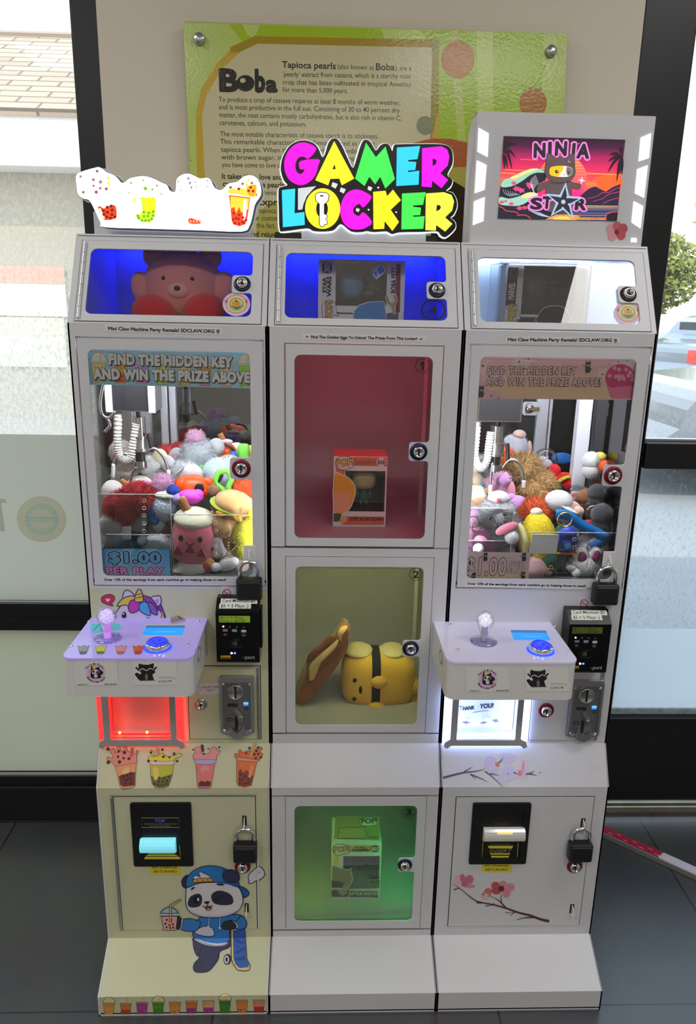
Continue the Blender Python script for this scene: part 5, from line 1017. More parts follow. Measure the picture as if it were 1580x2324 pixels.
def bill_unit(root, pts, style, crop, wrap, dr, hp):
    FDD = Frame((0, YD-0.0016, 0), (1, 0, 0), (0, 0, 1))
    a = FD.uv(*dr[0]); b = FD.uv(*dr[1])
    q = MB(); q.plate(FD, [rect(a[0]-0.0016, a[1]-0.0016, b[0]+0.0016, b[1]+0.0016)], 0.00005, 0.0003, M_DARK); q.plate(FD, [rect(a[0], a[1], b[0], b[1])], 0.0003, 0.0016, M_WRAP if wrap else M_WHITE)
    do = q.build('lower_door', root)
    if wrap:
        q = MB(); q.fbox(FD, a[0]-0.006, a[0]-0.001, a[1]-0.002, b[1]+0.001, 0.0003, 0.0045, M_ALU, 0.001); q.fbox(FD, a[0]-0.006, b[0]+0.003, b[1]+0.002, b[1]+0.0055, 0, 0.003, M_ALU, 0.0005); q.fbox(FD, b[0]+0.002, b[0]+0.005, a[1]+0.004, b[1]-0.1, 0, 0.003, M_WHITE2, 0.0005); q.build('door_trim', do)
    c = [FDD.uv(*p) for p in pts]; x0, x1 = (c[0][0]+c[2][0])/2, (c[1][0]+c[3][0])/2; z0, z1 = (c[2][1]+c[3][1])/2, (c[0][1]+c[1][1])/2; w_, h_ = x1-x0, z1-z0
    q = MB(); q.plate(FDD, [rrect(x0, z0, x1, z1, 0.004), rect(x0+w_*0.16, z0+h_*0.10, x1-w_*0.12, z1-h_*0.14)], 0, 0.0045, mat('bill_black', (0.007, 0.007, 0.008), 0.35)); q.plate(FDD, [rect(x0+w_*0.16, z0+h_*0.10, x1-w_*0.12, z1-h_*0.14)], 0.0005, 0.002, MATS['bill_black']); bu = q.build('bill_acceptor', root)
    d = Decal(FDD, crop, 0.0026, 0.0001); Y = (168, 158, 50)
    if style == 'top':
        d.line([(432, 655), (732, 655), (738, 732), (436, 732)], 4, (140, 130, 60), True); d.text('TOP', 541, 690, 622, 690, 24, (60, 90, 190), 0.04); d.text('INSERT BILL ANY DIRECTION', 455, 708, 715, 708, 10, (110, 108, 95), 0.0); d.text('DO NOT FOLD BILL', 503, 724, 668, 724, 10, (110, 108, 95), 0.0)
        d.poly([(500, 935), (690, 935), (705, 945), (485, 945)], Y); d.poly([(480, 950), (712, 950), (726, 960), (470, 960)], Y); d.poly([(465, 966), (735, 966), (742, 982), (455, 982)], Y); d.line([(740, 880), (748, 985), (450, 985)], 4, Y)
        s = [(423, 870), (718, 808), (718, 925)]
    else:
        d.text('DO NOT FOLD BILL', 475, 873, 630, 873, 9, (120, 110, 70), 0.0); d.poly([(450, 880), (656, 880), (645, 902), (462, 902)], Y); d.text('INSERT', 465, 936, 635, 932, 24, (120, 115, 85), 0.0, slant=0.2); d.poly([(468, 940), (630, 940), (626, 951), (473, 951)], Y); d.poly([(475, 960), (622, 960), (618, 975), (480, 975)], Y); d.line([(412, 852), (402, 978), (686, 980), (696, 855)], 4, Y)
    d.build('bill_labels', bu)
    X0, Y0, X1, Y1 = ((425, 812, 716, 922) if style == 'top' else (415, 728, 735, 830)); A = FDD.uv(crop[0]+X0/crop[2], crop[1]+Y0/crop[2]); B = FDD.uv(crop[0]+X1/crop[2], crop[1]+Y1/crop[2]); zc = (A[1]+B[1])/2; hh = (A[1]-B[1])/2
    q = MB(); vs = []; 
    for xx in (A[0], B[0]):
        for k in range(9): t = math.radians(90-180*k/8); vs.append(FDD.at(xx, zc+hh*math.sin(t), 0.003+0.016*math.cos(t)))
    mm = mat('bill_lip_cyan', (0.3, 0.8, 0.9), 0.25, em=0.55, emc=(0.20, 0.80, 0.95)) if style == 'top' else mat('bill_lip_clear', (0.62, 0.64, 0.68), 0.15, 0.3, em=0.10, emc=(1.0, 0.9, 0.6))
    q.faces(vs, [[k, k+1, 10+k, 9+k][::-1] for k in range(8)]+[list(range(9)), list(range(9, 18))[::-1]], mm); q.build('bill_lip', bu)
    if style != 'top':
        q = MB(); q.plate(FDD, [rect(A[0]+0.028, zc+hh*0.35, B[0]-0.028, zc+hh*0.75)], 0.0145, 0.0165, mat('bill_lamp', (0.9, 0.75, 0.2), 0.3, em=0.8, emc=(0.8, 0.62, 0.15))); q.build('slot_lamp', bu)
    return do
c5 = (200, 1670, 3.552); c6 = (980, 1670, 3.5545)
LDL = bill_unit(RL, [(296, 1820), (434, 1820), (305, 1963), (440, 1963)], 'top', c5, True, [(280, 2109), (579, 1807)], None)
LDR = bill_unit(RR, [(1074, 1820), (1206, 1821), (1063, 1958), (1192, 1958)], 'insert', c6, False, [(1017, 2101), (1349, 1808)], None)
FDD = Frame((0, YD-0.0016, 0), (1, 0, 0), (0, 0, 1))
for cr, p, do, t1, t2 in ((c5, [(498, 1045), (745, 1045), (750, 1118), (502, 1118)], LDL, (515, 1068, 720, 1067), (532, 1101, 718, 1100)), (c6, [(405, 1030), (648, 1030), (645, 1100), (407, 1100)], LDR, (423, 1054, 620, 1054), (433, 1086, 614, 1086))):
    d = Decal(FDD, cr, 0.0005, 0.0001); d.poly(p, (178, 165, 42)); d.text('NO CHANGE', *t1, 17, (60, 50, 20), 0.02); d.text('RETURNED', *t2, 17, (60, 50, 20), 0.02); d.build('no_change_sticker', do)
for root, px, py in ((RL, 551, 1966), (RR, 1304, 1965)): u, v = FDD.uv(px, py); lock(Frame((0, YD-0.0016, 0), (1, 0, 0), (0, 0, 1)), u, v, LDL if root is RL else LDR, M_RED, r=0.0145)
# hasps: slotted tongues that the padlocks hang from
def hasp(fr, px, py, par, plate_):
    u, v = fr.uv(px, py); o = fr.at(u, v, 0); q = MB(); F0 = Frame(o, fr.u, fr.v)
    if plate_: q.fbox(F0, -0.012, 0.012, -0.02, 0.016, 0.0003, 0.0025, M_ACRYL if 0 else M_WHITE2, 0.0008); 
    else: q.fbox(F0, -0.0045, 0.0045, -0.012, 0.012, 0.0002, 0.0008, M_DARK)
    FT_ = Frame(o, fr.n, fr.v)      # tongue sticking out from the door
    q.plate(FT_, [[(0, 0.010), (0.010, 0.006), (0.018, -0.004), (0.018, -0.014), (0.010, -0.018), (0, -0.012)], [(0.007+0.0045*math.cos(t*math.pi/6), -0.006+0.0065*math.sin(t*math.pi/6)) for t in range(12)]], -0.0009, 0.0009, M_WHITE2); q.build('hasp', par); return o
H1 = hasp(FB, 567, 1255, DL, True); H2 = hasp(FB, 1381, 1268, DR, True); H3 = hasp(FDD, 555, 1862, LDL, False); H4 = hasp(FDD, 1323, 1868, LDR, False); hasp(FDD, 560, 2060, LDL, False); hasp(FDD, 1298, 2062, LDR, False)
# ---- padlocks
def padlock(label, loc):
    t = thing('padlock', label, 'padlock', loc, 'black padlocks', False)
    q = MB(); q.box((-0.0205, -0.009, -0.062), (0.0205, 0.009, -0.026), mat('padlock_black', (0.010, 0.011, 0.014), 0.45), 0.0035); q.box((-0.0185, -0.0112, -0.060), (0.0185, 0.0112, -0.029), MATS['padlock_black'], 0.003)
    for z in (-0.037, -0.045, -0.053): q.box((-0.0187, -0.0116, z-0.0006), (0.0187, -0.0110, z+0.0006), M_DARK)
    q.build('body', t)
    q = MB(); R = 0.0145; pts = [(-R, 0, -0.030)]+[(-R*math.cos(math.radians(a)), 0, -0.012+R*0.95*math.sin(math.radians(a))) for a in range(0, 181, 15)]+[(R, 0, -0.030)]; q.tube(pts, 0.0032, M_CHROME, 12); q.build('shackle', t); t.scale = (1.22, 1.22, 1.22); return t
padlock('black padlock on the claw door above the lit card reader', onY(565, 1277, YB-0.0152)); padlock('black padlock on the claw door of the right machine', onY(1380, 1290, YB-0.0152))
padlock('black padlock on the pale green lower door', onY(556, 1884, YD-0.0172)); padlock('black padlock on the white lower door by the blossom sticker', onY(1322, 1883, YD-0.0172))
# ================================================================== remaining stickers on the machines
def label_strip(fr, crop, quad_, txt, tx, par, name, h=14, bold=0.035, icon=None, bg=(170, 168, 168)):
    d = Decal(fr, crop, 0.0004, 0.0001); d.poly(quad_, bg); d.text(txt, *tx, h, (18, 18, 24), bold)
    if icon:
        x, y, r = icon; d.ring(x, y+r*0.3, r*0.6, r*0.75, r*0.28, (40, 38, 44)); d.line([(x-r, y-r*0.6), (x+r, y-r*0.6)], r*0.35, (40, 38, 44)); d.line([(x, y-r), (x, y+r)], r*0.3, (40, 38, 44))
    d.build(name, par)
label_strip(FB, (150, 360, 3.3617), [(297, 1263), (1195, 1292), (1190, 1345), (294, 1318)], 'Mini Claw Machine Party Rentals! SDCLAW.ORG', (322, 1308, 1132, 1330), RL, 'rentals_label', 25, 0.035, (1160, 1318, 14))
label_strip(FB, (1030, 230, 3.16), [(372, 1686), (1192, 1694), (1190, 1736), (368, 1732)], 'Mini Claw Machine Party Rentals! SDCLAW.ORG', (388, 1720, 1132, 1724), RR, 'rentals_label', 23, 0.035, (1160, 1716, 13))
label_strip(FB, (600, 300, 3.435), [(298, 1568), (1262, 1590), (1260, 1634), (294, 1616)], 'Find The Golden Eggs To Unlock The Prizes From This Locker!', (365, 1606, 1190, 1620), RM, 'eggs_label', 21, 0.04)
d = Decal(FB, (600, 300, 3.435), 0.0010, 0.0001)
for x, y, s_ in ((322, 1594, 1), (1232, 1612, -1)): d.poly([(x, y), (x+10*s_, y-9), (x+10*s_, y-3), (x+22*s_, y-3), (x+22*s_, y+3), (x+10*s_, y+3), (x+10*s_, y+9)], (18, 18, 24))
d.build('eggs_arrows', RM)
FBo = Frame((0, YB-0.0016, 0), (1, 0, 0), (0, 0, 1))
label_strip(FBo, (140, 1310, 3.29), [(300, 5), (1245, 12), (1242, 38), (312, 32)], 'Over 10% of the earnings from each machine go to helping those in need!', (318, 26, 1228, 27), DL, 'earnings_label', 17, 0.04)
label_strip(FBo, (990, 1310, 3.59), [(240, 36), (1228, 58), (1222, 100), (232, 78)], 'Over 10% of the earnings from each machine go to helping those in need!', (254, 60, 1216, 80), DR, 'earnings_label', 18, 0.04)
# round club stickers on the top doors
for cx, cy, do, hit in ((667, 705, HL, (490, 640, 14.364)), (1253, 1512, HR, (1030, 230, 3.16))):
    k = 1.0 if do is HL else 0.22; d = Decal(FH, hit, 0.0018 if 0 else -0.0018, 0.0001)
    E = lambda r, c, yy=0.87: d.ell(cx, cy, r*k, r*k*yy, c, 0, 40)
    E(448, (172, 150, 170)); E(420, (165, 140, 168)); E(345, (110, 40, 60)); E(330, (176, 164, 104)); E(225, (40, 46, 46)); E(205, (150, 160, 150))
    d.poly([(cx+x*k, cy+y*k) for x, y in [(-190, 20), (-120, 110), (0, 170), (120, 120), (190, 10), (120, 60), (0, 90), (-120, 60)]], (48, 84, 66), sm=3)
    d.poly([(cx+x*k, cy+y*k) for x, y in [(-160, 0), (-140, -90), (-60, -130), (40, -120), (120, -80), (150, 10), (60, 70), (-40, 90), (-110, 60)]], (200, 150, 30), sm=3); d.poly([(cx+x*k, cy+y*k) for x, y in [(-60, -30), (20, -60), (110, -10), (60, 50), (-20, 60)]], (205, 128, 30), sm=3)
    d.poly([(cx+x*k, cy+y*k) for x, y in [(-10, -150), (50, -90), (0, -70), (-50, -80)]], (60, 46, 30))
    for sx_ in (-1, 1):
        for a in (-60, -30, 0, 30, 60): d.poly([(cx+sx_*275*k, cy-95*k), (cx+sx_*(275+150*math.cos(math.radians(a)))*k, cy-(95+130*math.sin(math.radians(a)))*k), (cx+sx_*(290+60*math.cos(math.radians(a+18)))*k, cy-(95+60*math.sin(math.radians(a+18)))*k)], (130, 34, 82), bump=False)
    d.bump()
    for a in list(range(52, 86, 7))+list(range(99, 130, 7))+list(range(198, 262, 7))+list(range(280, 345, 7)): ca, sa = math.cos(math.radians(a)), math.sin(math.radians(a)); d.line([(cx+252*k*ca, cy-219*k*sa), (cx+308*k*ca, cy-268*k*sa)], 17*k, (206, 196, 150))
    d.build('club_sticker', do)
# numbers on the locker glass
for txt, cr, cx, cy, rx, ry, tx, do, fr, lw in (('1', (620, 770, 3.591), 1218, 215, 56, 56, (1197, 250, 1232, 251, 68), DM1, FB, 4), ('2', (620, 1240, 3.95), 1279, 253, 57, 53, (1256, 284, 1306, 285, 60), DM2, FB, 4), ('3', (620, 1780, 4.051), 1243, 260, 56, 48, (1218, 288, 1270, 288, 58), DM3, FD, 4), ('4', (600, 300, 3.435), 1319, 1382, 90, 78, (1285, 1412, 1347, 1414, 62), HM, FH, 12)):
    d = Decal(fr, cr, -0.0018, 0.0001); d.ring(cx, cy, rx, ry, lw, (14, 14, 18)); d.text(txt, *tx[:4], tx[4], (12, 12, 14), 0.025) if txt != '1' else d.poly([(1199, 196), (1221, 181), (1232, 181), (1228, 252), (1211, 252), (1214, 206), (1199, 213)], (12, 12, 14)); d.build('number_sticker', do)
# caution stickers
for fr, cr, x, y, s_, par in ((FB, (140, 1310, 3.29), 1190, 66, 1.0, RL), (FB, (990, 1310, 3.59), 1160, 158, 1.07, RR)):
    d = Decal(fr, cr, 0.0003, 0.0001); d.poly([(x, y), (x+s_*135, y+4), (x+s_*132, y+s_*90), (x, y+s_*88)], (168, 164, 168)); d.ring(x+s_*43, y+s_*53, s_*29, s_*29, 7, (130, 40, 90)); d.line([(x+s_*22, y+s_*34), (x+s_*64, y+s_*72)], 7, (130, 40, 90)); d.text('0-3', x+s_*24, y+s_*64, x+s_*62, y+s_*64, s_*20, (110, 80, 110), 0); d.text('CAUTION', x+s_*50, y+s_*16, x+s_*130, y+s_*17, s_*11, (110, 140, 160), 0.01); d.build('caution_sticker', par)

# ---- header banner with drink cups (left)
FBI = Frame((0, YB+0.0095, 0), (1, 0, 0), (0, 0, 1))
def cup(d, x, y, w, h, body, low, lid='flat', dots=True, ol=(58, 48, 40), lw=2.5, face=True, rim=None):
    """x,y = centre of the base; h = height to the rim"""
    t, b = w/2, w*0.38
    if lid == 'dome': d.shape([(x-t*1.02, y-h), (x-t*0.9, y-h*1.28), (x-t*0.4, y-h*1.46), (x+t*0.4, y-h*1.46), (x+t*0.9, y-h*1.28), (x+t*1.02, y-h)], rim or (205, 204, 190), lw, ol, 3)
    if lid != 'none': d.line([(x+t*0.15, y-h*1.1), (x+t*0.42, y-h*1.62)], w*0.09, (230, 190, 160)); 
    d.poly([(x-t, y-h), (x+t, y-h), (x+b, y), (x-b, y)], body); f = 0.52
    if low: d.poly([(x-t+(t-b)*f, y-h*(1-f)), (x+t-(t-b)*f, y-h*(1-f)), (x+b, y), (x-b, y)], low)
    if dots:
        rn = random.Random(int(x)); 
        for i in range(12): d.ell(x+rn.uniform(-b*0.8, b*0.8), y-h*rn.uniform(0.04, 0.36), w*0.042, w*0.042, (60, 40, 40) if i % 3 else (110, 70, 60), n=8, bump=False)
        d.bump()
    d.line([(x-t, y-h), (x+t, y-h), (x+b, y), (x-b, y)], lw, ol, True); d.poly([(x-t*1.1, y-h*1.03), (x+t*1.1, y-h*1.03), (x+t*1.1, y-h*0.95), (x-t*1.1, y-h*0.95)], rim or (215, 214, 205)); d.line([(x-t*1.1, y-h*1.03), (x+t*1.1, y-h*1.03), (x+t*1.1, y-h*0.95), (x-t*1.1, y-h*0.95)], lw, ol, True)
    if face:
        for s_ in (-1, 1): d.ell(x+s_*t*0.55, y-h*0.78, w*0.035, w*0.042, (30, 24, 24), n=10, bump=False)
        d.bump(); d.line([(x-w*0.06, y-h*0.76), (x, y-h*0.72), (x+w*0.06, y-h*0.76)], lw, (60, 40, 40))
cb = (195, 780, 4.104); d = Decal(FBI, cb, 0.0, 0.00006)
d.poly([(0, 15), (1540, 60), (1545, 416), (28, 380)], (132, 172, 188))
for x, y, w_, h, body, low, lid in [(118, 362, 130, 190, (226, 208, 140), (226, 208, 140), 'dome'), (325, 365, 128, 185, (225, 170, 85), (186, 98, 50), 'flat'), (520, 372, 130, 195, (178, 140, 205), (190, 128, 190), 'flat'), (715, 378, 120, 190, (190, 205, 90), (160, 190, 60), 'dome'), (912, 385, 128, 185, (222, 205, 140), (226, 205, 110), 'flat'), (1108, 390, 124, 195, (228, 165, 55), (205, 125, 180), 'flat'), (1305, 393, 124, 190, (222, 205, 170), (228, 205, 190), 'flat'), (1492, 398, 130, 205, (110, 160, 60), (110, 170, 50), 'dome')]: cup(d, x, y, w_, h, body, low, lid)
for t, a in (('FIND THE HIDDEN KEY', (222, 186, 1358, 215)), ('AND WIN THE PRIZE ABOVE!', (84, 322, 1552, 358))):
    for col, w_, dx, dy in (((34, 36, 42), 0.115, 5, 5), ((34, 36, 42), 0.10, 0, 0), ((205, 206, 206), 0.07, 0, 0)): d.text(t, a[0]+dx, a[1]+dy, a[2]+dx, a[3]+dy, 88, col, w_, space=1.12)
d.build('header_banner', DL)
# ---- header banner with blossoms (right)
cb = (1080, 800, 4.27); d = Decal(FBI, cb, 0.0, 0.00006, clip=[(FBI, None, (892.5, 0.0108))]); rn = random.Random(5)
gradient(d, (-10, 30), (1590, 58), (1585, 462), (-10, 445), [(0, (180, 140, 145)), (0.4, (196, 156, 150)), (0.75, (190, 160, 128)), (1, (176, 150, 128))], 16)
def blossom(x, y, r, c, c2, n=5):
    for k in range(n): a = 2*math.pi*k/n+0.3; d.ell(x+r*0.62*math.cos(a), y+r*0.62*math.sin(a), r*0.5, r*0.36, c, math.degrees(a), 12, bump=False)
    d.bump(); d.ell(x, y, r*0.16, r*0.16, c2, n=8)
for x, y, r, c in [(70, 130, 85, (205, 178, 180)), (130, 230, 70, (196, 160, 165)), (420, 90, 75, (212, 190, 190)), (510, 60, 60, (210, 186, 188)), (240, 240, 60, (206, 176, 180)), (40, 70, 60, (190, 150, 158)), (150, 420, 70, (196, 150, 158)), (220, 440, 60, (186, 140, 150)), (60, 330, 60, (196, 150, 158)), (1230, 210, 60, (206, 178, 178)), (1380, 90, 60, (206, 180, 184)), (1470, 80, 55, (214, 192, 194)), (1550, 110, 60, (206, 180, 186)), (480, 160, 50, (206, 176, 178))]: blossom(x, y, r, c, (110, 60, 70))
d.ell(1402, 250, 146, 138, (146, 34, 78), 0, 40); d.poly([(1262, 280), (1300, 340), (1400, 330), (1545, 330), (1530, 420), (1440, 440), (1320, 440), (1290, 380)], (172, 84, 116), sm=4)
for x, y in ((1345, 150), (1388, 165), (1455, 165), (1495, 195), (1480, 225), (1295, 225), (1355, 235), (1385, 230), (1420, 232), (1390, 258), (1435, 255), (1525, 225), (1518, 265)): blossom(x, y, 20, (196, 130, 150), (220, 180, 190))
for t, a in (('FIND THE HIDDEN KEY', (112, 208, 968, 212)), ('AND WIN THE PRIZE ABOVE!', (98, 316, 1206, 322))):
    d.text(t, *a, 70, (44, 20, 30), 0.075, space=1.15); d.text(t, *a, 70, (206, 178, 174), 0.028, space=1.15)
NJ = (30, 36, 38)
def imp(x, y, s_, fl=1):           # small hooded figure with a stick
    d.poly([(x+fl*a*s_, y+b*s_) for a, b in [(-18, -28), (-10, -52), (4, -40), (18, -56), (22, -26), (16, -10), (22, 16), (12, 42), (-2, 34), (-14, 44), (-20, 14), (-16, -8)]], NJ, sm=2); d.poly([(x+fl*a*s_, y+b*s_) for a, b in [(-12, -20), (14, -20), (12, -12), (-10, -12)]], (190, 170, 150)); d.line([(x-fl*44*s_, y-18*s_), (x+fl*34*s_, y+12*s_)], 4*s_, NJ)
imp(1085, 145, 1.25); imp(50, 385, 1.25); d.build('header_banner', DR)
# ---- price cards
cb = (200, 980, 3.95); d = Decal(FBI, cb, 0.0, 0.00006)
gradient(d, (125, 1048), (728, 1050), (742, 1305), (118, 1300), [(0, (52, 118, 156)), (0.5, (92, 158, 196)), (0.8, (110, 176, 205)), (1, (90, 160, 180))], 12)
for p in ([(320, 1048), (420, 1048), (300, 1298), (180, 1298)], [(520, 1048), (620, 1048), (520, 1300), (430, 1300)]): d.poly(p, (116, 176, 208), bump=False)
d.bump()
for t, a, h, c in (('$1.00', (198, 1168, 645, 1172), 88, (92, 158, 200)), ('PER PLAY', (170, 1272, 678, 1276), 58, (196, 130, 190))):
    for col, w_ in (((205, 212, 218), 0.15), ((14, 18, 38), 0.115), (c, 0.055)): d.text(t, *a, h, col, w_, space=1.12)
d.build('price_card', DL)
cb = (1040, 1240, 8.78); d = Decal(FBI, cb, 0.0, 0.00006)
gradient(d, (155, 105), (1440, 125), (1395, 685), (130, 670), [(0, (192, 178, 180)), (0.35, (202, 172, 176)), (0.7, (206, 180, 160)), (1, (208, 192, 156))], 12)
for x, y, r in ((1010, 230, 60), (1090, 235, 55), (350, 130, 45), (1000, 640, 55), (340, 420, 40)): blossom(x, y, r, (208, 186, 186), (170, 80, 90))
for t, a, h, w_ in (('$1.00', (165, 560, 940, 570), 330, 0.05), ('PER', (1035, 392, 1315, 398), 92, 0.06), ('PLAY', (980, 522, 1345, 528), 92, 0.06)): d.text(t, *a, h, (48, 26, 30), w_, space=1.08); d.text(t, *a, h, (205, 184, 182), w_-0.028, space=1.08)
for x, y in ((540, 215), (1310, 215), (310, 615), (1290, 590)): imp(x, y, 1.9)
d.build('price_card', DR)

# ---- unicorn peeking over the control box
cb = (140, 1310, 3.29); d = Decal(FB, cb, 0.0005, 0.00007); O_ = (44, 26, 66)
d.shape([(345, 128), (300, 150), (303, 185), (340, 203), (385, 215), (375, 195), (396, 165), (385, 135)], (150, 36, 66), 5, (60, 14, 40), 4); d.poly([(345, 185), (328, 168), (332, 156), (345, 163), (357, 156), (362, 168)], (200, 192, 196))
d.poly([(700, 150), (745, 210), (775, 290), (770, 310), (690, 310)], (104, 42, 112), sm=3); d.line([(700, 150), (745, 210), (775, 290), (770, 312)], 7, O_); d.poly([(722, 250), (755, 260), (765, 310), (735, 310)], (205, 180, 70)); 
d.shape([(415, 310), (430, 230), (480, 180), (560, 165), (660, 170), (720, 230), (735, 312)], (178, 172, 190), 7, O_, 2)
d.shape([(455, 165), (470, 105), (505, 100), (545, 140), (500, 160)], (178, 172, 190), 7, O_, 3); d.shape([(665, 155), (710, 138), (740, 145), (742, 190), (715, 215)], (170, 160, 180), 7, O_, 3); d.poly([(700, 170), (722, 160), (722, 195), (708, 200)], (150, 110, 150), sm=2)
d.shape([(415, 215), (455, 160), (520, 138), (560, 150), (520, 185), (505, 225), (480, 205)], (206, 176, 70), 7, O_, 4); d.shape([(600, 140), (660, 150), (705, 200), (720, 250), (680, 240), (640, 190)], (110, 52, 120), 7, O_, 4); d.shape([(500, 215), (520, 172), (570, 170), (590, 200), (575, 245), (530, 265), (505, 250)], (140, 46, 130), 7, O_, 4); d.shape([(580, 210), (610, 180), (645, 195), (660, 240), (662, 285), (615, 270), (585, 245)], (66, 140, 190), 7, O_, 4); d.shape([(645, 185), (690, 205), (715, 260), (710, 280), (670, 260)], (100, 66, 140), 7, O_, 4)
d.shape([(545, 172), (560, 110), (580, 86), (600, 110), (612, 172), (580, 184)], (196, 166, 70), 7, O_, 2); d.line([(555, 130), (605, 120)], 5, O_); d.line([(550, 155), (610, 142)], 5, O_); d.ell(467, 282, 17, 27, (30, 22, 40)); d.ell(462, 270, 6, 8, (205, 200, 205)); d.line([(625, 306), (645, 300), (665, 306)], 5, O_); d.build('unicorn_sticker', RL)

# ---- splashing drinks on the sloped panel
cs = (225, 1680, 4.051); OL = (52, 36, 36)
def splash(bodyp, top, bot, cols, spl, splc, straw, dots, lw=4):
    d = Decal(FC, cs, 0.0009, 0.00008, clip=[(FC, None, (1789.0, -0.003)), (FD, (1789.0, -0.003), None)])
    d.shape(spl, splc, lw, OL, 4); d.poly(straw[0], straw[1]); d.line(straw[0], 3, OL, True)
    d.shape(bodyp, cols[0], 0, OL, 0); 
    if len(cols) > 1: d.poly(bot, cols[1])
    if len(cols) > 2: d.poly(cols[2][0], cols[2][1], sm=3)
    d.line(bodyp, lw, OL, True)
    if top: d.poly(top[0], top[1], sm=2); d.line(top[0], 3, OL, True, sm=2)
    for x, y, r in dots: d.ell(x, y, r, r, (32, 18, 20), n=14, bump=False)
    d.bump()
    for x, y, r in dots: d.ell(x-r*0.3, y-r*0.35, r*0.28, r*0.24, (120, 100, 96), n=8, bump=False)
    d.build('drink_sticker', RL)
splash([(150, 240), (342, 210), (330, 420), (300, 438), (218, 448), (195, 425)], None, [(182, 330), (250, 300), (332, 292), (328, 415), (225, 428), (196, 410)], [(216, 150, 110), (82, 34, 32), ([(215, 310), (230, 265), (270, 250), (275, 300)], (225, 190, 140))],
  [(150, 238), (120, 200), (75, 180), (80, 150), (115, 165), (130, 145), (105, 110), (112, 80), (145, 82), (150, 115), (175, 100), (165, 60), (190, 50), (200, 95), (230, 100), (232, 60), (255, 62), (262, 100), (310, 110), (340, 130), (345, 95), (362, 105), (345, 150), (343, 210), (250, 245)], (206, 130, 118), ([(295, 66), (320, 68), (305, 150), (288, 148)], (178, 60, 44)),
  [(83, 80, 16), (85, 202, 16), (180, 100, 13), (235, 112, 16), (175, 150, 12), (226, 164, 12), (275, 168, 14), (188, 198, 16), (218, 40, 14), (258, 318, 14), (292, 303, 14), (225, 335, 12), (255, 360, 14), (290, 350, 13), (240, 395, 13), (295, 395, 13)])
splash([(472, 215), (688, 215), (672, 320), (640, 420), (590, 438), (520, 435), (490, 400), (476, 320)], ([(468, 200), (480, 188), (600, 196), (685, 188), (690, 205), (670, 225), (490, 225)], (196, 176, 186)), [(478, 330), (560, 345), (672, 310), (640, 418), (590, 434), (520, 430), (492, 400)], [(140, 142, 40), (76, 84, 28), ([(498, 270), (515, 245), (540, 260), (548, 310), (530, 365), (505, 350)], (222, 196, 116))],
  [(480, 195), (455, 165), (470, 140), (495, 155), (510, 145), (480, 120), (475, 90), (500, 105), (520, 145), (560, 130), (590, 120), (620, 145), (680, 145), (740, 120), (765, 130), (740, 152), (700, 165), (680, 195), (580, 205)], (166, 160, 52), ([(525, 70), (548, 70), (555, 135), (538, 150)], (206, 140, 110)),
  [(478, 112, 12), (583, 85, 12), (690, 123, 13), (648, 156, 10), (455, 190, 13), (718, 190, 12), (592, 150, 13), (520, 190, 10), (556, 345, 11), (598, 348, 11), (640, 335, 10), (550, 378, 11), (585, 378, 11), (625, 370, 11), (510, 400, 11), (540, 405, 11), (585, 410, 11), (618, 400, 11), (560, 418, 10)])
splash([(892, 215), (1065, 215), (1030, 425), (1015, 437), (918, 437), (905, 425)], ([(880, 182), (970, 178), (1072, 182), (1062, 214), (975, 222), (892, 214)], (150, 156, 196)), [(915, 395), (940, 370), (975, 385), (1000, 370), (1028, 385), (1022, 422), (915, 424)], [(206, 112, 112), (58, 24, 28), ([(930, 260), (960, 235), (1010, 240), (1010, 290), (980, 275), (950, 300)], (222, 150, 148))],
  [(882, 185), (865, 140), (885, 105), (880, 75), (910, 58), (940, 75), (945, 120), (980, 125), (1010, 120), (1035, 70), (1070, 62), (1090, 95), (1115, 95), (1105, 120), (1080, 150), (1072, 185), (970, 195)], (218, 148, 150), ([(935, 42), (958, 40), (968, 100), (950, 110)], (40, 30, 34)),
  [(865, 85, 8), (1005, 78, 8), (1104, 64, 10), (965, 125, 10), (958, 90, 9)])
splash([(1265, 170), (1455, 185), (1400, 415), (1340, 430), (1280, 418), (1266, 380)], ([(1262, 165), (1300, 160), (1460, 182), (1450, 196), (1280, 184)], (214, 150, 120)), [(1280, 285), (1300, 260), (1330, 300), (1350, 270), (1420, 330), (1396, 415), (1340, 426), (1282, 414)], [(196, 100, 46), (110, 36, 26), ([(1385, 270), (1400, 225), (1420, 235), (1400, 330), (1372, 345)], (216, 150, 80))],
  [(1265, 165), (1245, 130), (1265, 120), (1290, 140), (1285, 95), (1305, 88), (1315, 110), (1380, 95), (1420, 100), (1450, 75), (1485, 62), (1502, 80), (1480, 105), (1505, 125), (1490, 160), (1460, 182), (1350, 165)], (176, 84, 40), ([(1425, 25), (1448, 30), (1400, 160), (1378, 156)], (186, 140, 66)),
  [(1383, 72, 13), (1462, 66, 12), (1448, 98, 12), (1428, 128, 12), (1464, 126, 12), (1488, 156, 12), (1440, 164, 11), (1353, 118, 10), (1298, 312, 12), (1340, 328, 12), (1290, 358, 11), (1316, 360, 12), (1370, 350, 11), (1292, 392, 11), (1322, 400, 11), (1350, 395, 11), (1378, 384, 11)])

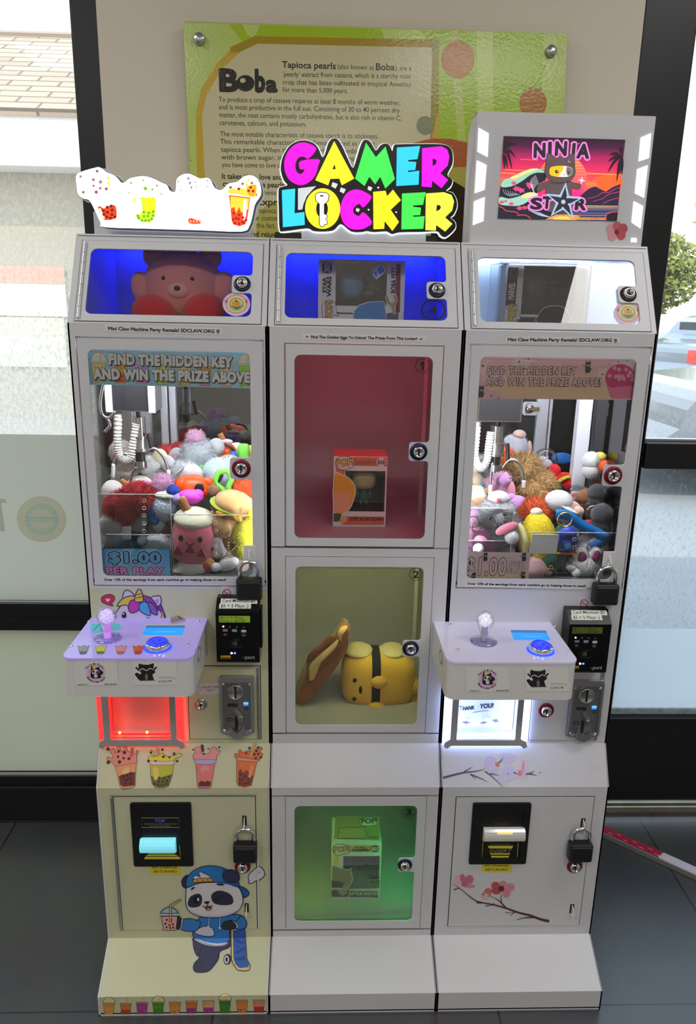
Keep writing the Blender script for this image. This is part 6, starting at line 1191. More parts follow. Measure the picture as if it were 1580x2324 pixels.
# ---- panda with a skateboard, printed across the door and the sloped foot
cpn = (350, 1950, 6.077); CRS = (2133.7, -0.0108)
FDo = Frame((0, YD-0.0017, 0), (1, 0, 0), (0, 0, 1)); FEo = Frame(FE.at(0, 0, 0.0004), FE.u, FE.v)
d = Decal(FDo, cpn, 0.0004, 0.00007, clip=[(FDo, None, CRS), (FEo, CRS, None)]); N = (18, 18, 34); NV = (38, 40, 66); BL_ = (34, 92, 150); WH = (178, 176, 182); LW = 11
d.shape([(380, 300), (420, 235), (470, 230), (470, 390), (400, 380)], NV, LW, N, 4)
d.shape([(1165, 375), (1240, 390), (1300, 440), (1305, 490), (1235, 530), (1180, 480)], (30, 70, 126), LW, N, 4)
d.shape([(545, 1080), (600, 1200), (625, 1350), (560, 1430), (540, 1500), (570, 1555), (680, 1560), (770, 1530), (880, 1390), (900, 1290), (950, 1250), (1040, 1210), (1045, 1100)], NV, LW, N, 3); d.shape([(545, 1100), (540, 1200), (570, 1300), (615, 1340), (655, 1200), (640, 1130)], NV, 7, N, 3); d.line([(570, 1470), (600, 1430), (660, 1425), (690, 1450)], 7, N, sm=3); d.line([(640, 1460), (620, 1510)], 6, N)
d.shape([(1060, 960), (1250, 940), (1280, 1380), (1325, 1460), (1315, 1530), (1240, 1545), (1150, 1530), (1090, 1450), (1065, 1380)], (206, 178, 110), LW, N, 0); d.poly([(1085, 975), (1250, 955), (1272, 1375), (1310, 1450), (1300, 1490), (1180, 1505), (1120, 1450), (1095, 1370)], (34, 70, 134), sm=0)
for p in ([(1090, 1080), (1240, 1150), (1245, 1170), (1150, 1160)], [(1100, 1290), (1250, 1210), (1255, 1250), (1130, 1310)], [(1110, 1370), (1260, 1330), (1265, 1390), (1120, 1400)]): d.poly(p, (28, 50, 110), bump=False)
d.bump(); d.ell(1128, 1002, 16, 16, (26, 44, 96)); d.ell(1145, 1208, 12, 14, (26, 44, 96))
for x, y, rx, ry in ((1000, 1385, 45, 72), (995, 1000, 45, 40)): d.ell(x+18, y-6, rx, ry, N); d.ell(x, y, rx*0.95, ry*0.98, N); d.ell(x, y, rx*0.75, ry*0.76, (176, 174, 176)); d.ell(x, y, rx*0.42, ry*0.5, (40, 38, 46))
d.shape([(535, 960), (600, 830), (700, 780), (1050, 760), (1180, 760), (1260, 830), (1275, 900), (1240, 950), (1050, 960), (1040, 1120), (900, 1175), (700, 1150), (560, 1090)], BL_, LW, N, 3)
d.poly([(555, 1085), (700, 1140), (880, 1165), (1000, 1150), (1015, 1165), (960, 1195), (850, 1205), (700, 1180), (580, 1125)], WH, sm=2); d.line([(555, 1085), (640, 1140), (780, 1185), (900, 1200), (1010, 1165)], 7, N, sm=3)
d.shape([(560, 985), (680, 920), (800, 940), (830, 1040), (740, 1058), (600, 1030)], (170, 164, 180), 9, N, 2)
d.shape([(380, 840), (480, 810), (600, 840), (640, 870), (580, 980), (400, 975), (370, 900)], BL_, LW, N, 4); d.shape([(372, 830), (405, 820), (375, 960), (345, 945)], WH, 9, N, 2)
d.shape([(280, 800), (330, 780), (375, 820), (360, 940), (320, 955), (300, 870), (275, 840)], (30, 30, 44), LW, N, 3)
d.shape([(1040, 830), (1130, 850), (1200, 770), (1260, 820), (1278, 900), (1230, 950), (1130, 950)], BL_, LW, N, 3); d.shape([(1040, 835), (1120, 855), (1160, 910), (1140, 950), (1110, 900)], WH, 7, N, 3); d.shape([(935, 900), (980, 850), (1070, 845), (1130, 900), (1110, 950), (1000, 960), (945, 945)], (30, 30, 40), LW, N, 4)
d.line([(765, 800), (748, 920)], 16, N); d.line([(765, 800), (748, 920)], 9, WH); d.line([(905, 795), (905, 935)], 16, N); d.line([(905, 795), (905, 935)], 9, WH); d.ell(748, 922, 16, 16, WH); d.ell(908, 938, 16, 14, WH)
d.shape([(455, 380), (560, 330), (760, 310), (960, 320), (1150, 370), (1215, 480), (1220, 600), (1150, 710), (980, 780), (780, 795), (600, 770), (480, 700), (440, 600), (440, 470)], WH, LW, N, 4); d.poly([(490, 690), (620, 745), (800, 765), (1000, 745), (1150, 680), (1205, 600), (1170, 690), (980, 775), (780, 788), (610, 765)], (150, 142, 166), sm=3)
d.shape([(455, 375), (460, 240), (560, 140), (700, 85), (850, 85), (1000, 130), (1130, 230), (1170, 370), (1000, 325), (780, 305), (600, 325)], BL_, LW, N, 4); d.poly([(945, 120), (1010, 140), (1140, 250), (1165, 365), (1000, 325), (945, 270)], (28, 66, 120), sm=2)
d.shape([(550, 310), (540, 270), (640, 245), (790, 250), (810, 295), (680, 300)], (196, 150, 50), 9, N, 2); d.shape([(545, 225), (600, 215), (640, 240), (620, 180), (650, 165), (790, 240), (640, 250), (560, 265)], WH, 8, N, 2)
for x, y in ((606, 288), (671, 278), (742, 272)): d.ell(x, y, 9, 9, (70, 40, 20), n=10, bump=False)
d.bump(); d.shape([(960, 250), (955, 190), (1010, 140), (1090, 135), (1165, 190), (1175, 270), (1120, 310), (1020, 300)], NV, LW, N, 4)
d.shape([(470, 590), (500, 510), (580, 468), (640, 475), (662, 540), (640, 620), (570, 648), (490, 640)], (30, 32, 48), 4, N, 4); d.shape([(800, 470), (870, 425), (960, 430), (1060, 480), (1092, 560), (1060, 608), (930, 615), (830, 590), (795, 530)], (30, 32, 48), 4, N, 4)
d.ell(585, 545, 44, 55, (12, 12, 22)); d.ell(610, 540, 15, 22, (200, 198, 202)); d.line([(845, 545), (880, 520), (950, 485)], 10, (10, 10, 20), sm=3); d.line([(845, 545), (890, 548), (940, 540)], 9, (10, 10, 20), sm=3)
d.shape([(505, 410), (525, 375), (565, 370), (545, 398)], N, 0, N, 3); d.shape([(865, 320), (950, 325), (965, 345), (880, 345)], N, 0, N, 2); d.shape([(690, 578), (730, 566), (768, 572), (735, 602)], (24, 22, 32), 4, N, 3)
d.line([(735, 600), (738, 630), (700, 645), (672, 628)], 10, N, sm=3); d.line([(738, 630), (780, 640), (810, 615)], 10, N, sm=3); d.shape([(705, 640), (740, 632), (795, 640), (780, 680), (750, 692), (722, 680)], (90, 40, 46), 7, N, 3); d.ell(752, 675, 22, 12, (180, 130, 120))
d.shape([(105, 770), (325, 770), (305, 962), (135, 962)], (186, 138, 136), LW, N, 0)
for x, y in ((178, 818), (160, 872), (215, 892), (176, 922), (262, 880), (268, 925), (225, 930), (240, 820)): d.ell(x, y, 16, 16, (60, 32, 40), n=12, bump=False)
d.bump(); d.shape([(105, 725), (140, 670), (210, 645), (280, 665), (325, 725)], (136, 158, 190), LW, N, 3); d.shape([(85, 728), (350, 728), (345, 765), (85, 765)], (158, 176, 196), LW, N, 1)
d.line([(228, 855), (232, 620), (370, 545)], 36, N); d.line([(228, 850), (232, 622), (366, 548)], 18, (200, 170, 116))
d.build('panda_sticker', LDL)
d = Decal(FD, cpn, 0.0020, 0.00008); d.shape([(1310, 290), (1300, 220), (1370, 140), (1450, 90), (1515, 150), (1520, 220), (1450, 280), (1400, 290), (1360, 320), (1305, 325)], (170, 168, 176), 11, N, 3); d.poly([(1440, 190), (1432, 165), (1445, 158), (1455, 175)], (110, 30, 40)); d.build('speech_sticker', RL)
# ---- row of little cups along the front of the foot
cf = (215, 2245, 3.95); FFo = Frame((0, -0.0002, 0), (1, 0, 0), (0, 0, 1))
for i, (x, y, w_, h, body, low, lid) in enumerate([(127, 236, 100, 112, (176, 120, 56), (180, 130, 70), 'dome'), (278, 233, 98, 104, (176, 96, 50), (130, 50, 36), 'flat'), (425, 230, 102, 112, (126, 50, 110), (126, 54, 112), 'flat'), (570, 226, 102, 112, (58, 110, 36), (50, 100, 32), 'dome'), (720, 224, 102, 108, (186, 116, 48), (190, 130, 66), 'flat'), (868, 220, 104, 112, (176, 90, 46), (122, 46, 92), 'flat'), (1020, 217, 104, 112, (196, 146, 110), (124, 48, 104), 'flat'), (1168, 214, 104, 116, (44, 96, 34), (44, 100, 36), 'dome'), (1320, 212, 104, 114, (176, 104, 44), (170, 98, 50), 'flat'), (1472, 210, 104, 112, (190, 120, 90), (136, 40, 36), 'flat')]):
    d = Decal(FFo, cf, 0.0003, 0.00008, clip=[(FEo, None, (2262.6, -0.0042)), (FFo, (2262.6, -0.0042), None)]); cup(d, x, y, w_, h, body, low, lid, True, (48, 40, 30), 4, rim=(168, 164, 120)); d.build('cup_sticker', RL)

# ---- blossom branches (right)
c7 = (980, 1670, 3.5545)
def branch(d, segs, col):
    for pts, w_ in segs: d.line(pts, w_, col, sm=4, taper=True)
d = Decal(FC, c7, 0.0006, 0.00008); BR_ = (60, 60, 84)
for x, y, rx, ry, c in [(470, 215, 48, 52, (178, 166, 194)), (500, 260, 40, 40, (180, 164, 190)), (600, 180, 60, 40, (172, 168, 190)), (620, 300, 60, 60, (172, 168, 190)), (640, 170, 40, 30, (174, 166, 190)), (740, 260, 30, 70, (188, 166, 186)), (720, 310, 60, 40, (178, 168, 190)), (570, 350, 40, 40, (172, 168, 188))]: d.ell(x, y, rx, ry, c, 20)
branch(d, [([(92, 338), (240, 300), (360, 285), (430, 265)], 20), ([(260, 290), (330, 250)], 14), ([(310, 310), (400, 345), (450, 372)], 14), ([(430, 285), (500, 340), (575, 415)], 12), ([(470, 305), (545, 318)], 12), ([(320, 315), (360, 355)], 8), ([(520, 230), (560, 200), (578, 170)], 14), ([(760, 310), (810, 295), (825, 280)], 14), ([(780, 305), (850, 318)], 14), ([(660, 295), (700, 310)], 14), ([(865, 297), (886, 297)], 9), ([(612, 300), (622, 312)], 10)], BR_)
d.poly([(515, 212), (545, 225), (540, 250), (515, 240)], (150, 96, 80), sm=2); d.poly([(700, 280), (730, 290), (715, 325), (695, 310)], (190, 110, 100), sm=2); d.poly([(735, 195), (748, 240), (735, 305), (722, 300)], (205, 140, 160), sm=2); d.build('branch_sticker', RR); d = Decal(FC, c7, 0.0006, 0.00008); d.ell(1300, 260, 32, 40, (172, 166, 184), 20); d.build('petal_sticker', RR)
d = Decal(FDo, c7, 0.0004, 0.00008); BR2 = (58, 26, 32)
branch(d, [([(178, 1200), (240, 1240), (300, 1290), (370, 1335), (500, 1362), (600, 1390), (700, 1425), (800, 1450), (880, 1480), (948, 1494)][::-1], 22), ([(178, 1240), (235, 1225)], 12), ([(360, 1345), (430, 1350)], 12), ([(435, 1372), (510, 1362)], 8), ([(600, 1390), (560, 1345), (520, 1315), (470, 1290)], 14), ([(560, 1345), (558, 1270)], 10), ([(680, 1485), (740, 1468), (840, 1462)][::-1], 14), ([(670, 1420), (630, 1450)], 10), ([(595, 1425), (665, 1422)], 6), ([(180, 1160), (182, 1210)], 6), ([(500, 1360), (502, 1340)], 10), ([(850, 1465), (945, 1495)][::-1], 20)], BR2)
for x, y, rx, ry, rot, c in [(215, 1165, 35, 50, 30, (164, 138, 146)), (250, 1150, 22, 38, -10, (150, 84, 100)), (305, 1155, 32, 34, 0, (150, 82, 102)), (300, 1208, 50, 16, 5, (160, 104, 120)), (265, 1195, 25, 18, 0, (146, 76, 98)), (450, 1265, 30, 40, 15, (150, 82, 76)), (430, 1290, 32, 25, 0, (170, 136, 130)), (515, 1208, 34, 34, 0, (140, 60, 66)), (518, 1250, 38, 26, 10, (140, 58, 66)), (575, 1200, 30, 34, 0, (160, 100, 112)), (632, 1218, 36, 30, 0, (160, 104, 120)), (600, 1265, 32, 36, 0, (160, 100, 116))]: d.ell(x, y, rx, ry, c, rot)
d.ell(560, 1230, 24, 24, (84, 28, 38)); d.ell(415, 1275, 8, 5, (40, 24, 28)); d.build('branch_sticker', LDR)
# ================================================================== claws and acrylic guards inside the two claw machines
def claw(root, Y, motor, flange, cyl, coil, arms, tips, cables=()):
    a = onY(*motor[0], Y); b = onY(*motor[1], Y)
    q = MB(); q.box((a.x, Y-0.01, b.z), (b.x, Y+0.055, 1.398), M_CHROME if not flange else M_ALU, 0.001); q.box((a.x+0.004, Y-0.0125, b.z+0.003), (b.x-0.004, Y-0.0102, 1.398), mat('smoked_panel', (0.02, 0.02, 0.022), 0.06), 0.0004)
    if flange:
        w_ = 0.013; q.box((a.x-0.001, Y-0.016, b.z-0.001), (a.x+w_, Y-0.012, 1.398), M_WHITE2, 0.001); q.box((b.x-w_, Y-0.016, b.z-0.001), (b.x+0.001, Y-0.012, 1.398), M_WHITE2, 0.001)
    co = q.build('claw_carriage', root)
    (cx, y0), (_, y1), rpx = cyl; p0 = onY(cx, y0, Y+0.012); p1 = onY(cx, y1, Y+0.012); p1.x = p0.x; r = msize(rpx, cx, y0, Y); h = p0.z-p1.z
    q = MB(); q.cyl((p0.x, p0.y, b.z), p0, r*0.35, M_BLACK)
    for ra, ha, hb, m_ in ((0.95, 0, 0.36, M_CHROME), (1.14, 0.36, 0.42, M_STEEL), (1.0, 0.42, 0.60, M_ALU), (1.14, 0.60, 0.66, M_STEEL), (0.70, 0.66, 0.86, M_BLACK), (0.34, 0.66, 1.0, M_CHROME), (0.85, 0.86, 1.0, M_STEEL)): q.cyl(p0+Vector((0, 0, -h*ha)), p0+Vector((0, 0, -h*hb)), r*ra, m_)
    q.build('claw_head', co)
    q = MB(); pts = [tuple(onY(u, v, Y+0.002)) for u, v in coil]; pts = spline(pts, False, 24); n = len(pts); q.tube(pts, 0.008, mat('white_hose', (0.80, 0.80, 0.78), 0.45), 10, rad=[0.0080+0.0010*math.sin(i*1.5) for i in range(n)]); q.build('coiled_hose', co)
    for pl, cv, tp in arms:
        q = MB(); A = onY(*pl[0], Y+0.006); B = onY(*pl[1], Y+0.006); q.cyl(A, B, 0.0042, M_BLACK, seg=10); q.tube(spline([tuple(onY(u, v, Y+0.004)) for u, v in cv], False, 6), 0.0030, M_STEEL, 8)
        if tp: q.tube(spline([tuple(onY(u, v, Y+0.004)) for u, v in tp], False, 4), 0.0042, mat('white_sleeve', (0.82, 0.82, 0.80), 0.4), 8)
        q.build('claw_arm', co)
    for cb_ in cables:
        q = MB(); q.tube(spline([tuple(onY(u, v, Y-0.02)) for u, v in cb_], False, 8), 0.0032, M_CHROME, 8); q.build('cable', co)
claw(RL, 0.27, ((242, 872), (356, 934)), True, ((314, 946), (314, 1062), 16), [(268, 936), (267, 985), (268, 1022), (280, 1044), (297, 1036), (304, 1000), (309, 962)],
     [(((336, 984), (346, 1026)), [(330, 1030), (347, 1018), (362, 1026), (375, 1045), (382, 1068)], [(382, 1066), (384, 1090)]), (((300, 1000), (296, 1045)), [(300, 1040), (285, 1030), (268, 1035), (258, 1055)], [(258, 1052), (256, 1085)]), (((312, 1050), (310, 1062)), [(310, 1060), (300, 1075), (296, 1100)], [(296, 1096), (297, 1118)])],
     None, [[(236, 868), (228, 910), (232, 940), (248, 948), (262, 934)], [(242, 948), (250, 965), (238, 980)]])
claw(RR, 0.25, ((1084, 900), (1181, 957)), False, ((1130, 966), (1130, 1068), 17), [(1084, 956), (1080, 1000), (1078, 1040), (1091, 1062), (1105, 1046), (1110, 1012), (1114, 980)],
     [(((1152, 1006), (1154, 1050)), [(1140, 1062), (1158, 1044), (1176, 1050), (1186, 1070), (1190, 1098)], [(1189, 1090), (1188, 1108)]), (((1121, 1018), (1116, 1060)), [(1118, 1050), (1114, 1080), (1113, 1105)], [(1113, 1100), (1112, 1128)])], None)
def guard(root, panels, rings):
    for (u0, v0), (u1, v1), Y in panels:
        a = onY(u0, v0, Y); b = onY(u1, v0+(v1-v0)*0, Y); q = MB(); q.box((a.x, Y, 0.938), (b.x, Y+0.002, a.z), M_ACRYL); go = q.build('acrylic_guard', root)
        q = MB(); q.box((a.x, Y-0.0003, a.z-0.0004), (b.x, Y+0.0023, a.z+0.0006), M_ACEDGE); q.box((b.x-0.0005, Y-0.0003, 0.938), (b.x+0.0006, Y+0.0023, a.z), M_ACEDGE); q.build('polished_edge', go)
    for u, vs, Y in rings:
        for v in vs:
            o = onY(u, v, Y-0.0005); q = MB(); q.tube([(o.x+0.0034*math.cos(t*math.pi/8), o.y, o.z+0.0034*math.sin(t*math.pi/8)) for t in range(16)], 0.0006, M_ACEDGE, 6, True); q.build('grommet', root)
guard(RL, [((216, 1121), (386, 1121), 0.192), ((387, 1168), (578, 1168), 0.156), ((240, 1213), (386, 1213), 0.188)], [(327, (1136, 1153, 1170, 1188, 1205), 0.191), (490, (1186, 1205, 1224, 1242, 1259), 0.155)])
guard(RR, [((1062, 1153), (1166, 1153), 0.192), ((1196, 1208), (1402, 1208), 0.156), ((1060, 1227), (1160, 1227), 0.188)], [(1304, (1224, 1242, 1262, 1278, 1314), 0.155)])

# ================================================================== soft toys and small prizes
def rotm(rx, ry, rz): return Matrix.Rotation(math.radians(rz), 3, 'Z') @ Matrix.Rotation(math.radians(ry), 3, 'Y') @ Matrix.Rotation(math.radians(rx), 3, 'X')
PILE_RN = random.Random(11)
def fuzz(q, c, r, m, n, L, rn):
    r = Vector(r) if not isinstance(r, (int, float)) else Vector((r, r, r)); vs = []; fs = []; c = Vector(c)
    for _ in range(n):
        d = Vector((rn.gauss(0, 1), rn.gauss(0, 1), rn.gauss(0, 1))).normalized(); p = c+Vector((d.x*r.x, d.y*r.y, d.z*r.z)); nr = Vector((d.x/r.x, d.y/r.y, d.z/r.z)).normalized()
        nr = (nr+Vector((rn.uniform(-.5, .5), rn.uniform(-.5, .5), rn.uniform(-.7, .3)))).normalized(); t = nr.orthogonal().normalized(); a_ = rn.random()*6.28; t = (t*math.cos(a_)+nr.cross(t)*math.sin(a_))*L*0.07
        k = len(vs); vs += [p-nr*L*0.2-t, p-nr*L*0.2+t, p+nr*L*rn.uniform(0.6, 1.1)]; fs.append([k, k+1, k+2])
    q.faces(vs, fs, m)
TOYS = []
def toy(kind, label, cat, u, v, Y, size, parts, rot=(0, 0, 0), group=None, up=0.0):
    """parts: (name, colour or material, [(centre, radius(, rotation))], fuzz count); one unit = size photograph pixels at depth Y"""
    A, B = (-0.537, -0.186) if u < 700 else (0.185, 0.530)          # stay inside the glass box
    Ym = max(0.22, Y-0.05)
    while True:
        L = onY(u, v, Y); k = msize(size, u, v, Y); e = 0.50*k
        if A+e <= L.x <= B-e or Y <= Ym: break
        Y -= 0.005
    L.x = min(max(L.x, A+e), B-e); L.y = max(L.y, 0.150+0.44*k) if cat == 'soft toy' else L.y
    t = thing(kind, label, cat, L, group, False); t.rotation_euler = [math.radians(a) for a in rot]
    rn = random.Random(int(u*7+v)); first = None
    for p in parts:
        nm, col, els = p[0], p[1], p[2]; fz = p[3] if len(p) > 3 else 0; m = plushm(col) if isinstance(col, tuple) else col; q = MB()
        for e in els:
            if callable(e): e(q, m, k); continue
            c = Vector(e[0])*k; r = e[1]; r = tuple(x*k for x in r) if isinstance(r, tuple) else r*k
            q.ell(c, r, m, rotm(*e[2]) if len(e) > 2 else None, seg=18 if (r if isinstance(r, float) else max(r)) > 0.006 else 10)
            if fz and not len(e) > 2: fuzz(q, c, r, m, int(fz*2.6), 0.10*k if fz < 850 else 0.13*k, rn)
        q.build(nm, t)
    TOYS.append(t); return t
BEAD = mat('black_bead', (0.01, 0.01, 0.012), 0.15)
def face(ex=0.2, ez=0.1, ey=-0.45, r=0.05, nose=True):
    o = [('eye', BEAD, [((-ex, ey, ez), r)]), ('eye', BEAD, [((ex, ey, ez), r)])]
    if nose: o.append(('nose', BEAD, [((0, ey-0.04, ez-0.13), (r*0.9, r*0.5, r*0.6))]))
    return o
def ring_el(c, R, r, ax='y'):
    def f(q, m, k):
        C = Vector(c)*k; q.tube([C+Vector((R*k*math.cos(t*math.pi/12), 0, R*k*math.sin(t*math.pi/12))) if ax == 'y' else C+Vector((R*k*math.cos(t*math.pi/12), R*k*math.sin(t*math.pi/12), 0)) for t in range(24)], r*k, m, 8, True)
    return f
def chain_el(pts, r):
    def f(q, m, k):
        P_ = spline([tuple(Vector(p)*k) for p in pts], False, 6)
        for p in P_: q.ell(p, r*k, m, seg=6)
    return f
def tube_el(pts, r):
    def f(q, m, k): q.tube(spline([tuple(Vector(p)*k) for p in pts], False, 5), r*k, m, 10)
    return f
def lathe_el(o, prof, ax=(0, 0, 1)):
    def f(q, m, k): q.lathe(Vector(o)*k, ax, [(a*k, b*k) for a, b in prof], m)
    return f
def box_el(lo, hi, bev=0.03):
    def f(q, m, k): q.box(Vector(lo)*k, Vector(hi)*k, m, bev*k)
    return f
def plate_el(pts, y0, y1):
    def f(q, m, k): q.plate(Frame((0, 0, 0), (1, 0, 0), (0, 0, 1)), [[(a*k, b*k) for a, b in pts]], -y1*k, -y0*k, m)
    return f
GL, GR_ = 'soft toys in the left claw machine', 'soft toys in the right claw machine'
# ---- left machine
cw = lambda s: [(0, -0.62), (0.30, -0.60), (0.44, -0.45), (0.48, -0.1), (0.46, 0.18), (0.40, 0.36), (0, 0.40)]
def melon(x, z): return plate_el([(x-0.11, z-0.08), (x+0.11, z-0.08), (x, z+0.14)], -0.50, -0.42)
toy('cup_plush', 'pink drink cup plush with a smiling face and watermelon slices', 'soft toy', 440, 1216, 0.213, 104, [('body', (235, 120, 140), [lathe_el((0, 0, 0), cw(0))]), ('lid', (240, 238, 205), [((0, 0, 0.42), (0.44, 0.44, 0.20)), ((0, 0, 0.56), (0.26, 0.26, 0.10))]), ('straw', (176, 116, 60), [tube_el([(-0.10, 0, 0.5), (-0.2, -0.02, 0.72), (-0.28, -0.03, 0.88)], 0.10)]),
   ('eye', BEAD, [((-0.20, -0.43, 0.13), (0.055, 0.03, 0.07))]), ('eye', BEAD, [((0.20, -0.43, 0.13), (0.055, 0.03, 0.07))]), ('smile', BEAD, [tube_el([(-0.09, -0.47, 0.05), (0, -0.485, 0.015), (0.09, -0.47, 0.05)], 0.012)])] + [('melon_patch', (170, 30, 40), [melon(x, z)]) for x, z in ((-0.25, -0.16), (0.0, -0.09), (0.24, -0.17))], (8, 4, 0))
toy('burger_plush', 'hamburger plush with cheese and patty and a gold ball chain', 'soft toy', 524, 1160, 0.222, 92, [('bun', (226, 178, 112), [((0.04, 0, 0.25), (0.50, 0.46, 0.27))]), ('bun', (222, 174, 110), [((-0.06, -0.02, -0.34), (0.46, 0.44, 0.38))]), ('patty', (110, 30, 25), [((0.0, 0, 0.02), (0.52, 0.47, 0.10))]), ('cheese', (250, 200, 40), [((0.0, 0, 0.10), (0.50, 0.46, 0.05)), ((-0.2, -0.40, 0.06), (0.12, 0.06, 0.08)), ((0.22, -0.38, 0.05), (0.12, 0.06, 0.08))]), ('lettuce', (170, 200, 40), [((-0.05, 0, 0.15), (0.52, 0.47, 0.05))]), ('chain', M_GOLD, [chain_el([(0.25, -0.42, 0.35), (0.36, -0.5, 0.0), (0.42, -0.45, -0.3), (0.36, -0.44, -0.65), (0.28, -0.40, -0.85)], 0.022)])], (10, 16, 0))
toy('fluffy_toy', 'large red fluffy toy at the front left of the heap', 'soft toy', 298, 1140, 0.232, 100, [('body', (200, 10, 28), [((-0.22, 0, -0.12), (0.36, 0.34, 0.36)), ((0.16, 0.02, 0.12), (0.36, 0.34, 0.30)), ((-0.3, 0, -0.4), (0.2, 0.2, 0.2))], 1500), ('tag', mat('white_tag', (0.85, 0.85, 0.85), 0.6), [plate_el([(-0.2, -0.85), (0.0, -0.82), (0.02, -0.5), (-0.22, -0.52)], -0.2, -0.19)])])
toy('fluffy_toy', 'red fluffy toy at the back by the bright post', 'soft toy', 384, 1036, 0.44, 62, [('body', (200, 12, 30), [((0, 0, 0), (0.55, 0.5, 0.42)), ((0.4, 0, 0.2), 0.3)], 900)])
toy('fluffy_toy', 'red fluffy toy below the claw door lock', 'soft toy', 560, 1086, 0.34, 62, [('body', (205, 14, 30), [((0, 0, 0), (0.55, 0.5, 0.42))], 900)])
toy('fluffy_toy', 'bright orange fluffy toy beside the hamburger plush', 'soft toy', 556, 1116, 0.275, 72, [('body', (255, 96, 10), [((0, 0, 0), 0.46)], 1600)])
toy('elephant_plush', 'grey furry plush with a pink pompom, upper of the two grey ones', 'soft toy', 446, 1036, 0.385, 92, [('body', (170, 178, 186), [((0.05, 0, 0), 0.46), ((-0.2, -0.1, -0.1), 0.3)], 700), ('pompom', (225, 170, 205), [((0.0, -0.05, 0.46), 0.2)], 300), ('ear', (200, 204, 208), [((-0.45, -0.1, -0.02), (0.22, 0.1, 0.26))]), ('ear', (180, 186, 192), [((0.5, 0, 0.25), (0.2, 0.12, 0.22))]), ('ear_lining', (226, 150, 170), [((-0.46, -0.2, 0.0), (0.09, 0.03, 0.11))])])
toy('elephant_plush', 'grey furry plush with a big pale ear, lower of the two grey ones', 'soft toy', 420, 1082, 0.31, 84, [('body', (176, 180, 186), [((0, 0, 0), 0.46)], 700), ('ear', (214, 214, 218), [((0.26, -0.34, 0.14), (0.28, 0.12, 0.28))]), ('ear', (196, 198, 202), [((-0.45, 0, 0.35), (0.2, 0.1, 0.24))]), ('clip', M_CHROME, [((-0.25, -0.46, -0.06), (0.09, 0.03, 0.05))]), ('chain', M_STEEL, [chain_el([(-0.25, -0.47, -0.05), (-0.1, -0.46, 0.2), (0.0, -0.40, 0.3)], 0.025)])])
toy('squishy_toy', 'orange rubber squishy with a black eye above the pink cup plush', 'squishy toy', 440, 1108, 0.268, 78, [('body', mat('orange_rubber', S(252, 84, 20), 0.35), [((0, 0, 0), (0.5, 0.42, 0.40)), ((-0.25, 0, 0.05), 0.32), ((0.42, -0.02, 0.2), (0.16, 0.14, 0.14))]), ('eye', BEAD, [((0.22, -0.38, 0.08), (0.14, 0.06, 0.18), (0, 25, 0))]), ('strap', M_BLACK, [tube_el([(0.5, 0, 0.05), (0.75, -0.1, 0.25), (0.85, -0.1, 0.45)], 0.05)])])
toy('squishy_toy', 'orange round squishy ball at the back of the heap', 'squishy toy', 494, 1032, 0.43, 66, [('body', MATS['orange_rubber'], [((0, 0, 0), (0.46, 0.44, 0.5)), ((0.3, 0, 0.1), 0.34)]), ('strap', M_BLACK, [tube_el([(0.2, -0.3, 0.45), (0.5, -0.4, 0.35), (0.62, -0.3, 0.1), (0.55, -0.3, -0.15)], 0.05)])])
toy('pompom_toy', 'small pink pompom between the red fluff and the orange squishy', 'pompom', 370, 1098, 0.258, 52, [('body', (226, 168, 212), [((0, 0, 0), 0.44)], 900)])
toy('animal_plush', 'white plush with a black eye under the coiled hose', 'soft toy', 262, 1082, 0.385, 84, [('body', (222, 220, 222), [((0, 0, 0), (0.48, 0.42, 0.42)), ((0.2, 0, 0.3), 0.26)], 300), ('eye', BEAD, [((-0.06, -0.44, 0.04), 0.06)])])
toy('animal_plush', 'pale grey and cream plush behind the claw arm', 'soft toy', 335, 1068, 0.35, 84, [('body', (218, 218, 216), [((0, 0, 0), (0.50, 0.42, 0.42)), ((-0.3, 0, -0.2), 0.34)], 300), ('ear', (236, 236, 200), [((0.36, -0.05, 0.32), (0.22, 0.12, 0.30))]), ('eye', BEAD, [((-0.12, -0.42, 0.0), (0.08, 0.03, 0.03))])])
toy('animal_plush', 'cream and lilac plush behind the large red fluff', 'soft toy', 318, 1106, 0.292, 66, [('body', (240, 232, 210), [((0, 0, 0), (0.5, 0.4, 0.4))]), ('patch', (214, 184, 232), [((0.1, -0.14, 0.05), (0.36, 0.3, 0.3))]), ('straw', (196, 132, 66), [tube_el([(-0.3, -0.3, 0.1), (-0.55, -0.35, 0.35)], 0.09)])])
def knit(cols): return mat('knit_%d_%d_%d' % cols, S(*cols), 0.9, bump=1.0, bscale=260)
toy('crochet_toy', 'blue and white crochet toy with a blue bow by the acrylic guard', 'crochet toy', 374, 1152, 0.236, 72, [('body', knit((190, 206, 222)), [((0, 0, 0), (0.42, 0.40, 0.46)), ((-0.2, -0.05, -0.55), (0.2, 0.18, 0.24))]), ('rim', knit((226, 232, 214)), [((0.12, 0, 0.42), (0.42, 0.36, 0.12))]), ('bow', knit((30, 90, 170)), [((-0.32, -0.2, -0.08), (0.2, 0.12, 0.2)), ((-0.3, -0.2, -0.36), (0.16, 0.12, 0.16))]), ('flower', knit((24, 60, 150)), [((0.3, -0.1, 0.58), 0.2), ((0.45, -0.1, 0.42), 0.15)])])
toy('squishy_toy', 'magenta squishy above the pink cup plush', 'squishy toy', 432, 1128, 0.226, 50, [('body', mat('magenta_rubber', S(232, 80, 224), 0.4), [((0, 0, 0), (0.6, 0.4, 0.36)), ((0.35, 0, 0.12), (0.26, 0.26, 0.24))]), ('belly', mat('lilac_rubber', S(190, 160, 235), 0.4), [((-0.5, 0, -0.08), (0.36, 0.34, 0.28))])])
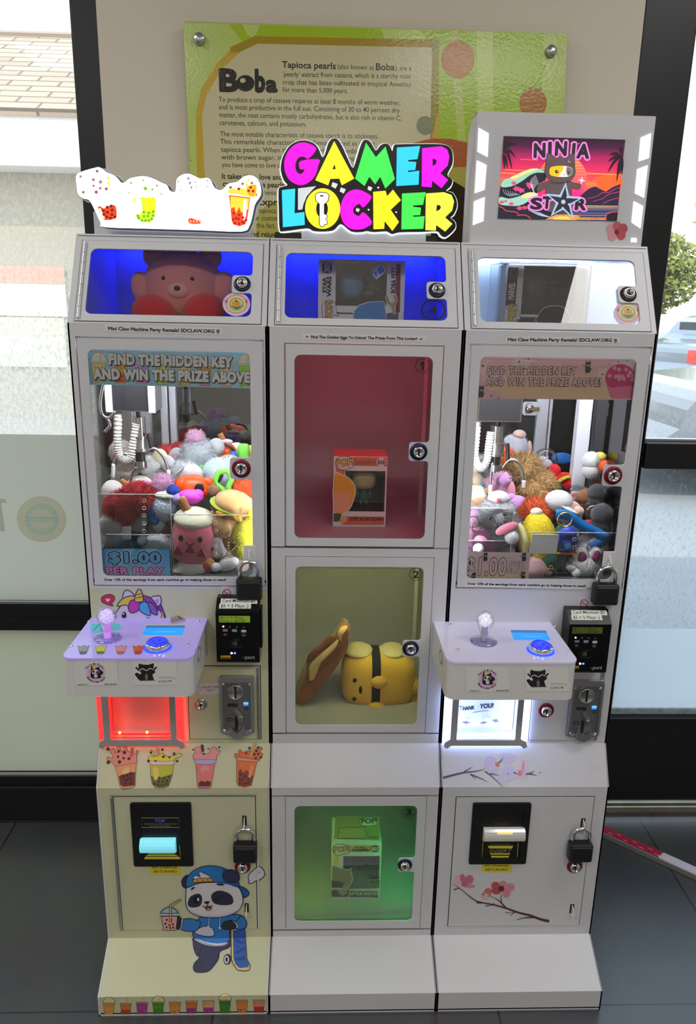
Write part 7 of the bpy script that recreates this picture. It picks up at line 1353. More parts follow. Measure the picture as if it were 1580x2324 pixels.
toy('animal_plush', 'pale blue plush under the claw door lock', 'soft toy', 497, 1074, 0.335, 84, [('body', (190, 212, 226), [((0, 0, 0), (0.46, 0.42, 0.44)), ((0.3, 0, 0.16), 0.3), ((0.05, -0.1, -0.35), 0.28)], 200), ('leaf', (70, 190, 60), [((-0.45, -0.1, 0.0), (0.1, 0.06, 0.26))])])
toy('key_strap', 'bright green loop strap hanging over the pale blue plush', 'strap', 514, 1096, 0.262, 50, [('loop', mat('green_rubber', S(126, 226, 84), 0.4), [tube_el([(-0.1, 0, -0.4), (-0.45, 0, 0.0), (-0.35, 0, 0.45), (0.05, 0, 0.55), (0.25, -0.05, 0.2), (0.1, -0.08, -0.2), (0.3, -0.08, -0.5)], 0.13)])])
toy('animal_plush', 'yellow plush below the hamburger plush', 'soft toy', 560, 1208, 0.212, 78, [('body', (250, 240, 50), [((0, 0, 0), (0.44, 0.42, 0.5)), ((0, 0, -0.5), (0.36, 0.36, 0.3))], 300), ('chain', M_GOLD, [chain_el([(-0.45, -0.3, 0.1), (-0.5, -0.3, -0.4), (-0.35, -0.3, -0.8)], 0.03)])])
toy('ball_charm', 'small yellow ball charm beside the hamburger plush', 'charm', 571, 1167, 0.178, 20, [('body', mat('yellow_rubber', S(250, 240, 40), 0.4), [((0, 0, 0), 0.5)])])
toy('dog_plush', 'white and brown dog plush under the hamburger plush', 'soft toy', 500, 1243, 0.225, 72, [('body', (232, 228, 222), [((-0.05, 0, 0.05), (0.42, 0.38, 0.40)), ((0.3, 0, -0.2), (0.3, 0.3, 0.26))], 200), ('patch', (128, 92, 62), [((0.32, -0.06, 0.22), (0.3, 0.3, 0.32))]), ('nose', BEAD, [((-0.22, -0.40, 0.1), (0.09, 0.06, 0.07))]), ('ear', (210, 180, 160), [((0.44, -0.24, 0.32), 0.12)])])
toy('cat_plush', 'white cat plush with an orange ear at the bottom of the left heap', 'soft toy', 436, 1296, 0.200, 80, [('body', (230, 228, 226), [((0, 0, 0), (0.50, 0.40, 0.36)), ((-0.3, 0, -0.1), 0.3)], 200), ('ear', (222, 158, 80), [((0.46, -0.05, 0.16), (0.22, 0.14, 0.28))]), ('ear_lining', (180, 40, 56), [((0.44, -0.16, 0.14), (0.12, 0.06, 0.17))]), ('chain', M_STEEL, [chain_el([(-0.5, -0.35, 0.0), (-0.4, -0.38, 0.3), (-0.15, -0.4, 0.42)], 0.02)])])
toy('animal_plush', 'dark grey plush behind the acrylic guard', 'soft toy', 312, 1196, 0.268, 78, [('body', (70, 74, 80), [((0, 0, 0), (0.46, 0.40, 0.46)), ((0.1, 0, -0.5), (0.34, 0.3, 0.3))]), ('patch', (170, 172, 176), [((0.1, -0.3, 0.22), (0.26, 0.14, 0.34), (0, 25, 0))]), ('strap', M_BLACK, [tube_el([(-0.1, -0.42, 0.4), (-0.16, -0.46, 0.1), (0.0, -0.46, -0.2)], 0.05)])])
toy('animal_plush', 'white plush with a round paw behind the price card', 'soft toy', 350, 1236, 0.222, 70, [('body', (226, 226, 230), [((0.1, 0, 0), (0.46, 0.36, 0.36))], 200), ('paw', mat('white_felt', (0.85, 0.85, 0.86), 0.9), [((-0.3, -0.28, 0.22), 0.17)])])
toy('crochet_toy', 'brown knitted toy beside the dark grey plush', 'crochet toy', 362, 1204, 0.262, 58, [('body', knit((150, 110, 100)), [((0, 0, 0), (0.5, 0.42, 0.42))])])
toy('animal_plush', 'pale pink plush with a pink bow by the left side glass', 'soft toy', 243, 1028, 0.37, 66, [('body', (240, 224, 214), [((0, 0, 0.05), (0.42, 0.4, 0.42)), ((0.2, 0, -0.3), 0.34)], 100), ('bow', (226, 120, 130), [((0.3, -0.34, -0.1), (0.22, 0.1, 0.14)), ((0.05, -0.36, 0.0), (0.2, 0.1, 0.16))])])
toy('animal_plush', 'peach and white plush pressed to the left side glass', 'soft toy', 236, 1122, 0.30, 60, [('body', (238, 232, 232), [((0, 0, 0.1), (0.42, 0.4, 0.46))]), ('belly', (240, 190, 180), [((0.02, -0.06, -0.3), (0.42, 0.38, 0.3))])])
toy('animal_plush', 'white plush low beside the left side glass', 'soft toy', 248, 1192, 0.25, 62, [('body', (224, 224, 226), [((0, 0, 0), 0.46), ((0, 0, -0.5), (0.4, 0.4, 0.3))], 150)])
toy('cup_plush', 'small lilac cup with a brown straw at the back of the heap', 'soft toy', 512, 1014, 0.485, 40, [('body', (196, 160, 232), [lathe_el((0, 0, -0.1), cw(0))]), ('lid', (230, 220, 236), [((0, 0, 0.3), (0.42, 0.42, 0.14))]), ('straw', (190, 126, 64), [tube_el([(-0.1, 0, 0.3), (-0.3, 0, 0.75)], 0.16)])])
toy('animal_plush', 'small cream plush at the back right of the heap', 'soft toy', 537, 1022, 0.465, 40, [('body', (240, 238, 214), [((0, 0, 0), 0.46), ((-0.2, 0, -0.4), 0.42)])])
toy('squishy_toy', 'small green squishy block at the back right corner', 'squishy toy', 553, 1026, 0.43, 32, [('body', MATS['green_rubber'], [box_el((-0.4, -0.3, -0.6), (0.4, 0.3, 0.6), 0.2)])])
toy('animal_plush', 'small yellow plush at the far right back of the left heap', 'soft toy', 571, 1030, 0.455, 36, [('body', (248, 214, 90), [((0, 0, 0.1), 0.46), ((0, 0, -0.45), 0.44)])])
toy('ball_charm', 'glossy blue ball charm among the back toys', 'charm', 530, 1034, 0.40, 20, [('body', mat('blue_gloss', S(30, 90, 190), 0.15), [((0, 0, 0), 0.5)])])
toy('animal_plush', 'small tan plush beside the claw door lock', 'soft toy', 520, 1050, 0.36, 44, [('body', (204, 164, 100), [((0, 0, 0), (0.6, 0.4, 0.42))], 200)])
toy('animal_plush', 'small brown plush above the hamburger plush', 'soft toy', 488, 1112, 0.268, 46, [('body', (150, 112, 76), [((0, 0, 0), (0.5, 0.4, 0.42))], 300)])
toy('animal_plush', 'white plush arm with a round paw at the front of the left heap', 'soft toy', 512, 1283, 0.196, 60, [('body', (224, 222, 224), [((0.1, 0, 0.05), (0.44, 0.3, 0.28), (0, -25, 0))]), ('paw', MATS['white_felt'], [((-0.34, -0.2, -0.02), 0.19)])])
toy('animal_plush', 'small pale pink plush beside the left padlock', 'soft toy', 548, 1286, 0.205, 44, [('body', (224, 190, 186), [((0, 0, 0), (0.4, 0.4, 0.5))])])

# ---- right machine
toy('bear_plush', 'grey furry bear plush with a white cap and pink bow', 'soft toy', 1133, 1178, 0.222, 96, [('body', (196, 196, 204), [((0.08, 0.02, -0.42), (0.38, 0.34, 0.40)), ((-0.06, 0, 0.14), (0.44, 0.36, 0.38))], 500), ('cap', (232, 228, 232), [((-0.06, -0.04, 0.52), (0.26, 0.2, 0.18))]), ('heart', (230, 80, 110), [((-0.10, -0.25, 0.52), (0.05, 0.02, 0.05))]), ('bow', (236, 140, 165), [((0.10, -0.38, -0.12), (0.28, 0.08, 0.12), (0, -25, 0))]), ('eye', BEAD, [((-0.30, -0.33, 0.12), 0.045)]), ('eye', BEAD, [((0.02, -0.38, 0.22), 0.045)]), ('paw', (196, 198, 206), [((0.24, -0.36, -0.34), 0.17)]), ('leg', (176, 176, 184), [((-0.22, -0.12, -0.74), (0.2, 0.22, 0.18))]), ('leg', (176, 176, 184), [((0.22, -0.14, -0.80), (0.2, 0.22, 0.18))])])
toy('bear_plush', 'grey plush half hidden behind the acrylic edge', 'soft toy', 1184, 1196, 0.262, 64, [('body', (128, 130, 138), [((0, 0, 0), (0.42, 0.4, 0.5)), ((0.05, 0, -0.55), 0.4)], 300), ('belly', (180, 182, 190), [((0, -0.26, 0), (0.3, 0.2, 0.32))])])
toy('corn_plush', 'yellow corn cob plush in a green husk', 'soft toy', 1228, 1226, 0.212, 100, [('cob', mat('corn_knit', S(240, 214, 44), 0.9, bump=1.2, bscale=180), [((-0.04, 0, 0.02), (0.40, 0.36, 0.66), (0, -14, 0))]), ('husk', (18, 84, 62), [((0.18, 0.02, -0.42), (0.44, 0.40, 0.34), (0, -30, 0)), ((0.40, -0.02, -0.06), (0.16, 0.30, 0.48), (0, 10, 0))]), ('husk', (226, 216, 150), [((-0.40, -0.02, -0.05), (0.14, 0.28, 0.46), (0, -16, 0))]), ('tip', (236, 230, 210), [((-0.16, 0, 0.66), (0.14, 0.12, 0.10))]), ('paper_tag', MATS['white_tag'], [plate_el([(-0.36, -0.18), (0.24, -0.18), (0.26, 0.26), (-0.34, 0.26)], -0.425, -0.405)])], (0, 0, 0))
ST = mat('blue_silicone', S(24, 128, 220), 0.35)
def bandf(q, m, k):
    c = [Vector(p)*k for p in ((-0.75, 0, 0.35), (-0.45, -0.02, 0.34), (-0.1, -0.04, 0.12), (0.4, -0.06, -0.14), (0.72, -0.06, -0.3), (0.70, 0.06, -0.42), (0.35, 0.08, -0.62))]
    cs = [Vector(p) for p in spline([tuple(p) for p in c], False, 5)]; vs = []
    for i, p in enumerate(cs):
        d = (cs[min(i+1, len(cs)-1)]-cs[max(i-1, 0)]).normalized(); s_ = Vector((-d.z, 0, d.x))*0.14*k
        vs += [p-s_, p+s_, p-s_+Vector((0, 0.02*k, 0)), p+s_+Vector((0, 0.02*k, 0))]
    fs = []
    for i in range(len(cs)-1):
        a = 4*i; fs += [[a, a+1, a+5, a+4], [a+3, a+2, a+6, a+7], [a+1, a+3, a+7, a+5], [a+2, a, a+4, a+6]]
    q.faces(vs, fs, m, True)
toy('key_strap', 'wide bright blue wrist strap with a metal ring', 'strap', 1320, 1196, 0.192, 82, [('band', ST, [bandf]), ('ring', M_GOLD, [ring_el((-0.5, -0.05, 0.22), 0.2, 0.025)]), ('rivet', M_CHROME, [((-0.58, -0.04, 0.36), (0.05, 0.03, 0.05))])])
toy('figure_charm', 'small blue rubber figure below the blue wrist strap', 'charm', 1288, 1222, 0.186, 46, [('body', mat('blue_rubber', S(28, 70, 190), 0.4), [((0, 0, 0.26), (0.46, 0.3, 0.36)), ((0, 0, -0.3), (0.30, 0.24, 0.34)), ((-0.2, 0, -0.6), (0.16, 0.18, 0.12)), ((0.2, 0, -0.6), (0.16, 0.18, 0.12)), ((-0.42, 0, -0.14), (0.14, 0.12, 0.2)), ((0.42, 0, -0.14), (0.14, 0.12, 0.2))]), ('belly', mat('pale_blue_rubber', S(110, 180, 240), 0.4), [((0, -0.12, -0.34), (0.2, 0.16, 0.24))]), ('eye', BEAD, [((-0.16, -0.28, 0.28), 0.07)]), ('eye', BEAD, [((0.16, -0.28, 0.28), 0.07)]), ('base', mat('orange_rubber2', S(240, 120, 40), 0.4), [box_el((-0.5, -0.2, -0.78), (0.5, 0.2, -0.70), 0.02)])])
toy('capped_plush', 'plush doll in a white baseball cap', 'soft toy', 1282, 1152, 0.252, 84, [('body', (240, 200, 180), [((0.14, 0, -0.16), (0.36, 0.34, 0.36))]), ('cap', (226, 226, 230), [((-0.18, 0, 0.18), (0.38, 0.36, 0.30)), ((0.06, -0.26, 0.02), (0.34, 0.26, 0.06), (0, 22, 0))]), ('nose', (242, 196, 178), [((0.26, -0.36, 0.0), 0.14)]), ('eye', BEAD, [((0.02, -0.36, -0.1), (0.07, 0.04, 0.05))])])
toy('fluffy_toy', 'orange fluffy toy behind the corn plush', 'soft toy', 1214, 1162, 0.262, 76, [('body', (255, 104, 16), [((0, 0, 0), (0.48, 0.42, 0.40))], 1600)])
toy('bear_plush', 'large tan teddy bear lying behind the claw', 'soft toy', 1200, 1094, 0.345, 112, [('body', (200, 160, 98), [((0.1, 0, -0.12), (0.46, 0.4, 0.38)), ((-0.12, 0.02, 0.26), (0.36, 0.32, 0.30))], 900), ('ear', (190, 148, 88), [((-0.40, 0, 0.40), 0.12)]), ('paw', (210, 170, 110), [((0.2, -0.32, -0.4), (0.2, 0.14, 0.16))])])
toy('rabbit_plush', 'pink plush below the left claw arm of the right machine', 'soft toy', 1118, 1112, 0.305, 84, [('body', (238, 176, 214), [((0, 0, -0.1), (0.46, 0.40, 0.46)), ((0.2, 0, 0.3), (0.30, 0.3, 0.22))], 200), ('ear', (240, 160, 190), [((0.44, -0.1, -0.06), (0.16, 0.14, 0.36))]), ('cheek', (226, 170, 236), [((0.2, -0.26, 0.32), (0.18, 0.1, 0.14))])])
toy('animal_plush', 'lilac plush between the tan bear and the orange fluff', 'soft toy', 1172, 1146, 0.282, 56, [('body', (222, 168, 236), [((0, 0, 0), (0.5, 0.4, 0.40)), ((0.35, 0, -0.1), 0.3), ((-0.25, 0, 0.3), 0.2)]), ('eye', BEAD, [((0.1, -0.42, -0.04), 0.05)])])
toy('rabbit_plush', 'pink plush with a white ball foot at the lower left of the right heap', 'soft toy', 1088, 1230, 0.212, 72, [('body', (236, 160, 202), [((-0.05, 0, 0.1), (0.42, 0.36, 0.40)), ((0.3, -0.05, -0.2), (0.24, 0.24, 0.24)), ((0, 0, -0.45), (0.4, 0.34, 0.3))], 100), ('foot', MATS['white_felt'], [((-0.1, -0.36, -0.10), 0.17)])])
toy('animal_plush', 'lilac plush against the left edge of the right window', 'soft toy', 1076, 1184, 0.242, 52, [('body', (216, 168, 228), [((0, 0, 0.1), (0.40, 0.38, 0.50)), ((0, 0, -0.4), 0.36)], 150)])
toy('key_ring', 'gold double key ring hanging before the lilac plush', 'key ring', 1074, 1188, 0.196, 36, [('ring', M_GOLD, [ring_el((0, 0, 0.1), 0.36, 0.04)]), ('ring', M_GOLD, [ring_el((0.2, -0.04, -0.2), 0.30, 0.04)])])
toy('lamb_plush', 'cream lamb plush with a brown muzzle', 'soft toy', 1078, 1128, 0.272, 62, [('body', (244, 234, 206), [((0, 0, 0.05), (0.46, 0.40, 0.42)), ((0.1, 0, -0.45), 0.38)], 100), ('muzzle', (200, 160, 116), [((0.05, -0.34, -0.06), (0.24, 0.12, 0.16))]), ('ear', (206, 164, 120), [((0.42, -0.05, 0.24), 0.14)])])
toy('animal_plush', 'small cream plush with a blue bow by the left edge', 'soft toy', 1076, 1092, 0.30, 46, [('body', (242, 226, 190), [((0, 0, 0), 0.46), ((0, 0, 0.45), (0.16, 0.12, 0.24))]), ('bow', (110, 190, 215), [((0.3, -0.3, -0.1), (0.2, 0.1, 0.14))]), ('mouth', (214, 40, 40), [((-0.2, -0.42, -0.1), 0.12)])])
toy('animal_plush', 'grey plush behind the white coiled hose', 'soft toy', 1096, 1062, 0.39, 74, [('body', (176, 178, 188), [((0, 0, 0), (0.48, 0.42, 0.42)), ((0, 0, -0.45), 0.40)], 500)])
toy('animal_plush', 'white plush with a pink ball at the back wall', 'soft toy', 1168, 1016, 0.48, 68, [('body', (214, 222, 236), [((0, 0, 0), (0.46, 0.42, 0.46)), ((0, 0, -0.5), 0.4)], 200), ('ball', (246, 206, 200), [((0.1, -0.1, 0.46), (0.22, 0.2, 0.16))]), ('arm', (236, 206, 190), [((0.46, -0.1, 0.0), (0.1, 0.1, 0.26))])])
toy('fluffy_toy', 'orange fluffy toy behind the chrome claw cylinder', 'soft toy', 1136, 1036, 0.44, 56, [('body', (252, 96, 24), [((0, 0, 0), (0.6, 0.4, 0.42)), ((0, 0, -0.5), 0.4)], 700)])
def capsule(label, u, v, Y, size, cols):
    toy('prize_capsule', label, 'capsule', u, v, Y, size, [('shell', glass_mat('capsule_shell', (0.97, 0.98, 0.99), 0.6, 0.03, 0.04), [((0, 0, 0), 0.5)]), ('prize', cols, [((0.02, 0, -0.14), (0.28, 0.26, 0.22)), ((-0.12, 0, 0.02), 0.16)])])
capsule('clear prize capsule at the back beside the white post', 1238, 1046, 0.44, 58, (200, 190, 210)); capsule('clear prize capsule above the white cap', 1306, 1126, 0.33, 52, (196, 120, 110)); capsule('clear prize capsule with a dark toy inside near the red sleeve', 1344, 1162, 0.275, 56, (40, 40, 46))
toy('crochet_toy', 'red crochet toy with a top knot and green band', 'crochet toy', 1276, 1090, 0.375, 66, [('body', knit((200, 16, 24)), [((0.08, 0, -0.08), (0.46, 0.42, 0.36)), ((-0.3, 0, 0.34), 0.22), ((-0.2, 0, 0.14), 0.2)]), ('band', knit((190, 200, 60)), [tube_el([(-0.36, -0.3, -0.1), (-0.1, -0.44, 0.16), (0.1, -0.4, 0.2)], 0.06)])])
toy('crochet_toy', 'small red crochet toy beside the white side post', 'crochet toy', 1310, 1106, 0.385, 34, [('body', knit((206, 20, 26)), [((0, 0, 0.1), 0.44), ((0.4, 0, -0.3), 0.36)]), ('band', knit((206, 200, 70)), [((0.45, -0.1, -0.1), 0.2)])])
toy('animal_plush', 'black plush between the tan bear and the red crochet toy', 'soft toy', 1246, 1118, 0.352, 66, [('body', (14, 14, 16), [((0, 0, 0), (0.5, 0.42, 0.44)), ((-0.3, 0, 0.35), 0.22)], 900)])
toy('santa_plush', 'red plush sleeve with a white cuff', 'soft toy', 1352, 1196, 0.232, 58, [('sleeve', (212, 16, 34), [((-0.15, 0, 0), (0.6, 0.32, 0.28), (0, 6, 0))]), ('cuff', (232, 230, 232), [((0.46, 0, -0.04), (0.22, 0.34, 0.34))], 200)])
toy('animal_plush', 'dark grey plush at the right below the lock', 'soft toy', 1386, 1168, 0.262, 54, [('body', (62, 64, 74), [((0, 0, 0), (0.46, 0.42, 0.48)), ((0, 0, -0.5), 0.4)], 300)])
toy('animal_plush', 'charcoal plush added for a reflection in the right side mirror', 'soft toy', 1392, 1118, 0.318, 44, [('body', (52, 54, 62), [((0, 0, 0), 0.46), ((0, 0, -0.5), 0.42)], 300)])  # solid toy in place of a reflection in the mirror
toy('animal_plush', 'brown plush under the right claw door lock', 'soft toy', 1352, 1128, 0.352, 50, [('body', (150, 96, 62), [((0, 0, 0), (0.56, 0.42, 0.40)), ((0, 0, -0.45), 0.42)], 300)])
toy('mirrored_bird_plush', 'white yellow and orange bird plush added for a mirror reflection above the lock', 'soft toy', 1386, 1046, 0.345, 46, [('body', (228, 228, 230), [((-0.2, 0, 0), (0.44, 0.4, 0.46)), ((-0.2, 0, -0.5), 0.4)], 150), ('crest', (248, 220, 70), [((0.22, 0, 0.2), (0.3, 0.26, 0.24))]), ('wing', (250, 96, 30), [((0.3, -0.04, -0.24), (0.36, 0.3, 0.36))], 200)])  # mirror reflection built as a solid toy
toy('toy_disc', 'blue plastic disc leaning at the back wall', 'toy disc', 1276, 1040, 0.52, 44, [('disc', mat('blue_plastic', S(24, 116, 200), 0.3), [((0, 0, 0), (0.56, 0.1, 0.30), (-20, 0, 0))])])
toy('animal_plush', 'small toasted marshmallow plush beside the white cap', 'soft toy', 1234, 1132, 0.275, 28, [('body', (240, 232, 206), [((0, 0, -0.3), (0.5, 0.4, 0.4))]), ('top', (176, 116, 60), [box_el((-0.42, -0.36, -0.05), (0.42, 0.36, 0.6), 0.12)])], (0, 15, 0))
toy('rabbit_plush', 'white rabbit plush with shiny pink ears at the lower right', 'soft toy', 1328, 1280, 0.192, 78, [('body', (228, 226, 228), [((0, 0.04, -0.08), (0.48, 0.34, 0.36)), ((-0.14, 0, 0.24), (0.22, 0.18, 0.30), (0, -8, 0)), ((0.24, 0, 0.26), (0.20, 0.18, 0.28), (0, 14, 0))], 100), ('ear_lining', mat('pink_sequins', S(150, 40, 96), 0.3, 0.4, bump=1.0, bscale=500), [((-0.15, -0.13, 0.22), (0.13, 0.08, 0.21), (0, -8, 0))]), ('ear_lining', MATS['pink_sequins'], [((0.25, -0.13, 0.26), (0.12, 0.08, 0.20), (0, 14, 0))]), ('care_tag', MATS['white_tag'], [plate_el([(0.2, -0.3), (0.42, -0.26), (0.40, 0.0), (0.18, -0.04)], -0.36, -0.35)])])
toy('pig_plush', 'pale pink plush at the bottom beside the price card', 'soft toy', 1212, 1290, 0.192, 76, [('body', (238, 190, 190), [((-0.05, 0, 0), (0.50, 0.36, 0.38)), ((0.4, -0.06, -0.1), (0.14, 0.12, 0.12))])])
toy('key_ring', 'gold split ring hanging under the corn plush', 'key ring', 1250, 1300, 0.170, 32, [('ring', M_GOLD, [ring_el((0, 0, -0.1), 0.42, 0.03)]), ('link', M_GOLD, [ring_el((0.0, 0, 0.42), 0.12, 0.04)])])
toy('animal_plush', 'white plush paw beside the white rabbit plush', 'soft toy', 1298, 1294, 0.182, 32, [('arm', (222, 222, 226), [((0, 0, 0.1), (0.5, 0.3, 0.3), (0, 30, 0))]), ('paw', MATS['white_felt'], [((0.28, -0.15, -0.14), 0.34)])])
toy('animal_plush', 'white plush behind the blue wrist strap', 'soft toy', 1336, 1236, 0.242, 62, [('body', (226, 224, 230), [((0, 0, 0), (0.48, 0.42, 0.42)), ((0, 0, -0.45), 0.42)], 200)])
toy('animal_plush', 'beige plush at the far right behind the padlock', 'soft toy', 1376, 1250, 0.222, 56, [('body', (196, 172, 150), [((0, 0, 0), (0.46, 0.4, 0.6)), ((0, 0, -0.6), 0.42)], 200)])

for t in TOYS:
    if t['category'] == 'soft toy': t['group'] = GL if t.location.x < 0 else GR_
    elif t['category'] == 'capsule': t['group'] = 'clear prize capsules'
# ================================================================== prizes in the lockers
def figure_box(label, fr, a0, b0, a1, b1, depth, side, draw, fig, M_side=None):
    """windowed collectible carton: frame of card, clear window, plain figure, printed front"""
    o = fr.at((a0+a1)/2, b0, -depth/2); t = thing('figure_box', label, 'toy box', o, 'windowed toy boxes'); w_, h_ = a1-a0, b1-b0; card = mat('white_card', (0.80, 0.79, 0.78), 0.5)
    win_ = side(a0, b0, a1, b1)
    q = MB(); q.plate(fr, [rect(a0, b0, a1, b1), rect(*win_)], -0.001, 0, card)
    q.fbox(fr, a0, a0+0.001, b0, b1, -depth, -0.001, M_side or card); q.fbox(fr, a1-0.001, a1, b0, b1, -depth, -0.001, M_side or card); q.fbox(fr, a0, a1, b1-0.001, b1, -depth, -0.001, M_side or card); q.fbox(fr, a0, a1, b0, b0+0.001, -depth, -0.001, card); q.fbox(fr, a0, a1, b0, b1, -depth, -depth+0.001, mat('dark_insert', (0.05, 0.05, 0.055), 0.6)); q.build('carton', t)
    q = MB(); q.fbox(fr, win_[0], win_[2], win_[1], win_[3], -0.0022, -0.0014, M_ACRYL); q.build('window', t)
    fig(t, fr, win_, depth); draw(t, fr); return t
def doll(cols, lying):
    def f(t, fr, w, depth):
        cx, cz = (w[0]+w[2])/2, (w[1]+w[3])/2; s_ = (w[2]-w[0]) if lying else (w[3]-w[1]); q = MB(); up = Vector((-1, 0, 0)) if lying else Vector((0, 0, 1)); c = fr.at(cx, cz, -depth*0.5)
        hr = s_*0.27; R_ = Matrix.Rotation(math.radians(-90), 3, 'Y') if lying else Matrix.Identity(3); sq = lambda v: Vector((math.copysign(abs(v.x)**0.75, v.x), math.copysign(abs(v.y)**0.75, v.y), math.copysign(abs(v.z)**0.75, v.z)))
        q.ell(c+up*s_*0.18, (hr*1.08, hr*0.85, hr*0.9), plushm(cols[0]) if 0 else mat('vinyl_%d_%d_%d' % cols[0], inkc(*cols[0]), 0.35), R_, squash=sq); q.build('figure_head', t)
        q = MB(); m = mat('vinyl_%d_%d_%d' % cols[1], inkc(*cols[1]), 0.35)
        sd = up.cross(Vector((0, 1, 0)))
        q.ell(c-up*s_*0.22, (s_*0.12, s_*0.10, s_*0.16), m, R_)
        for s1 in (-1, 1): q.ell(c-up*s_*0.18+sd*s1*s_*0.16, (s_*0.05, s_*0.05, s_*0.12), m, R_); q.ell(c-up*s_*0.38+sd*s1*s_*0.07, (s_*0.055, s_*0.07, s_*0.10), m, R_)
        q.build('figure_body', t)
    return f
# box on the pink shelf
yb = onZ(815, 1195, 1.0068).y; F1 = Frame((0, yb, 0), (1, 0, 0), (0, 0, 1)); A = F1.uv(755, 1196); B = F1.uv(880, 1037); z0 = 1.0068
def draw1(t, fr):
    d = Decal(fr, (620, 770, 3.591), 0.0004, 0.00008); OR = (150, 76, 50)
    d.poly([(655, 960), (928, 965), (926, 1035), (650, 1030)], OR); d.poly([(510, 1040), (585, 1062), (580, 1110), (515, 1100)], OR)
    d.shape([(508, 1005), (530, 965), (600, 955), (660, 985), (655, 1035), (600, 1060), (545, 1062), (515, 1040)], (176, 172, 166), 5, (40, 36, 40), 4); d.text('POP!', 522, 1030, 652, 1020, 48, (40, 34, 30), 0.10, slant=0.08); d.text('POP!', 522, 1030, 652, 1020, 48, (186, 156, 70), 0.03, slant=0.08); d.text('ANIMATION', 535, 1048, 632, 1042, 10, (90, 50, 40), 0.0)
    d.text('DRAGONBALL Z', 672, 1018, 835, 1012, 26, (110, 62, 40), 0.04); d.ell(880, 1001, 36, 36, (190, 186, 182)); d.text('858', 852, 1017, 908, 1018, 32, (34, 32, 34), 0.03)
    d.shape([(497, 1100), (560, 1104), (620, 1130), (665, 1190), (670, 1250), (640, 1350), (590, 1408), (497, 1408)], (176, 130, 40), 8, (190, 186, 180), 2); d.poly([(497, 1250), (560, 1245), (630, 1260), (625, 1360), (585, 1402), (497, 1403)], (176, 128, 98), sm=0)
    d.poly([(540, 1455), (600, 1435), (610, 1480), (560, 1500)], (160, 120, 96), sm=2); d.poly([(494, 1415), (560, 1420), (540, 1480), (494, 1485)], (34, 70, 44))
    d.poly([(600, 1442), (905, 1445), (902, 1508), (560, 1508), (600, 1480)], OR); d.text('SUPER SAIYAN GOHAN', 622, 1475, 895, 1478, 30, (34, 22, 24), 0.03); d.text('VINYL FIGURE | FIGURINE EN VINYLE', 650, 1492, 868, 1494, 7, (150, 120, 100), 0.0); d.build('box_print', t)
figure_box('red topped windowed toy box on the pink lit shelf', F1, A[0], z0, B[0], B[1], 0.088, lambda a, b, c, e: (a+(c-a)*0.22, b+(e-b)*0.22, c-(c-a)*0.03, e-(e-b)*0.20), draw1, doll([(176, 150, 110), (40, 84, 56)], False), mat('red_card', (0.72, 0.10, 0.09), 0.5))
# box on the green lit shelf
yb = onZ(808, 2041, 0.128).y; F3 = Frame((0, yb, 0), (1, 0, 0), (0, 0, 1)); A = F3.uv(752, 2041); B = F3.uv(867, 1912)
def draw3(t, fr):
    d = Decal(fr, (620, 1780, 4.051), 0.0004, 0.00008); OR = (160, 140, 60)
    d.poly([(680, 560), (975, 560), (975, 620), (680, 620)], OR); d.poly([(555, 640), (605, 655), (600, 740), (555, 740)], OR)
    d.shape([(550, 590), (570, 560), (640, 550), (705, 580), (700, 625), (640, 642), (590, 650), (560, 630)], (168, 166, 160), 5, (40, 36, 30), 4); d.text('POP!', 562, 620, 695, 612, 42, (36, 32, 26), 0.10, slant=0.08); d.text('POP!', 562, 620, 695, 612, 42, (160, 140, 90), 0.03, slant=0.08)
    d.text('MY HERO', 750, 584, 850, 584, 14, (50, 34, 24), 0.03); d.text('ACADEMIA', 720, 612, 882, 612, 22, (54, 26, 24), 0.06); d.ell(937, 588, 40, 32, (110, 36, 42)); d.text('803', 905, 605, 970, 606, 32, (176, 166, 160), 0.03)
    d.shape([(540, 742), (580, 750), (640, 770), (690, 780), (715, 760), (720, 820), (735, 860), (715, 910), (690, 945), (640, 950), (540, 948)], (110, 94, 74), 6, (166, 162, 154), 0); d.poly([(538, 880), (600, 885), (650, 900), (640, 945), (538, 947)], (40, 38, 36))
    d.poly([(885, 868), (980, 868), (978, 950), (885, 950)], (130, 150, 90)); d.poly([(889, 872), (976, 872), (974, 946), (889, 946)], (18, 44, 26)); d.text('2020', 915, 888, 955, 888, 12, (120, 140, 80), 0.0); d.text('LIMITED', 897, 915, 968, 915, 12, (130, 150, 90), 0.0); d.text('EDITION', 897, 934, 968, 934, 12, (130, 150, 90), 0.0)
    d.poly([(537, 965), (700, 965), (690, 1030), (537, 1030)], (44, 38, 34)); d.poly([(590, 975), (640, 960), (690, 975), (640, 1020)], (120, 110, 100), sm=2); d.poly([(700, 975), (965, 978), (965, 1034), (700, 1030)], (40, 34, 32)); d.text('KATSUKI BAKUGO', 705, 1012, 962, 1012, 28, (186, 184, 180), 0.03); d.text('VINYL FIGURE', 780, 1026, 900, 1026, 8, (120, 118, 112), 0.0); d.build('box_print', t)
t3 = figure_box('windowed toy box on the green lit shelf', F3, A[0], 0.128, B[0], B[1], 0.088, lambda a, b, c, e: (a+(c-a)*0.23, b+(e-b)*0.185, c-(c-a)*0.03, e-(e-b)*0.235), draw3, doll([(50, 46, 44), (30, 30, 32)], False))
FTp = Frame((0, 0, B[1]), (1, 0, 0), (0, 1, 0)); d = Decal(FTp, (620, 1780, 4.051), 0.0004, 0.00008)
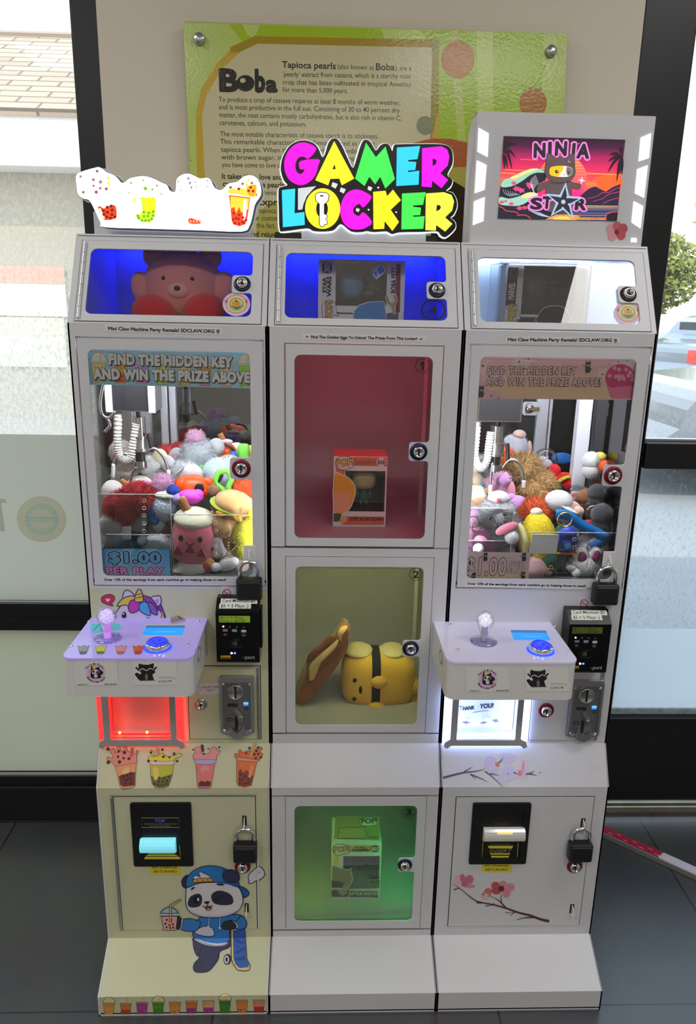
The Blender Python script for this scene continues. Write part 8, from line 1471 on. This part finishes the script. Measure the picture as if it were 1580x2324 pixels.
d.poly([(575, 290), (985, 298), (978, 515), (558, 505)], (120, 112, 60)); d.shape([(795, 340), (820, 315), (900, 305), (965, 330), (960, 370), (880, 385), (810, 375)], (168, 166, 160), 5, (40, 36, 30), 4); d.text('POP!', 812, 362, 955, 358, 40, (60, 56, 30), 0.05, slant=0.08); d.text('Funko', 885, 498, 965, 498, 20, (30, 34, 26), 0.02)
d.shape([(600, 500), (590, 470), (610, 440), (600, 405), (650, 410), (680, 395), (730, 400), (780, 400), (850, 395), (845, 430), (865, 450), (850, 500)], (130, 120, 70), 5, (30, 34, 24), 0); d.build('top_print', t3)
# boxes lying on their side in the top compartments
YH = 0.275; F4 = Frame((0, YH, 0), (1, 0, 0), (0, 0, 1)); A = F4.uv(722, 700); B = F4.uv(921, 592)
def draw4(t, fr):
    d = Decal(fr, (720, 575, 5.267), 0.0004, 0.00008); K_ = (26, 24, 30)
    d.poly([(55, 100), (180, 105), (175, 240), (58, 238)], (120, 118, 122), sm=0); d.ell(118, 170, 60, 72, K_); d.vtext('305', 148, 225, 110, 62, (176, 172, 180), 0.03); d.vtext('STAR', 112, 470, 290, 46, K_, 0.04); d.vtext('WARS', 165, 515, 280, 46, K_, 0.04)
    d.shape([(55, 660), (80, 590), (150, 555), (215, 600), (235, 690), (255, 748), (200, 735), (150, 790), (80, 790)], (160, 156, 166), 5, K_, 3); d.vtext('POP!', 175, 785, 580, 72, (40, 34, 24), 0.10); d.vtext('POP!', 175, 785, 580, 72, (176, 150, 80), 0.03)
    d.poly([(228, 705), (425, 712), (425, 722), (228, 716)], K_); d.poly([(945, 130), (998, 130), (985, 700), (940, 700)], (96, 40, 50)); d.poly([(878, 128), (945, 130), (940, 500), (875, 500)], (166, 160, 166)); d.vtext('BOBA FETT', 935, 475, 165, 52, K_, 0.04); d.poly([(810, 720), (970, 700), (970, 800), (830, 800)], (74, 72, 82))
    d.shape([(435, 800), (440, 690), (500, 620), (620, 580), (800, 575), (820, 700), (825, 800)], (62, 100, 140), 9, (176, 170, 180), 0)
    d.shape([(812, 520), (845, 512), (870, 580), (905, 590), (925, 560), (905, 505), (945, 500), (958, 570), (925, 640), (940, 720), (905, 720), (890, 640), (840, 600)], (122, 112, 70), 5, (176, 170, 170), 2)
    d.poly([(650, 185), (765, 118), (830, 210), (710, 312), (665, 270)], (176, 176, 190)); d.poly([(720, 190), (770, 145), (810, 205), (745, 260)], (50, 100, 170)); d.poly([(670, 240), (700, 215), (725, 265), (705, 295)], (50, 100, 170)); d.build('box_print', t)
figure_box('windowed toy box lying sideways in the blue compartment numbered four', F4, A[0], 1.4312, B[0], B[1], 0.088, lambda a, b, c, e: (a+(c-a)*0.20, b+(e-b)*0.28, c-(c-a)*0.21, e-(e-b)*0.02), draw4, doll([(60, 96, 134), (60, 56, 60)], True))
A = F4.uv(1148, 700); B = F4.uv(1340, 602)
def draw5(t, fr):
    d = Decal(fr, (1080, 580, 6.077), 0.0004, 0.00008); K_ = (24, 24, 28)
    d.poly([(450, 160), (590, 165), (545, 690), (405, 690)], K_); d.ell(520, 235, 62, 72, (52, 62, 60)); d.vtext('1444', 552, 300, 178, 62, K_, 0.03); d.vtext('MARVEL', 522, 605, 375, 76, (120, 40, 60), 0.09); d.vtext('MARVEL', 522, 605, 375, 76, (190, 170, 180), 0.04)
    d.poly([(590, 845), (850, 850), (840, 935), (560, 935)], K_); d.shape([(390, 800), (410, 710), (480, 660), (560, 690), (600, 800), (612, 882), (570, 880), (510, 930), (400, 930)], (172, 166, 176), 6, K_, 3); d.vtext('POP!', 540, 920, 680, 95, (40, 34, 20), 0.10); d.vtext('POP!', 540, 920, 680, 95, (190, 170, 40), 0.03)
    d.shape([(845, 935), (860, 820), (940, 720), (1080, 692), (1210, 715), (1270, 790), (1280, 935)], K_, 10, (178, 174, 178), 2)
    d.poly([(1400, 175), (1520, 180), (1470, 930), (1300, 930)], (126, 120, 96)); d.vtext('SYMBIOTE SUIT SPIDER-MAN', 1455, 705, 195, 50, (186, 182, 160), 0.03); d.build('box_print', t)
t5 = figure_box('windowed toy box lying sideways in the pale lit top compartment', F4, A[0], 1.4312, B[0], B[1], 0.088, lambda a, b, c, e: (a+(c-a)*0.19, b+(e-b)*0.20, c-(c-a)*0.16, e-(e-b)*0.03), draw5, doll([(26, 26, 30), (20, 20, 24)], True))
q = MB(); q.box((A[0]-0.016, YH-0.004, 1.4312), (B[0]+0.004, YH+0.095, B[1]+0.004), glass_mat('soft_clear_plastic', (0.95, 0.96, 1.0), 1.4, 0.05, 0.05), 0.002); q.build('clear_sleeve', t5)

# pink round plush in the left top compartment (a plain bear)
YP = 0.315; L = onY(417, 656, YP); k = msize(205, 417, 656, YP); t = thing('bear_plush', 'big round pink bear plush with red feet in the left blue compartment', 'soft toy', L, None, False); PKM = mat('pink_velour', S(240, 156, 146), 0.9, bump=0.5, bscale=700, sheen=0.3); RDM = mat('red_velour', S(222, 26, 40), 0.9, bump=0.5, bscale=700, sheen=0.3)
def add(nm, m, els):
    q = MB()
    for e in els: q.ell(Vector(e[0])*k, tuple(x*k for x in e[1]), m, rotm(*e[2]) if len(e) > 2 else None, 26)
    return q.build(nm, t)
add('body', PKM, [((0, 0, 0.02), (0.44, 0.36, 0.40))]); add('arm', PKM, [((-0.42, -0.06, -0.02), (0.13, 0.14, 0.20), (0, -20, 0))]); add('arm', PKM, [((0.42, -0.06, 0.0), (0.16, 0.14, 0.20), (0, 25, 0))])
add('foot', RDM, [((-0.27, -0.32, -0.26), (0.24, 0.20, 0.19), (0, 20, 0))]); add('foot', RDM, [((0.27, -0.32, -0.25), (0.23, 0.20, 0.21), (0, -20, 0))]); add('ear', PKM, [((-0.30, 0.0, 0.34), (0.13, 0.07, 0.13))]); add('ear', PKM, [((0.30, 0.0, 0.34), (0.13, 0.07, 0.13))])
add('muzzle', mat('pale_velour', S(236, 176, 170), 0.9), [((0, -0.33, -0.02), (0.12, 0.06, 0.085))]); add('nose', mat('brown_bead', S(90, 40, 40), 0.3), [((0, -0.385, 0.0), (0.035, 0.02, 0.028))])
for sx_ in (-1, 1): add('eye', BEAD, [((sx_*0.15, -0.325, 0.10), (0.022, 0.014, 0.022))])

# plushes behind door 2
YY = 0.30; L = onY(858, 1534, YY); k = msize(190, 858, 1534, YY); t = thing('lying_plush', 'yellow bolster plush lying on its side with a black band behind door two', 'soft toy', L, None, False); YM = mat('yellow_velour', S(246, 196, 70), 0.9, bump=0.4, bscale=700, sheen=0.3)
def roundbox(v): return Vector((math.copysign(abs(v.x)**0.55, v.x), math.copysign(abs(v.y)**0.6, v.y), math.copysign(abs(v.z)**0.55, v.z)))
q = MB(); q.ell((0, 0, 0), (0.44*k, 0.27*k, 0.335*k), YM, None, 36, roundbox); q.build('body', t)
q = MB(); n = 40; band = [(0.0+0, 0)]; bw = 0.062*k
vs = []
for xx in (-0.13, -0.03):
    for i in range(n):
        v = roundbox(Vector((0.0, math.cos(2*math.pi*i/n), math.sin(2*math.pi*i/n)))); vs.append(Vector((xx*k+0.04*k, v.y*0.275*k, v.z*0.34*k)))
q.faces(vs, [[i, (i+1) % n, n+(i+1) % n, n+i] for i in range(n)], mat('black_velour', (0.012, 0.012, 0.014), 0.9), True); q.build('band', t)
for nm, c, r, rt in (('paw', (-0.01, -0.25, 0.06), (0.10, 0.08, 0.085), (0, 0, 0)), ('paw', (-0.03, -0.24, -0.27), (0.10, 0.08, 0.075), (0, 0, 0)), ('foot', (0.43, -0.10, -0.08), (0.09, 0.08, 0.11), (0, -30, 0)), ('foot', (0.43, -0.10, -0.28), (0.07, 0.08, 0.09), (0, 20, 0))): add(nm, YM, [(c, r, rt)])
for c in ((-0.29, -0.262, 0.08), (-0.29, -0.262, -0.16)): add('eye', BEAD, [(c, (0.024, 0.012, 0.028))])
add('mouth', BEAD, [((-0.22, -0.268, -0.04), (0.02, 0.012, 0.05))]); add('trim', mat('cream_fleece', S(240, 226, 170), 0.95, bump=1, bscale=400), [((-0.24, 0.02, 0.33), (0.17, 0.2, 0.05))]); add('trim', MATS['cream_fleece'], [((0.17, 0.02, 0.33), (0.16, 0.2, 0.045))])
# folded brown plush leaning at the left
BRM = mat('brown_velour', S(150, 92, 58), 0.9, noise=0.25, nscale=30, bump=1.0, bscale=45, sheen=0.3); CRM = mat('cream_velour', S(238, 206, 140), 0.9)
YQ = 0.27; t = thing('folded_plush', 'brown and cream folded plush leaning against the yellow plush', 'soft toy', onY(735, 1500, YQ), None, False); o = t.location.copy()
def pw(pts, y0, y1, m, nm, infl=0.0):
    q = MB(); lp = [((onY(620+x/3.95, 1240+y/3.95, YQ)-o).x, (onY(620+x/3.95, 1240+y/3.95, YQ)-o).z) for x, y in pts]; lp = spline(lp, True, 5); n = len(lp); cx = sum(p[0] for p in lp)/n; cz = sum(p[1] for p in lp)/n; vs = []
    lay = [(0.0, 1.0), (0.25, 1.07), (0.5, 1.10), (0.75, 1.07), (1.0, 1.0)]
    for tt, sc in lay:
        for x, z in lp: vs.append(Vector((cx+(x-cx)*(0.9*sc), y0+(y1-y0)*tt, cz+(z-cz)*(0.93*sc))))
    fs = [[i*n+j, i*n+(j+1) % n, (i+1)*n+(j+1) % n, (i+1)*n+j] for i in range(len(lay)-1) for j in range(n)]; q.faces(vs, fs, m, True)
    q.faces([vs[j] for j in range(n)]+[Vector((cx, y0-0.006, cz))], [[j, (j+1) % n, n] for j in range(n)], m, True); q.faces([vs[4*n+j] for j in range(n)], [list(range(n))], m); return q.build(nm, t)
pw([(205, 1400), (200, 1300), (270, 1150), (400, 1000), (560, 850), (640, 720), (690, 740), (690, 860), (620, 980), (540, 1100), (440, 1220), (330, 1340), (240, 1410)], -0.02, 0.06, BRM, 'body')
pw([(300, 1130), (300, 1000), (330, 930), (440, 850), (560, 740), (590, 680), (650, 650), (690, 690), (680, 760), (600, 850), (480, 980), (380, 1080), (340, 1180)], -0.035, -0.015, BRM, 'flap')
pw([(320, 1060), (330, 980), (420, 890), (520, 810), (590, 770), (570, 830), (470, 930), (380, 1020), (370, 1110), (330, 1130)], -0.042, -0.03, CRM, 'lining'); pw([(590, 770), (575, 710), (610, 665), (660, 655), (650, 680), (620, 710), (610, 770)], -0.044, -0.03, CRM, 'lining')
pw([(300, 960), (330, 890), (420, 820), (500, 745), (560, 760), (500, 830), (400, 900), (320, 970)], -0.041, -0.034, mat('dark_brown_velour', S(112, 66, 44), 0.9), 'patch')
for x, y in ((490, 805), (400, 880)):
    c = onY(620+x/3.95, 1240+y/3.95, YQ)-o; q = MB(); q.ell(c+Vector((0, -0.042, 0)), (0.003, 0.002, 0.002), BEAD, None, 10); q.build('eye', t)

# ================================================================== small things
# sneaker charm on the left control box
c = FTL.hit(404, 1412); t = thing('sneaker_charm', 'tiny beige sneaker charm lying on the left control box', 'charm', c, None, False); t.rotation_euler = (0, 0, math.radians(35))
FSn = Frame((0, 0, 0), (1, 0, 0), (0, 0, 1)); SN = [(-0.013, 0.003), (0.012, 0.003), (0.013, 0.006), (0.006, 0.008), (0.001, 0.012), (-0.004, 0.014), (-0.006, 0.011), (-0.012, 0.013), (-0.0135, 0.008)]
q = MB(); q.plate(FSn, [spline(SN, True, 3)], -0.0045, 0.0045, mat('beige_rubber', S(176, 160, 146), 0.5)); q.build('upper', t); q = MB(); q.box((-0.0138, -0.005, 0), (0.0138, 0.005, 0.0034), mat('pale_rubber', S(214, 206, 200), 0.5), 0.001); q.build('sole', t)
q = MB()
for i in range(3): q.box((0.0005+i*0.0022, -0.0047, 0.0085-i*0.0012), (0.0014+i*0.0022, 0.0047, 0.0125-i*0.0014), mat('dark_lace', S(70, 60, 60), 0.6))
q.build('laces', t)
# metal rail with worn red and white tape lying on the floor at the right
A = onZ(1376, 1905, 0.0); B = onZ(1600, 2008, 0.0); dv = (B-A).normalized(); A2 = A-dv*0.10; B2 = B+dv*0.35; Lr = (B2-A2).length
t = thing('floor_rail', 'metal rail with worn red and white tape lying across the floor', 'rail', (A2.x, A2.y, 0), None, False); t.rotation_euler = (0, 0, math.atan2(dv.y, dv.x))
q = MB(); q.box((0, 0, 0), (Lr, 0.034, 0.016), mat('rail_metal', (0.36, 0.35, 0.34), 0.5, 0.4), 0.0015); q.build('rail', t)
m, nt, b = nodes_mat('worn_tape'); tcx = nt.nodes.new('ShaderNodeTexCoord'); s = nt.nodes.new('ShaderNodeSeparateXYZ'); n = nt.nodes.new('ShaderNodeTexNoise'); n.inputs['Scale'].default_value = 45; n.inputs['Detail'].default_value = 6; ad = nt.nodes.new('ShaderNodeMath'); ad.operation = 'MULTIPLY_ADD'; ad.inputs[1].default_value = 0.10; gt = nt.nodes.new('ShaderNodeMath'); gt.operation = 'GREATER_THAN'; gt.inputs[1].default_value = 0.245+0.05; mx = nt.nodes.new('ShaderNodeMix'); mx.data_type = 'RGBA'; mx.inputs['A'].default_value = (0.42, 0.015, 0.05, 1); mx.inputs['B'].default_value = (0.70, 0.66, 0.78, 1)
LK = nt.links.new; LK(tcx.outputs['Object'], s.inputs[0]); LK(tcx.outputs['Object'], n.inputs['Vector']); LK(n.outputs['Fac'], ad.inputs[0]); LK(s.outputs['X'], ad.inputs[2]); LK(ad.outputs[0], gt.inputs[0]); LK(gt.outputs[0], mx.inputs['Factor']); LK(mx.outputs['Result'], b.inputs['Base Color']); b.inputs['Roughness'].default_value = 0.5
q = MB(); q.box((0, 0.002, 0.016), (Lr, 0.032, 0.0168), m); to = q.build('tape', t)
q = MB()
for i in range(9): q.box((0.10+i*0.022, 0.009+0.012*(i % 2), 0.0168), (0.112+i*0.022, 0.0105+0.012*(i % 2), 0.0171), mat('tape_dash', (0.75, 0.6, 0.65), 0.5))
q.build('dashes', to)
